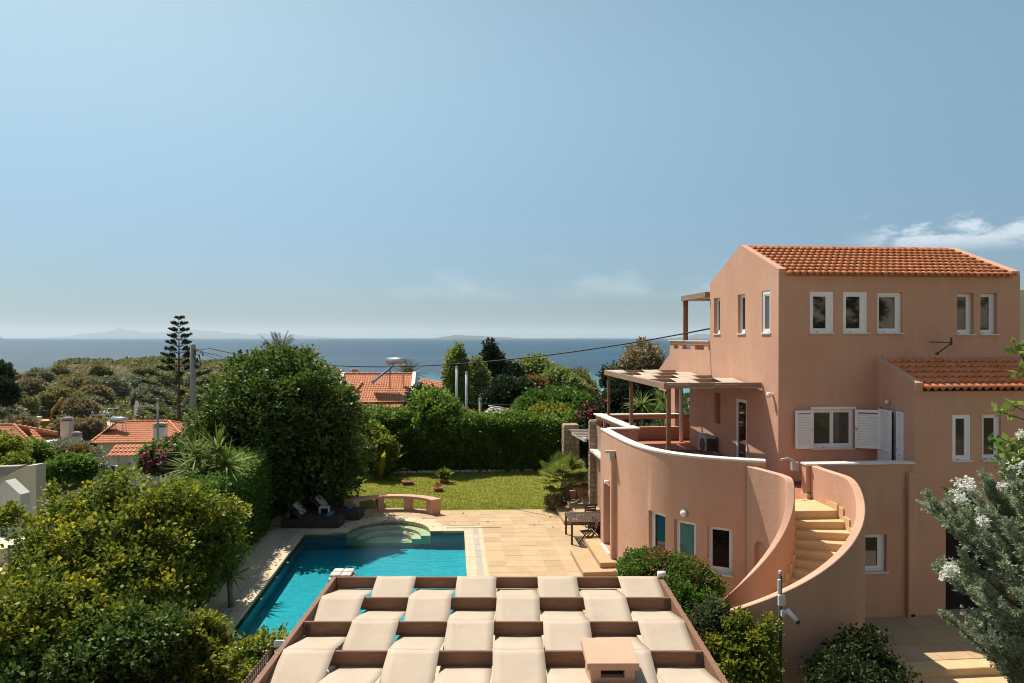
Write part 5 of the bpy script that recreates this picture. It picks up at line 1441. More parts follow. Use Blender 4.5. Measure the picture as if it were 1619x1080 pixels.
# -- the great round tree beside the pool
rt = far(438, 690, 27.6)
tree('round_tree', 'huge dark green dome shaped tree standing behind the loungers', 'tree', (rt.x, rt.y, 0),
     [(rt.x + (b[0] - rt.x) * .88, rt.y + (b[1] - rt.y) * .9, b[2], b[3] * .86, b[4] * .88, b[5] * .93) for b in ((rt.x, rt.y, 2.75, 3.5, 3.4, 3.3), B(370, 700, 26.2, 1.9, 1.9), B(520, 700, 26.0, 1.7, 2.0), B(440, 640, 25.6, 2.1, 1.9), B(440, 735, 25.6, 1.6, 1.4), B(520, 760, 27.3, 1.15, .8), B(335, 700, 27.4, 1.3, 1.5), B(438, 604, 27.3, 2.2, 1.05), B(390, 640, 26.6, 1.6, 1.2), B(490, 640, 26.8, 1.6, 1.2))],
     .24, L['round'], 1900, 34, .135, .36, young=.34, amp=.10, inner=.2, zmin=.15, tufts=(260, .44))
# -- hedge wall along the pool
def boxhedge(name, label, p0, p1, w, zt, lm, n, per, size, cr, z0=0.0, bulge=.12, young=.2, seed=3, side=1, faces=None, group=None, cat='hedge'):
    p0, p1 = np.array(p0, float), np.array(p1, float); Ln = np.linalg.norm(p1 - p0); ax = (p1 - p0) / Ln; nr = np.array([ax[1], -ax[0], 0.0]); ax3 = np.array([ax[0], ax[1], 0.0])
    t = thing(name, (float((p0 + p1)[0] / 2), float((p0 + p1)[1] / 2), z0), label, cat, group)
    core = MB(); c = (p0 + p1) / 2
    u = RNG.random(n) * Ln; pick = RNG.random(n)
    prob = np.array([zt - z0, w, (zt - z0) * .5]); prob = np.cumsum(prob / prob.sum())
    v = RNG.random(n)
    P = np.zeros((n, 3)); N_ = np.zeros((n, 3))
    fr, tp = pick < prob[0], (pick >= prob[0]) & (pick < prob[1]); bk = pick >= prob[1]
    base = np.stack([p0[0] + ax[0] * u, p0[1] + ax[1] * u, np.zeros(n)], 1)
    rnd = .25
    for msk, s in ((fr, 1.0), (bk, -1.0)):
        P[msk] = base[msk] + nr * s * (w / 2) + np.array([0, 0, 1.0]) * (z0 + v[msk] * (zt - z0))[:, None]; N_[msk] = nr * s
    P[tp] = base[tp] + nr * ((v[tp] - .5) * w)[:, None] + np.array([0, 0, zt]); N_[tp] = [0, 0, 1]
    N_ = unit(N_ + RNG.normal(size=(n, 3)) * .15)
    P += N_ * (bulge * lump(P * .9, seed, 1.3))[:, None]
    Pm = np.repeat(P, per, 0); Nm = np.repeat(N_, per, 0)
    off = RNG.normal(size=Pm.shape) * cr * .55; Pm = Pm + off
    D = Nm * .7 + unit(off) * .5 + RNG.normal(size=Pm.shape) * .5 + np.array([0, 0, .25])
    yc = np.repeat(np.clip(RNG.normal(young, young, n), 0, 1) * np.clip(.4 + N_[:, 2] * .6 + .3 * lump(P * .6, seed + 5, 1.0), 0, 1), per) * RNG.random(n * per) * 1.6
    n2 = n * per // 4
    ui = RNG.random(n2) * Ln; Pi = np.stack([p0[0] + ax[0] * ui, p0[1] + ax[1] * ui, z0 + RNG.random(n2) * (zt - z0 - .1)], 1) + nr * ((RNG.random(n2) - .5) * w * .85)[:, None]
    Pm = np.concatenate([Pm, Pi]); D = np.concatenate([D, RNG.normal(size=(n2, 3))]); yc = np.concatenate([np.clip(yc, 0, 1), np.zeros(n2)])
    sz = np.concatenate([np.full((n * per, 1), size), np.full((n2, 1), size * 2.0)])
    m = MB()
    for k in range(max(2, int(Ln / .8))):
        q = p0 + ax * (Ln * (k + .5) / max(2, int(Ln / .8))); m.tube([(q[0], q[1], z0 - .1), (q[0] + .05, q[1], (z0 + zt) / 2), (q[0] - .05, q[1] + .1, zt - .2)], [.04, .03, .015], 5)
    m.build('stems', M['bark'], t)
    quads_mesh('foliage', leaf_quads(Pm, D, sz, .42), 4, L[lm], t, yc); return t
boxhedge('pool_hedge', 'tall clipped hedge running along the left side of the pool', (-7.0, 17.2), (-7.1, 25.0), 1.1, 2.7, 'hedge', 2300, 15, .085, .16, young=.35, seed=4, bulge=.16)
# -- yellow tipped shrubs of the near left corner
YS = 'yellow tipped shrubs at the near left'
def ys(label, blobs, clumps, **kw):
    return shrub('leathery_shrub', label, 'shrub', [b[:3] + (b[3] * .9, b[4] * .9, b[5] * .86) for b in blobs], 'yellowtip', int(clumps * .62), 34, .09, .25, YS, young=.28, amp=.20, inner=.22, radial=.8, **kw)
ys('largest yellow tipped shrub below the white gatehouse', [B(150, 880, 15.6, 1.2, 1.1), B(90, 870, 15.8, .8, .85), B(215, 855, 15.8, 1.0, .95), B(110, 815, 16.2, .6, .5), B(175, 800, 16.4, .7, .55), B(255, 820, 16.2, .75, .7), B(80, 920, 15.0, .75, .75), B(230, 905, 15.2, .9, .9), B(110, 925, 14.8, .95, .8)], 1500, tufts=(80, .36))
ys('yellow tipped shrub between the big shrub and the pool hedge', [B(310, 855, 16.8, .85, .9), B(340, 830, 17.2, .65, .6), B(290, 890, 16.4, .7, .75)], 520, tufts=(30, .33))
ys('yellow tipped shrub in front of the cream garden stair', [B(75, 975, 13.4, .85, .75), B(25, 935, 14.4, .5, .5), B(150, 980, 13.8, .9, .7), B(20, 1020, 12.8, .8, .6), B(230, 970, 14.3, .7, .55), B(12, 812, 16.0, .30, .2)], 900, tufts=(60, .33))
shrub('fern_shrub', 'dark feathery shrub at the bottom left beside the garden wall', 'shrub', [B(120, 1050, 12.7, .85, .5), B(210, 1020, 13.2, .7, .55), B(40, 1070, 12.2, .6, .45), B(270, 1010, 13.6, .6, .5)], 'round', 700, 18, .10, .17, aspect=.3, inner=.3, young=.4, tufts=(46, .26))
shrub('lime_shrub', 'bright yellow green bush beside the near pool coping', 'shrub', [B(312, 1012, 13.7, .34, .38), B(338, 1000, 13.9, .24, .26), B(330, 1045, 13.5, .42, .32), B(292, 1036, 13.5, .3, .32)], 'lime', 420, 16, .075, .11, young=.38, inner=.18, tufts=(36, .15))
shrub('lime_shrub', 'loose bush with yellow sprigs over the near end of the pool', 'shrub', [B(398, 1026, 13.2, .20, .22), B(435, 1020, 13.0, .24, .25), B(462, 1026, 13.0, .14, .17), B(415, 1060, 12.9, .40, .26), B(465, 1060, 12.9, .24, .24), B(380, 1046, 13.2, .22, .24)], 'lime', 260, 12, .08, .12, young=.45, inner=.06, amp=.25, tufts=(40, .13))
# white spotted ground cover under them is pale gravel
n = 2600
P = np.stack([-5.6 + RNG.random(n) * 3.6, 13.1 + RNG.random(n) * .9, np.zeros(n)], 1)
tag(quads_mesh('gravel', leaf_quads(P, RNG.normal(size=(n, 3)) + np.array([0, 0, .6]), .06, .5), 4, M['whitestone']), kind='stuff')
n = 260
fx = np.concatenate([-5.6 + RNG.random(160) * 3.4, -5.8 + RNG.random(60) * .9, -2 + RNG.random(40) * 6]); fy = np.concatenate([24.4 + RNG.random(160) ** 1.5 * 2.2, 16.5 + RNG.random(60) * 8, 24 + RNG.random(40) * 2.8])
P = np.stack([fx, fy + SH * fx, np.full(n, .022)], 1)
tag(quads_mesh('fallen_leaves', leaf_quads(P, RNG.normal(size=(n, 3)) * np.array([1, 1, .15]), .07, .4), 4, L['brownleaf']), kind='stuff')
# -- yuccas
q = far(335, 790, 20.5); yucca((q.x, q.y, .0), [tuple(far(*a)) for a in ((312, 722, 20.2), (345, 712, 20.3), (358, 735, 20.0), (325, 745, 19.9), (300, 742, 20.6))], 'tall yucca with several bright green heads above the pool hedge', .75, .028, 80)
q = far(352, 950, 17.1); yucca((q.x + .2, q.y, 0.0), [(q.x + .2, q.y, .75), (q.x + .1, q.y + .1, 1.1)], 'small spiky yucca at the foot of the pool hedge', .62, .020, 70)
q = far(505, 825, 25.6); yucca((-5.9, 25.0, 0), [(-5.85, 25.0, .7)], 'drooping yucca in the shade behind the nearest lounger', .75, .02, 110, lm='darkshrub')
for px_, py_, d, lab in ((1015, 640, 31.0, 'yucca seen between the terrace pergola posts'), (1048, 632, 33.0, 'yucca just left of the terrace downpipe'), (1052, 650, 30.5, 'low yucca behind the terrace balustrade')):
    q = far(px_, py_, d); yucca((q.x, q.y, 0), [tuple(q)], lab, .85, .032, 90, 'yuccas behind the terrace')
# -- fan palm by the garden steps
q = far(893, 800, 27.2); fan_palm((q.x, q.y, 0), .95, 'fan palm with ragged fronds beside the garden steps', 22, 1.15, 'palm', .2)
shrub('dry_shrub', 'small dry pinkish shrub at the foot of the fan palm', 'shrub', [B(876, 792, 26.9, .35, .35)], 'brownleaf', 90, 10, .06, .12, stems=True)
# -- banana like plants in front of the back hedge
bn = thing('banana_plant', tuple(far(602, 752, 32.5)), 'broad leaved banana plant with yellowish leaf before the back hedge', 'plant')
q = far(602, 750, 32.5); d = sphere_dirs(26, .1) * np.array([.55, .55, 1.5]); P = np.tile(np.array([[q.x, q.y, .1]]), (26, 1)) + d * .1
blades('leaves', P, d, 1.7, .14, L['lime'], bn, .5, 4, np.clip(RNG.normal(.2, .3, 26), 0, 1))
m = MB(); m.tube([(q.x, q.y, 0), (q.x, q.y, .6)], [.09, .06], 8); m.build('stem', M['barkgrey'], bn)
shrub('loose_shrub', 'loose light green shrub left of the banana plant', 'shrub', [B(598, 715, 33.0, .75, .9), B(585, 690, 33.6, .7, .6)], 'lime', 260, 12, .16, .26, young=.15)
# -- back hedge: sections of their own growth
BH = 'hedge plants along the back of the lawn'
for args in (('back_hedge', 'broad clipped hedge behind the right half of the lawn', (.3, 35.6), (6.9, 35.0), 1.6, 2.45, 'hedge', 2500, 12, .13, .24),
             ('back_hedge', 'clipped hedge behind the left half of the lawn', (-6.3, 36.2), (.3, 35.6), 1.6, 2.7, 'hedge', 2500, 12, .13, .24)):
    boxhedge(*args, young=.45, bulge=.27, seed=8, group=BH)
shrub('hedge_tree', 'bushy bright green tree growing out of the back hedge', 'tree', [B(690, 660, 35.3, 1.25, 1.3), B(650, 680, 35.4, 1.1, 1.0), B(725, 690, 35.2, 1.0, 1.0), B(672, 640, 35.6, .6, .7)], 'hedge', 900, 16, .14, .26, young=.5, amp=.2, tufts=(50, .42))
shrub('flowering_hedge', 'green hedge top with small orange red blossoms', 'hedge', [B(870, 672, 37, 1.5, .9), B(850, 695, 36.6, .9, .6), B(905, 690, 36.2, .8, .9)], 'lime', 900, 13, .16, .3, flowers=('redflower', 26, 7, .12, .12, 2.3), young=.1)
shrub('oleander', 'pink flowering oleander left of the terrace pergola posts', 'shrub', [B(945, 668, 34.5, 1.0, 1.2), B(915, 690, 34.5, .8, .9), B(968, 655, 35, .8, 1.0), B(990, 680, 33, .8, .8)], 'darkshrub', 600, 14, .17, .26, aspect=.22, flowers=('pink', 60, 12, .11, .16, 2.4), young=.1)
shrub('oleander', 'pink oleander tuft rising above the middle of the back hedge', 'shrub', [B(732, 665, 37.5, .6, .5)], 'hedge', 80, 12, .15, .2, flowers=('pink', 40, 14, .12, .18, 2.0))
shrub('bougainvillea', 'magenta bougainvillea beside the white gatehouse', 'shrub', [B(256, 722, 29, .75, .6), B(238, 730, 28.5, .4, .4), B(285, 720, 28.5, .8, .7)], 'hedge', 300, 12, .13, .22, flowers=('magenta', 90, 12, .10, .15, -.5), young=.2)
# -- garden plants of the next plot on the left
for lab, nm, lm, bl, nn in (('rounded hibiscus tree left of the white gateposts', 'hibiscus_tree', 'hedge', [B(112, 738, 27, .75, .42), B(95, 745, 27, .5, .35), B(130, 745, 27, .5, .35)], 420),
                       ('umbrella shaped green shrub under the first tiled roof', 'hibiscus_tree', 'hedge', [B(48, 714, 34, .9, .5), B(30, 722, 34, .6, .45), B(65, 722, 34, .6, .45)], 420),
                       ('bright green rounded bush at the left edge above the cream stair', 'round_bush', 'lime', [B(8, 715, 32, .9, .7), B(22, 735, 31, .6, .45)], 420)):
    t = tree(nm, lab, 'tree', (bl[0][0], bl[0][1], -.6), bl, .06, L[lm], nn, 13, .11, .18, young=.3, inner=.3)
tree('olive_tree', 'silvery grey olive tree in front of the two tiled houses', 'tree', (far(125, 760, 36).x, far(125, 760, 36).y, -1.2), [B(112, 724, 36, 1.0, .85), B(92, 716, 36.5, .65, .6), B(135, 730, 36, .75, .65), B(150, 740, 35.5, .5, .5), B(98, 740, 36, .75, .55)], .12, L['olive'], 900, 13, .13, .24, bark='barkgrey', aspect=.25)
tree('reddish_shrub', 'small reddish brown shrub leaning on the olive tree', 'shrub', (far(128, 720, 33).x, far(128, 720, 33).y, -.6), [B(126, 718, 33, .45, .35)], .04, L['rust'], 120, 12, .1, .16)
# -- trees between the garden and the sea
MID = 'trees between the garden and the sea'
for lab, nm, lm, bl, nn, sz in (
    ('feathery yellow green pine left of the white flagpoles', 'slender_pine', 'pinelight', [B(723, 640, 52, 1.2, 2.4), B(722, 592, 52, .8, 1.9), B(724, 566, 52, .35, 1.0), B(706, 645, 52, .9, 1.6)], 1100, .22),
    ('feathery pale pine right of the white flagpoles', 'slender_pine', 'pinelight', [B(756, 640, 54, 1.3, 2.5), B(752, 606, 54, .8, 1.5), B(752, 582, 54, .3, .8), B(775, 645, 53, 1.1, 1.6)], 1100, .22),
    ('dark pointed conifer rising highest over the sea', 'dark_conifer', 'conifer', [B(783, 602, 60, 1.4, 1.7), B(777, 575, 60, .75, 1.1), B(774, 556, 60, .3, .8), B(800, 605, 60, 1.6, 1.3), B(815, 590, 60, .5, .5)], 1000, .28),
    ('light green round pine in front of the sea', 'round_pine', 'pinelight', [B(835, 595, 66, 1.5, 1.5), B(850, 590, 66, 1.3, 1.4), B(862, 600, 66, 1.3, 1.4), B(838, 610, 66, 1.8, 1.4)], 900, .30),
    ('rusty brown drying tree among the green ones', 'rusty_tree', 'rust', [B(838, 622, 56, 1.0, 1.1), B(850, 618, 56, .7, .8)], 420, .26),
    ('olive green domed tree left of the oleander', 'domed_tree', 'pinelight', [B(883, 612, 62, 1.5, 1.4), B(900, 622, 61, 1.2, 1.2)], 700, .30),
    ('olive green domed tree nearest the turquoise shallows', 'domed_tree', 'maquis', [B(912, 612, 64, 1.4, 1.4), B(925, 620, 63, 1.0, 1.0), B(905, 625, 62, 1.6, 1.1)], 700, .30),
    ('dark bushy tree below the pointed conifer', 'bushy_tree', 'conifer', [B(800, 630, 52, 1.6, 1.3), B(822, 622, 52, 1.0, .9)], 600, .26),
    ('green sprawling tree behind the orange blossom hedge', 'bushy_tree', 'hedge', [B(885, 645, 45, 2.0, 1.1), B(850, 650, 45, 1.6, 1.0), B(915, 650, 44, 1.3, 1.0)], 900, .22),
    ('small dark tree in front of the tiled roof behind the hedge', 'bushy_tree', 'conifer', [B(668, 635, 42, .9, .8), B(690, 645, 41, .9, .8), B(655, 650, 41, .6, .6)], 500, .19),
    ('brownish green open tree behind the terrace pergola', 'open_tree', 'brownleaf', [B(1008, 575, 36, .9, .8), B(1020, 560, 36.5, .9, .6), B(992, 598, 36, .8, .6), B(1032, 590, 36, .8, .8), B(980, 590, 36.5, .5, .35)], 300, .15),
    ('dark green tree beneath the brownish open tree', 'bushy_tree', 'conifer', [B(1000, 630, 35, 1.3, 1.2), B(1030, 620, 35.5, 1.1, 1.0), B(970, 600, 36, .6, .5)], 800, .18)):
    b0 = bl[0]; tree(nm, lab, 'tree', (b0[0], b0[1], float(height(b0[0], b0[1])) if b0[1] > 38 else 0), bl, .12, L[lm], nn, 13, sz, sz * 1.5, MID, amp=.24, inner=.3, aspect=.3)
q = far(442, 560, 44); feather_palm((q.x, q.y, float(height(q.x, q.y))), 6.35, 'palm top showing above the huge round tree', 30, 1.9, 'palmdull')
q = far(645, 590, 58); feather_palm((q.x, q.y, float(height(q.x, q.y))), 7.2, 'palm behind the solar heater on the far tiled roof', 28, 1.7, 'palmdull')
q = far(938, 640, 52); feather_palm((q.x, q.y, float(height(q.x, q.y))), 3.2, 'young palm in front of the turquoise shallows', 18, 1.5, 'palm')
# -- Norfolk pine
def tier_pine(px_, d, y_top, y_base, label):
    top, bot = far(px_, y_top, d), far(px_, y_base, d); H_ = top.z - bot.z
    t = thing('norfolk_pine', tuple(bot), label, 'pine tree')
    m = MB(); m.tube([bot, (bot + top) / 2, top], [.22, .12, .015], 8); m.build('trunk', M['bark'], t)
    br = MB(); P, D = [], []
    z = .10
    while z < .985:
        f = 1 - z; Lb = (.35 + 3.6 * f ** .9) if z > .5 else 3.4
        for k in range(6 if z < .9 else 5):
            a = k * 1.05 + z * 37; o = bot.lerp(top, z); d_ = Vector((math.cos(a), math.sin(a), .14 + .5 * z)).normalized()
            e = o + d_ * Lb * (.85 + .3 * RNG.random()); mid = o.lerp(e, .5) - Vector((0, 0, .05 * Lb)); br.tube([o, mid, e], [.04, .03, .012], 4)
            nn = int(24 + 62 * Lb)
            s = RNG.random(nn) ** .6; s = .42 + .58 * s
            p = np.array(o) + (np.array(e) - np.array(o)) * s[:, None] + RNG.normal(size=(nn, 3)) * np.array([.11, .11, .03]) * (0.4 + .25 * Lb)
            P.append(p); D.append(np.tile(np.array([d_]), (nn, 1)) + RNG.normal(size=(nn, 3)) * .5 + np.array([0, 0, .3]))
        z += .056 if z > .5 else .07
    br.build('branches', M['bark'], t)
    quads_mesh('crown', leaf_quads(np.concatenate(P), np.concatenate(D), .26, .22), 4, L['conifer'], t)
tier_pine(283, 76, 500, 690, 'tall tiered Norfolk pine standing against the sea')
# -- maquis of the headland and valley: individual trees in front, scrub behind
VAL = 'trees of the valley on the left'
rr = random.Random(5)
kinds = [('olive', 'olive_tree'), ('maquis', 'maquis_tree'), ('brownleaf', 'dry_tree'), ('olive', 'olive_tree'), ('maquis', 'maquis_tree')]
spots = [(18, 650, 92, 4, 'maquis'), (52, 625, 135, 5, 'brownleaf'), (22, 680, 82, 3.0, 'brownleaf'), (100, 640, 112, 5, 'maquis'), (125, 625, 135, 5.5, 'brownleaf'), (150, 628, 128, 4, 'brownleaf'), (108, 680, 86, 2.6, 'brownleaf'),
         (140, 682, 84, 2.4, 'brownleaf'), (175, 622, 140, 5.5, 'olive'), (200, 620, 150, 5, 'olive'), (95, 606, 190, 3.4, 'maquis'), (60, 614, 170, 4, 'olive'), (20, 614, 160, 3.6, 'maquis'), (235, 628, 130, 4.2, 'olive'), (255, 640, 118, 4, 'olive'),
         (240, 660, 102, 3, 'olive'), (262, 665, 96, 3.5, 'maquis'), (290, 668, 92, 3.2, 'maquis'), (272, 606, 170, 3.6, 'maquis'), (300, 640, 112, 3.4, 'maquis'), (325, 640, 110, 4, 'maquis'), (225, 606, 190, 3.4, 'maquis'), (160, 606, 185, 3.8, 'maquis'),
         (345, 612, 150, 5, 'maquis'), (-2, 592, 66, 1.2, 'conifer'), (2, 618, 64, 1.5, 'conifer'), (262, 652, 112, 2.4, 'olive'), (90, 655, 112, 2.6, 'maquis'), (130, 650, 100, 3, 'brownleaf'), (148, 640, 125, 2.6, 'olive'), (10, 660, 86, 3, 'olive')]
desc = {'olive': 'silvery olive tree', 'maquis': 'dark green maquis tree', 'brownleaf': 'brownish dry tree', 'conifer': 'dark evergreen tree'}
where = {}
ORD = ['first', 'second', 'third', 'fourth', 'fifth', 'sixth', 'seventh', 'eighth', 'ninth', 'tenth']
def rowname(d): return 'near the tiled roofs' if d < 90 else ('around the gravel lot' if d < 125 else 'climbing to the headland')
def valley_label(lm, d, px_):
    mates = sorted(q[0] for q in spots if q[4] == lm and rowname(q[2]) == rowname(d)); n = len(mates)
    if n == 1: return desc[lm] + ' in the valley ' + rowname(d)
    return ORD[mates.index(px_)] + ' from the left of the ' + desc[lm] + 's ' + rowname(d)
for i, (px_, py_, d, r, lm) in enumerate(spots):
    c = far(px_, py_, d); gz = float(height(c.x, c.y))
    cz = max(c.z, gz + r * .55); r2 = r * .62
    bl = [(c.x, c.y, cz, r2, r2, r2 * .72)] + [(c.x + rr.uniform(-.6, .6) * r2, c.y + rr.uniform(-.6, .2) * r2, cz + rr.uniform(-.3, .35) * r2, r2 * .6, r2 * .6, r2 * .5) for _ in range(4)]
    row = 'near the tiled roofs' if d < 90 else ('around the gravel lot' if d < 125 else 'climbing to the headland')
    key = (lm, row)
    tree({'olive': 'olive_tree', 'maquis': 'maquis_tree', 'brownleaf': 'dry_tree', 'conifer': 'evergreen_tree'}[lm], valley_label(lm, d, px_), 'tree', (c.x, c.y, gz), bl, .16, L[lm], 420, 11, .36 if d < 110 else .5, .55, VAL + ', ' + desc[lm] + ' ' + row, amp=.24, inner=.3, aspect=.35, bark='barkgrey')
nsc = 7000
a = -0.50 + RNG.random(nsc) * .50; dd = 120 + RNG.random(nsc) ** .8 * 205
sx, sy_ = np.sin(a) * dd, np.cos(a) * dd; sz_ = height(sx, sy_)
keep = (lump(np.stack([sx, sy_, sx * 0], 1) * .035, 21, 1.0) > -.48) & (sz_ > SEA_Z + 1)
sx, sy_, sz_ = sx[keep], sy_[keep], sz_[keep]; ns = len(sx)
rad_ = .6 + 1.5 * RNG.random(ns) ** 2.2
per = 34
d_ = unit(RNG.normal(size=(ns * per, 3))); d_[:, 2] = np.abs(d_[:, 2])
P = np.repeat(np.stack([sx, sy_, sz_], 1), per, 0) + d_ * np.repeat(rad_, per)[:, None] * np.array([1.1, 1.1, .75])
tag(quads_mesh('scrub', leaf_quads(P, d_ + RNG.normal(size=d_.shape) * .4, np.repeat(rad_, per)[:, None] * .45, .5), 4, L['maquis']), kind='stuff')
nsc = 2600
a = -0.50 + RNG.random(nsc) * .46; dd = 125 + RNG.random(nsc) ** .8 * 195
sx, sy_ = np.sin(a) * dd, np.cos(a) * dd; sz_ = height(sx, sy_); rad_ = .5 + 1.1 * RNG.random(nsc) ** 2
d_ = unit(RNG.normal(size=(nsc * 26, 3))); d_[:, 2] = np.abs(d_[:, 2])
P = np.repeat(np.stack([sx, sy_, sz_], 1), 26, 0) + d_ * np.repeat(rad_, 26)[:, None] * np.array([1.1, 1.1, .7])
tag(quads_mesh('dry_scrub', leaf_quads(P, d_ + RNG.normal(size=d_.shape) * .4, np.repeat(rad_, 26)[:, None] * .45, .5), 4, L['brownleaf']), kind='stuff')
# scrub and low growth on the slope down to the shore (centre and right)
nsc = 1500
a = -0.10 + RNG.random(nsc) * .50; dd = 44 + RNG.random(nsc) * 190
sx, sy_ = np.sin(a) * dd, np.cos(a) * dd; sz_ = height(sx, sy_); rad_ = .8 + 1.3 * RNG.random(nsc)
d_ = unit(RNG.normal(size=(nsc * 26, 3))); d_[:, 2] = np.abs(d_[:, 2])
P = np.repeat(np.stack([sx, sy_, sz_], 1), 26, 0) + d_ * np.repeat(rad_, 26)[:, None]
tag(quads_mesh('scrub', leaf_quads(P, d_ + RNG.normal(size=d_.shape) * .4, np.repeat(rad_, 26)[:, None] * .45, .5), 4, L['hedgedull']), kind='stuff')
# -- shrubs round the stair
shrub('clipped_bush', 'rounded clipped bush with reddish tips under the round wall windows', 'bush', [B(1030, 905, 14.4, .55, .38), B(1075, 915, 14.2, .62, .42), B(1105, 935, 14.0, .5, .45), B(1010, 900, 14.8, .45, .35), B(1060, 960, 13.6, .6, .6), B(1110, 975, 13.4, .45, .5)], 'hedge', 1700, 12, .05, .09, young=.1, amp=.10, inner=.5)
crown_top = crown('red_tips', [B(1040, 900, 14.35, .5, .36), B(1090, 918, 14.1, .55, .42)], 300, 9, .045, .09, L['rust'], bpy.data.objects['clipped_bush'], amp=.1, inner=0, zmin=1.7)
shrub('rose_bush', 'grey green loose bush between the clipped bush and the pergola', 'bush', [B(1110, 1000, 12.6, .32, .5), B(1130, 975, 12.7, .22, .3), B(1095, 1040, 12.3, .35, .4)], 'hedgedull', 300, 12, .07, .12, inner=.15, amp=.25)
shrub('lime_shrub', 'yellow green bush against the stair wall beside the camera pole', 'bush', [B(1180, 1025, 12.1, .34, .36), B(1150, 1045, 12.0, .34, .34), B(1205, 1010, 12.2, .20, .3), B(1165, 1000, 12.2, .2, .25), B(1190, 1060, 11.9, .38, .25)], 'lime', 460, 14, .065, .10, young=.28, inner=.15, amp=.25, tufts=(38, .14))
shrub('dark_shrub', 'dark leafy shrub with white specks below the stair wall', 'bush', [B(1350, 1062, 11.9, .52, .36), B(1315, 1072, 11.7, .40, .26), B(1392, 1068, 11.7, .42, .28), B(1368, 1026, 12.2, .26, .24), B(1355, 1100, 11.2, .75, .36)], 'darkshrub', 900, 20, .058, .15, young=.12, inner=.3, amp=.22, tufts=(52, .15), flowers=('white', 34, 1, .035, .05, -1))
# -- blue grey cypress, white oleander and a loquat twig at the right edge
cyp = thing('grey_cypress', tuple(far(1690, 1075, 10.2)), 'blue grey feathery cypress reaching in from the right edge', 'cypress')
cb = far(1690, 1090, 10.2)
ends = [(1478, 800, 9.6), (1500, 830, 9.4), (1470, 790, 9.7), (1545, 790, 9.9), (1560, 760, 10.2), (1590, 740, 10.0), (1490, 905, 9.6), (1520, 880, 9.2), (1550, 930, 9.0), (1560, 860, 9.3), (1500, 978, 9.5), (1540, 985, 9.2), (1570, 1010, 9.0), (1585, 960, 8.8), (1590, 900, 8.9),
        (1600, 830, 9.2), (1605, 780, 9.6), (1575, 1035, 9.3), (1610, 1020, 8.8), (1620, 880, 9.0), (1620, 800, 10.3), (1640, 740, 10.5), (1560, 815, 9.7), (1535, 840, 9.5), (1585, 1045, 9.2), (1530, 925, 9.8), (1605, 930, 10.2)]
br = MB(); P, D = [], []
more = [(e[0] + rr.uniform(-10, 45), e[1] + rr.uniform(-35, 40), e[2] + rr.uniform(-.3, .5)) for e in ends for _ in range(1)]
for k, e in enumerate(ends + more):
    e = far(*e); s = Vector((cb.x, cb.y, max(.3, e.z - 1.3 - .4 * RNG.random()))); mid = s.lerp(e, .55) + Vector((0, 0, -.15)); br.tube([s, mid, e], [.03, .018, .005], 5)
    for f in np.linspace(.30, 1.0, 13):
        c = np.array(s.lerp(mid, f / .55) if f < .55 else mid.lerp(e, (f - .55) / .45))
        axd = np.array((e - mid).normalized())
        for q in range(4):
            sd = unit(axd[None] * 1.0 + RNG.normal(size=(1, 3)) * .42 + np.array([[0, 0, .30]]))[0]; ln = (.16 + .14 * RNG.random()) * (1.15 - .5 * f)
            nn = 54
            t_ = RNG.random(nn)[:, None]
            rad = .034 * (1.15 - t_)
            dv = unit(RNG.normal(size=(nn, 3)))
            P.append(c + sd * ln * t_ + dv * rad * RNG.random((nn, 1)) ** .5)
            D.append(sd * .9 + dv * .75)
br.tube([cb, Vector((cb.x, cb.y, 4.6))], [.1, .04], 8); br.build('trunk', M['bark'], cyp)
P = np.concatenate(P); quads_mesh('foliage', leaf_quads(P, np.concatenate(D), .040, .20), 4, L['bluegrey'], cyp, np.clip(RNG.normal(.0, .12, len(P)), 0, 1) * (RNG.random(len(P)) < .3))
ol = thing('white_oleander', tuple(far(1640, 1000, 11.2)), 'white flowering oleander growing behind the grey cypress', 'shrub')
m = MB(); ob = far(1650, 1000, 11.2); oe = [(1525, 785, 11.0), (1512, 775, 11.0), (1545, 800, 10.9), (1565, 830, 10.6), (1615, 735, 10.8), (1610, 760, 10.7), (1575, 700, 11.0), (1590, 790, 10.6), (1505, 905, 10.2), (1548, 815, 10.7), (1620, 700, 10.8)]
P, D, FP, FD = [], [], [], []
for e in oe:
    e = far(*e); mid = Vector(ob).lerp(e, .6) + Vector((0, 0, .1)); m.tube([ob, mid, e], [.03, .015, .006], 5)
    for f in np.linspace(.35, 1, 9):
        c = np.array(mid.lerp(e, (f - .35) / .65)); P.append(c + RNG.normal(size=(16, 3)) * .05); D.append(np.array((e - mid).normalized()) * .8 + RNG.normal(size=(16, 3)) * .7)
for fx in ((1525, 775, 10.9), (1515, 765, 10.95), (1538, 785, 10.85), (1512, 780, 10.9), (1522, 795, 10.85), (1530, 762, 11), (1552, 822, 10.6), (1562, 832, 10.55), (1612, 712, 10.7), (1618, 745, 10.6), (1500, 905, 10.1), (1508, 898, 10.1), (1495, 912, 10.1), (1600, 800, 10.4), (1545, 812, 10.7), (1585, 770, 10.4), (1617, 690, 10.7), (1532, 770, 9.5), (1520, 790, 9.5), (1555, 826, 9.2), (1505, 900, 9.2), (1498, 910, 9.2), (1606, 735, 9.6)):
    c = np.array(far(*fx)); d_ = sphere_dirs(60, -.5); FP.append(c + d_ * .085 * RNG.random((60, 1)) ** .5); FD.append(d_ + RNG.normal(size=d_.shape) * .6)
m.build('stem', M['bark'], ol)
quads_mesh('foliage', leaf_quads(np.concatenate(P), np.concatenate(D), .13, .16), 4, L['hedge'], ol)
quads_mesh('flowers', leaf_quads(np.concatenate(FP), np.concatenate(FD), .038, .6), 4, L['white'], ol)
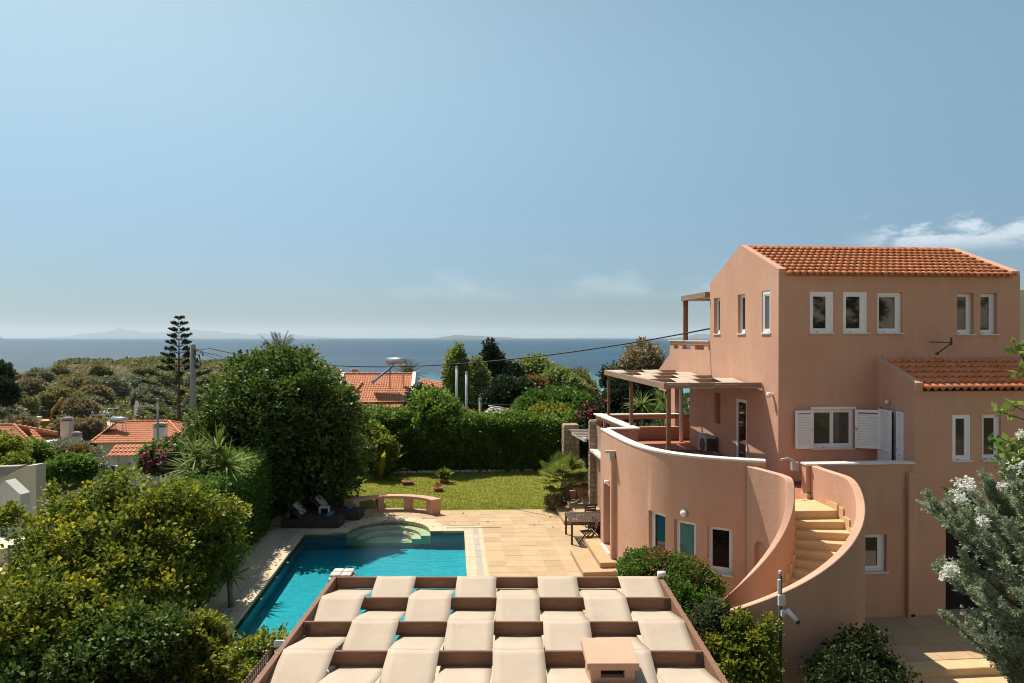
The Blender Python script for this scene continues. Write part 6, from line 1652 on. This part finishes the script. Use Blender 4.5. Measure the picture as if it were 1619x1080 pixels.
lq = thing('broad_leaf_tree', tuple(far(1700, 900, 8.6)), 'twigs with broad leaves of a tree reaching in at the right edge', 'tree')
m = MB(); lb = far(1690, 700, 8.6); P, D = [], []
for e in ((1605, 545, 8.5), (1612, 560, 8.4), (1600, 640, 8.4), (1592, 655, 8.5), (1590, 715, 8.3), (1600, 735, 8.3), (1578, 650, 8.6), (1615, 590, 8.4), (1612, 720, 8.2), (1595, 700, 8.4)):
    e = far(*e); m.tube([lb, Vector(lb).lerp(e, .6) + Vector((0, 0, .05)), e], [.02, .012, .006], 5)
    d_ = sphere_dirs(9, -.6); P.append(np.array(e) + d_ * .02); D.append(d_ + np.array([0, 0, .1]))
m.tube([far(1700, 1080, 8.6), lb], [.08, .03], 8); m.build('trunk', M['bark'], lq)
quads_mesh('foliage', leaf_quads(np.concatenate(P), np.concatenate(D), .135, .26, .2), 4, L['hedge'], lq, np.clip(RNG.normal(.2, .3, sum(len(p) for p in P)), 0, 1))
# ================================================================== NEIGHBOURING HOUSES AND DISTANT THINGS
def slope_tiles(m, A, Bp, C, Dp, cols_w=.19, row=.36, amp=.045):
    """corrugated tile field between eave A-B and ridge D-C (A under D)"""
    A, Bp, C, Dp = map(Vector, (A, Bp, C, Dp)); ex = (Bp - A); W_ = ex.length; ex.normalize()
    nrm = ex.cross((Dp - A)).normalized()
    if nrm.z < 0: nrm = -nrm
    n = max(2, int(W_ / cols_w)); up = ((C + Dp) / 2 - (A + Bp) / 2); upn = (up - ex * up.dot(ex)); Hs = upn.length; upn.normalize()
    dl, cr_ = (Dp - A).dot(ex), (C - A).dot(ex)
    for c in range(n):
        x0, x1 = W_ * c / n, W_ * (c + 1) / n; xm = (x0 + x1) / 2
        if xm < dl: top = Hs * xm / max(dl, 1e-6)
        elif xm > cr_: top = Hs * (W_ - xm) / max(W_ - cr_, 1e-6)
        else: top = Hs
        rows = max(1, int(round(top / row)))
        prof = [(0, 0), (.22, .0), (.36, .7), (.6, 1), (.84, .7), (1, 0)]
        for r in range(rows):
            y0, y1 = top * r / rows, min(top, top * (r + 1) / rows + .05)
            vs = []
            for yy, lift in ((y0, .035), (y1, 0.0)):
                for f, h in prof: vs.append(A + ex * (x0 + (x1 - x0) * f) + upn * yy + nrm * (h * amp + lift))
            for f, h in prof: vs.append(A + ex * (x0 + (x1 - x0) * f) + upn * y0 + nrm * (h * amp + .005))
            k = len(prof)
            m.add(vs, [(i, i + 1, k + i + 1, k + i) for i in range(k - 1)] + [(2 * k + i, 2 * k + i + 1, i + 1, i) for i in range(k - 1)])
def roof_part(slopes, parent, hips=(), name='roof', **kw):
    m = MB()
    for s in slopes: slope_tiles(m, *s, **kw)
    o = m.build(name, M['tilefar'], parent)
    if hips:
        m = MB()
        for a, b in hips:
            a, b = Vector(a), Vector(b); n = max(2, int((b - a).length / .4))
            for i in range(n): m.tube([a.lerp(b, i / n) + Vector((0, 0, .05)), a.lerp(b, (i + 1.1) / n) + Vector((0, 0, .05))], [.12, .095], 7)
        m.build('ridge_tiles', M['tilefar'], o)
    return o
def hip_house(label, x0, x1, y0, y1, ze, zr, zg, rx0, rx1, mat, hip_left=True, hip_right=True):
    t = thing('tiled_house', ((x0 + x1) / 2, (y0 + y1) / 2, zg), label, 'house')
    m = MB(); m.box((x0 + .4, y0 + .4, zg), (x1 - .4, y1 - .4, ze - .02)); m.build('wall', M[mat], t)
    ym = (y0 + y1) / 2
    a, b, c, d = (x0, y0, ze), (x1, y0, ze), (x1, y1, ze), (x0, y1, ze); r0, r1 = (rx0, ym, zr), (rx1, ym, zr)
    sl = [(a, b, r1, r0), (c, d, r0, r1)]
    hips = [(r0, r1)]
    if hip_right: sl.append((b, c, r1, r1)); hips += [(r1, b), (r1, c)]
    if hip_left: sl.append((d, a, r0, r0)); hips += [(r0, a), (r0, d)]
    roof_part(sl, t, hips)
    m = MB(); m.add([a, b, c, d], [(0, 1, 2, 3)]); m.build('eaves', M['whitewash'], t); return t
def chimney(t, c, sx, h, mat='pinkwash', cap='tilefar'):
    m = MB(); m.cbox((c[0], c[1], c[2] + h / 2), (sx, sx, h)); ch_ = m.build('chimney', M[mat], t)
    m = MB()
    for k in range(3): m.cbox((c[0], c[1], c[2] + h + .03 + k * .12), (sx * 1.08, sx * 1.08, .06)); m.cbox((c[0], c[1], c[2] + h + .09 + k * .12), (sx * .7, sx * .7, .06))
    m.build('chimney_cap', M['concrete'], ch_)
def solar(label, c, dirx, size=1.0):
    """flat collector on the roof with a cylinder above it"""
    t = thing('solar_water_heater', c, label, 'solar heater', 'solar water heaters on the roofs'); c = Vector(c)
    lo, hi = c, c + Vector((dirx * 1.5, .5, 1.25)) * size
    s = Vector((.25 * -dirx, 1.0, 0)) * size * .9
    m = MB(); m.frame_box(lo - s * .5, hi - lo, s, Vector((-.06 * dirx, 0, .07))); m.build('collector', M['solarglass'], t)
    m = MB(); q = hi + Vector((dirx * .25, 0, .35)) * size; e = Vector((.75, -.28, 0)).normalized() * .75 * size
    m.tube([q - e, q - e * .95, q + e * .95, q + e], [.15 * size, .27 * size, .27 * size, .15 * size], 14); m.build('tank', M['steel'], t)
    m = MB()
    for k in (-1, 1):
        for yy in (-.3, .3): m.tube([q + e * k * .7 + Vector((0, yy * size, -.2)), Vector((q.x + e.x * k * .7, q.y + yy * size, c.z - .5))], .022, 5)
    m.tube([q + e * -.7, Vector((q.x - e.x * .7, q.y, c.z - .3)), lo], .018, 5); m.build('stand', M['greypaint'], t); return t
# house with the hipped roof at the far left
pa = far(42, 669, 60)
h1 = hip_house('far left house with hipped orange tile roof and two chimneys', far(-75, 700, 56).x, far(52, 702, 56).x + .2, far(20, 700, 56).y, 64.5, far(20, 704, 57).z, far(20, 669, 60).z, -5.6, far(-50, 669, 60).x, far(40, 669, 60).x, 'pinkwash', True, False)
m = MB(); y_ = far(20, 700, 56).y; zz = far(20, 704, 57).z; xr = far(52, 702, 56).x + .2; rz_ = far(20, 669, 60).z; rx_ = far(40, 669, 60).x; ym_ = (y_ + 64.5) / 2
xe = far(108, 686, 60).x
roof_part([((xr, y_, zz), (xe, ym_ - 1.2, zz - .3), (xe - .2, ym_, rz_ - .75), (rx_, ym_, rz_))], h1, [((rx_, ym_, rz_), (xr, y_, zz)), ((rx_, ym_, rz_), (xe - .2, ym_, rz_ - .72))])
m.box((xr - .5, y_ + .9, -5.6), (xe - .3, 64, zz - .35)); m.build('wall', M['pinkwash'], h1)
c = far(106, 692, 61); chimney(h1, (c.x, c.y, -3.6), .75, 4.1 - 1.2)
c = far(121, 694, 58); chimney(h1, (c.x, c.y, -3.9), .6, 2.3)
# second house with solar heater
f0, f1 = far(142, 707, 54), far(292, 707, 54)
h2 = hip_house('second tiled house with white chimney and solar heater', f0.x, f1.x, f0.y, f0.y + 7.5, far(200, 701, 54).z, far(200, 668, 57.5).z, -5.5, far(184, 674, 57.5).x, far(262, 674, 57.5).x, 'pinkwash')
c = far(254, 690, 55.0); chimney(h2, (c.x, c.y, -2.2), .8, 1.75, 'whitewash')
c = far(150, 690, 55.6); solar('solar water heater on the second tiled house', (c.x, c.y, c.z - .25), 1, .95)
# gatehouse canopy with tiles
gh = thing('gatehouse', tuple(far(210, 770, 33)), 'small white gatehouse with a strip of red tiles', 'gatehouse')
g0, g1 = far(177, 720, 33), far(246, 720, 33)
m = MB()
for px_ in (180, 210): q = far(px_, 718, 33); m.box((q.x - .17, q.y - .05, -.9), (q.x + .17, q.y + .3, q.z - .02))
q = far(233, 718, 33); m.box((q.x - .25, q.y - .05, -.9), (q.x + .45, q.y + .3, q.z - .02)); m.build('wall', M['whitewash'], gh)
roof_part([((g0.x - .1, g0.y - .3, g0.z), (g1.x + .2, g0.y - .3, g0.z), (g1.x + .2, g0.y + .55, g0.z + .42), (g0.x - .1, g0.y + .55, g0.z + .42))], gh, cols_w=.2, row=.3)
m = MB(); m.box((g0.x - .05, g0.y - .2, g0.z - .06), (g1.x + .15, g0.y + .5, g0.z - .01)); m.build('eaves', M['whitewash'], gh)
for px_, lab in ((147, 'white gatepost with dark grille left of the gatehouse'), (182, 'white gatepost with dark grille at the corner of the gatehouse')):
    q0 = far(px_, 765, 29); p_ = thing('gatepost', tuple(q0), lab, 'gatepost', 'gateposts'); zt_ = far(px_, 737, 29).z
    m = MB(); m.box((q0.x - .02, q0.y, -.8), (q0.x + .17, q0.y + .2, zt_)); m.build('post', M['whitewash'], p_)
    m = MB(); m.box((q0.x - .16, q0.y, -.8), (q0.x - .03, q0.y + .18, zt_ + .01)); m.build('dark_leaf', M['darkmetal'], p_)  # dark metal leaf beside the white post
    m = MB()
    for k in range(4): m.tube([(q0.x + .2 + k * .07, q0.y, -.8), (q0.x + .2 + k * .07, q0.y, zt_ - .1)], .012, 5)
    m.build('grille', M['darkmetal'], p_)
fe = thing('garden_fence', tuple(far(110, 755, 31)), 'thin dark wire fence in front of the olive tree', 'fence')
for px_ in range(60, 176, 5):
    q = far(px_, 740, 31); m = MB(); m.tube([(q.x, q.y, -.9), (q.x, q.y, q.z)], .012, 4); m.build('bar', M['darkmetal'], fe)
a_, b_ = far(60, 741, 31), far(176, 741, 31); m = MB(); m.tube([a_, b_], .014, 4); m.tube([a_ - Vector((0, 0, .6)), b_ - Vector((0, 0, .6))], .014, 4); m.build('rail', M['darkmetal'], fe)
# cream neighbour at the left edge: sloping stair parapets
nb = thing('cream_house', tuple(far(20, 800, 21)), 'cream rendered neighbouring house with sloping stair walls', 'house')
def slab_wall(pts, d, th, mat, parent, name):
    """upright wall with a stepped outline, th metres thick"""
    P0 = [far(x, y, d) for x, y in pts]; n = len(P0); back = Vector((0.08, th, 0)); m = MB()
    m.add(P0 + [p + back for p in P0], [tuple(range(n)), tuple(range(2 * n - 1, n - 1, -1))] + [(i, (i + 1) % n, n + (i + 1) % n, n + i) for i in range(n)])
    return m.build(name, M[mat], parent)
slab_wall([(-40, 772), (10, 752), (40, 737), (57, 735), (57, 900), (-40, 900)], 20.5, .35, 'cream', nb, 'stair_wall')
slab_wall([(-40, 790), (0, 768), (8, 760), (32, 782), (34, 900), (-40, 900)], 18.5, .3, 'whitewash', nb, 'stair_wall')
slab_wall([(-60, 740), (30, 737), (30, 760), (-60, 760)], 24, .3, 'concrete', nb, 'terrace_edge')
q = far(5, 868, 17.0); m = MB(); m.box((q.x - 1.2, q.y, -.5), (q.x + .1, q.y + 1.6, q.z)); m.box((q.x - 1.2, q.y - .6, -.5), (q.x + .22, q.y - .01, q.z - .4)); m.build('step', M['cream'], nb)
# house in the trees behind the lawn
D2 = 52
ra, rb = far(545, 592, D2 + 3.5), far(652, 592, D2 + 3.5); ea, eb = far(556, 655, D2 - 2), far(690, 655, D2 - 2)
h3 = thing('tiled_house', ((ra.x + rb.x) / 2, ra.y, -3.5), 'tiled house behind the lawn with white gable copings', 'house')
roof_part([((ra.x, ra.y - 4.4, ra.z - 1.9), (rb.x, ra.y - 4.4, ra.z - 1.9), (rb.x, ra.y, ra.z), (ra.x, ra.y, ra.z)), ((rb.x, ra.y + 4, ra.z - 1.8), (ra.x, ra.y + 4, ra.z - 1.8), (ra.x, ra.y, ra.z), (rb.x, ra.y, ra.z))],
          h3, [((ra.x, ra.y, ra.z), (rb.x, ra.y, ra.z)), ((ra.x + 1.6, ra.y - 1.6, ra.z - .6), (ra.x + .7, ra.y - 4.6, ra.z - 1.9))])
roof_part([((ra.x + .9, ra.y - 6.6, ra.z - 2.75), (rb.x + 1.7, ra.y - 6.6, ra.z - 2.75), (rb.x + .2, ra.y - 4.3, ra.z - 2.0), (ra.x + .4, ra.y - 4.3, ra.z - 2.0))], h3)
roof_part([((rb.x + .5, ra.y - 3.5, ra.z - 1.3), (rb.x + 3.2, ra.y - 3.5, ra.z - 1.7), (rb.x + 3.0, ra.y - .5, ra.z - .6), (rb.x + .4, ra.y - .5, ra.z - .4))], h3)
m = MB()
for x in (ra.x - .28, rb.x):
    vs = [(x + d, y, z) for d in (0, .28) for y, z in ((ra.y - 4.2, -3.5), (ra.y + 4, -3.5), (ra.y + 4, ra.z - 1.6), (ra.y, ra.z + .2), (ra.y - 4.2, ra.z - 1.6))]
    m.add(vs, [(0, 1, 2, 3, 4), (9, 8, 7, 6, 5), (0, 4, 9, 5), (4, 3, 8, 9), (3, 2, 7, 8), (2, 1, 6, 7), (0, 5, 6, 1)])
m.build('gable_wall', M['whitewash'], h3)
m = MB(); m.box((ra.x + .1, ra.y - 6.2, -3.5), (rb.x + 1.5, ra.y - 4.4, ra.z - 2.8)); m.box((ra.x + .1, ra.y - 4.3, -3.5), (rb.x - .1, ra.y + 3.6, ra.z - 2.0)); m.box((rb.x + .6, ra.y - 3.2, -3.5), (rb.x + 2.9, ra.y - .6, ra.z - 1.8)); m.build('wall', M['whitewash'], h3)
c = far(561, 590, D2 + 5); chimney(h3, (c.x, c.y, c.z - .3), .6, .3, 'mortar')
c = far(588, 604, D2 + .6); solar('solar water heater on the roof behind the lawn', (c.x, c.y, c.z - .1), 1, 1.05)
# grey stone roof between hedge and trees
sr = thing('stone_roof_hut', tuple(far(800, 660, 44)), 'small hut roofed with grey stone slabs behind the hedge', 'hut')
A_, B_, C_, D_2 = far(765, 653, 43), far(828, 668, 43), far(834, 649, 45.5), far(775, 643, 45.5)
m = MB(); m.add([A_, B_, C_, D_2] + [p - Vector((0, 0, .2)) for p in (A_, B_, C_, D_2)], [(0, 1, 2, 3), (7, 6, 5, 4), (0, 4, 5, 1), (1, 5, 6, 2), (2, 6, 7, 3), (3, 7, 4, 0)]); m.build('roof_bed', M['mortar'], sr)
for i in range(9):
    for j in range(5):
        f, g_ = (i + .5 + .3 * (j % 2)) / 9.4, (j + .5) / 5; p = A_.lerp(B_, f).lerp(D_2.lerp(C_, f), g_); m = MB(); m.cbox((p.x, p.y, p.z + .05 + RNG.normal() * .02), (.26, .46, .07), RNG.normal() * .25, R(-3), R(10)); m.build('stone_slab', M['whitestone'], sr, .015)
m = MB(); m.box((A_.x + .1, A_.y + .2, -2), (B_.x - .1, C_.y - .2, B_.z - .25)); m.build('wall', M['fieldstone'], sr)
for px_, d, yt, lab in ((722, 47, 581, 'taller of the two thin white poles before the pines'), (737.5, 47, 590, 'shorter thin white pole beside the taller one'), (759, 42, 632, 'short grey post left of the stone roofed hut'), (249.5, 40, 632, 'thin grey lamp post in front of the second tiled house')):
    q = far(px_, yt, d); p_ = thing('thin_pole', (q.x, q.y, q.z - 4), lab, 'pole', 'thin poles among the gardens')
    m = MB(); m.tube([(q.x, q.y, q.z - 5), (q.x, q.y, q.z)], .075 if px_ != 249.5 else .06, 8); m.build('shaft', M['plastic'] if px_ < 755 and px_ > 300 else M['concrete'], p_)
    m = MB(); m.lathe((q.x, q.y, q.z), [(.1, 0), (.1, .06), (.0, .12)], 8); m.build('cap', M['greypaint'], p_)
# concrete utility pole and its cables
q = far(305, 543, 42); up_ = thing('utility_pole', (q.x, q.y, -2), 'round topped concrete utility pole carrying cables', 'utility pole')
m = MB(); m.tube([(q.x, q.y, -3), (q.x, q.y, q.z - .1), (q.x, q.y, q.z)], [.23, .165, .06], 12); m.build('shaft', M['concrete'], up_)
m = MB()
for k, (dx, dz) in enumerate(((.18, -.45), (.42, -.7), (.62, -.55), (.3, -1.0), (.5, -1.15), (.2, -1.35))): m.tube([(q.x + dx, q.y - .2, q.z + dz), (q.x + dx + .06, q.y - .2, q.z + dz - .22)], [.06, .03], 6); m.tube([(q.x, q.y, q.z + dz * .8), (q.x + dx, q.y - .2, q.z + dz)], .022, 5)
m.build('insulators', M['darkmetal'], up_)
def cable(a, b, sag, r, label):
    a, b = Vector(a), Vector(b); pts = [a.lerp(b, t) - Vector((0, 0, sag * 4 * t * (1 - t))) for t in np.linspace(0, 1, 30)]
    m = MB(); m.tube(pts, r, 6); tag(m.build('overhead_cable', M['wire'], None), label, 'cable', 'overhead cables')
top = Vector((q.x, q.y, q.z))
cable(far(333, 551, 41.8), (XH + .1, YB - .02, 7.07), 1.20, .026, 'long black cable sagging from the pole to the villa gable')
cable(top + Vector((0, -.1, -.35)), far(333, 551, 41.8), .03, .022, 'short cable stub at the utility pole crossarm')
for e, s, lab in (((372, 575, 38), .1, 'steep cable dropping behind the round tree from the utility pole'), ((400, 572, 46), .1, 'second cable dropping behind the round tree from the utility pole'), ((330, 600, 41), .5, 'looping slack cable hanging beside the utility pole')):
    cable(top + Vector((0, -.1, -.3 - .3 * s)), far(*e), s, .018, lab)
a_, b_ = far(-60, 646, 70), far(300, 640, 45); cable(a_, b_, .3, .02, 'thin pale cable crossing in front of the valley trees')
a_, b_ = far(690, 631, 48), far(900, 640, 44); cable(a_, b_, .2, .018, 'thin cable strung between the posts behind the hedge')
# gravel lot with parked cars, banners, an excavator
g_ = [far(x, y, d) for x, y, d in ((165, 682, 88), (262, 682, 88), (232, 650, 125), (170, 652, 122))]
m = MB(); m.add([(p.x, p.y, float(height(p.x, p.y)) + .12) for p in g_], [(0, 1, 2, 3)]); m.add([(p.x, p.y, float(height(p.x, p.y)) - 1) for p in g_], [(3, 2, 1, 0)])
tag(m.build('gravel_lot', M['sand']), kind='structure')
def car(p, rz, paint, label):
    t = thing('parked_car', (0, 0, 0), label, 'car', 'cars parked at the gravel lot')
    prof = [(-2.1, .35), (-2.1, .8), (-1.9, .95), (-1.2, 1.0), (-.7, 1.45), (.7, 1.48), (1.5, 1.0), (2.1, .9), (2.1, .35)]
    n = len(prof); m = MB(); m.add([(x, -.85, z) for x, z in prof] + [(x, .85, z) for x, z in prof], [tuple(range(n)), tuple(range(2 * n - 1, n - 1, -1))] + [(i, (i + 1) % n, n + (i + 1) % n, n + i) for i in range(n)]); m.build('body', M[paint], t, .08, 2)
    m = MB(); m.box((-.75, -.87, 1.02), (.95, .87, 1.34)); m.frame_box((1.42, -.7, 1.03), (-.62, 0, .36), (0, 1.4, 0), (.04, 0, .03)); m.build('window', M['glass'], t)
    for x in (-1.3, 1.35):
        for y in (-.86, .7): m = MB(); m.tube([(x, y, .34), (x, y + .16, .34)], .33, 14); m.build('wheel', M['rubber'], t)
    t.location = p; t.rotation_euler.z = rz
for px_, py_, d, rz, pt, lab in ((178, 652, 118, 1.35, 'carsilver', 'silver car parked at the edge of the gravel lot'), (52, 655, 112, 1.1, 'cardark', 'dark car parked behind the excavator'), (64, 651, 112, 2.2, 'cardark', 'second dark car parked beside the first')):
    c = far(px_, py_, d); car((c.x, c.y, c.z - .75), rz, pt, lab)
c = far(68, 668, 98); ex_ = thing('excavator', (c.x, c.y, c.z - 1.4), 'yellow excavator with raised bent arm behind the far left roof', 'excavator')
def xb(name, mat, *boxes):
    m = MB()
    for a, b in boxes: m.box(tuple(Vector(a) + c), tuple(Vector(b) + c))
    m.build(name, M[mat], ex_, .03)
xb('tracks', 'rubber', ((-2.4, -1.2, -1.5), (1.6, -.6, -.8)), ((-2.4, .6, -1.5), (1.6, 1.2, -.8))); xb('body', 'yellow', ((-2.4, -1.2, -.75), (1.3, 1.2, .35))); xb('cab', 'plastic', ((-1.8, -1.1, .36), (-.2, .2, .9)))
m = MB(); p0 = c + Vector((1.0, 0, .2)); m.tube([p0, p0 + Vector((.4, 0, 1.6)), p0 + Vector((1.3, -.2, 2.6)), p0 + Vector((1.7, -.2, 3.3))], [.22, .24, .2, .16], 6); m.tube([p0 + Vector((1.7, -.2, 3.4)), p0 + Vector((1.55, -.2, 1.6)), p0 + Vector((1.3, -.2, .8))], [.16, .16, .12], 6); m.build('boom', M['yellow'], ex_)
m = MB(); m.cbox(tuple(p0 + Vector((1.1, -.2, .4))), (.9, .9, .7)); m.build('bucket', M['rubber'], ex_)
for px_, lab in ((212, 'left of the two white feather banners at the gravel lot'), (221, 'right of the two white feather banners at the gravel lot')):
    c = far(px_, 655, 108); t = thing('feather_banner', (c.x, c.y, c.z), lab, 'banner', 'feather banners'); s = 1 if px_ > 215 else -1
    m = MB(); m.tube([c - Vector((0, 0, 1)), c + Vector((0, 0, 1.4)), c + Vector((-.25 * s, 0, 2.0)), c + Vector((-.6 * s, 0, 2.1))], .04, 5); m.build('mast', M['greypaint'], t)
    m = MB(); m.add([tuple(c + Vector(v)) for v in ((0, -.02, -.4), (.55 * s * -.6, -.02, -.3), (-.6 * s, -.02, 2.05), (-.2 * s, -.02, 1.95), (0, -.02, 1.3))], [(0, 1, 2, 3, 4)]); o = m.build('cloth', M['whitewash'], t); sd = o.modifiers.new('thickness', 'SOLIDIFY'); sd.thickness = .02
c = far(154, 664, 86); dome = thing('play_hoops', tuple(c), 'white tubular play hoops among the dry trees', 'climbing hoops')
m = MB()
for k in range(3):
    o = Vector((k * .9 - .9, 0, -1.2)); m.tube([c + o, c + o + Vector((0, 0, 1.6)), c + o + Vector((.3, 0, 2.3)), c + o + Vector((.6, 0, 1.7)), c + o + Vector((.7, 0, 0))], .05, 5)
m.tube([c + Vector((-.9, 0, .6)), c + Vector((1.4, 0, .6))], .04, 5); m.build('hoops', M['plastic'], dome)
# boats
for px_, py_, d, s, lab in ((2, 533.3, 5200, 2.2, 'white sailing boat on the horizon at the left edge'), (509, 535.2, 6500, 1.4, 'tiny white boat on the horizon below the left island')):
    c = far(px_, py_, d); c.z = SEA_Z; t = thing('sailing_boat', tuple(c), lab, 'boat', 'boats on the horizon')
    m = MB(); m.add([tuple(c + Vector(v) * s) for v in ((-6, 0, .2), (-5, -1.5, 1.4), (6, 0, 1.6), (-5, 1.5, 1.4))], [(0, 1, 2), (0, 2, 3), (1, 3, 2), (0, 3, 1)]); m.build('hull', M['whitepaint'], t)
    m = MB(); m.add([tuple(c + Vector(v) * s) for v in ((-4, 0, 2), (0, -.4, 2), (0, 0, 15)) ] + [tuple(c + Vector(v) * s) for v in ((.3, 0, 2), (5, .3, 2), (.3, 0, 13))], [(0, 1, 2), (3, 4, 5)]); o = m.build('sail', M['whitepaint'], t); sd = o.modifiers.new('thickness', 'SOLIDIFY'); sd.thickness = .1
# cream house glimpsed beyond the right end of the villa
ch2 = thing('cream_house', (17, 24, 0), 'cream walled house just showing behind the right end of the villa', 'house')
m = MB(); m.box((19.0, 26, 0), (24, 32, 8.7)); m.build('wall', M['cream'], ch2)
# clay ridge flashing strip where the wing roof meets the main wall
m = MB(); m.box((XW + .2, YF - .035, 6.19), (17.3, YF - .002, 6.29)); m.build('flashing', PLM, villa)
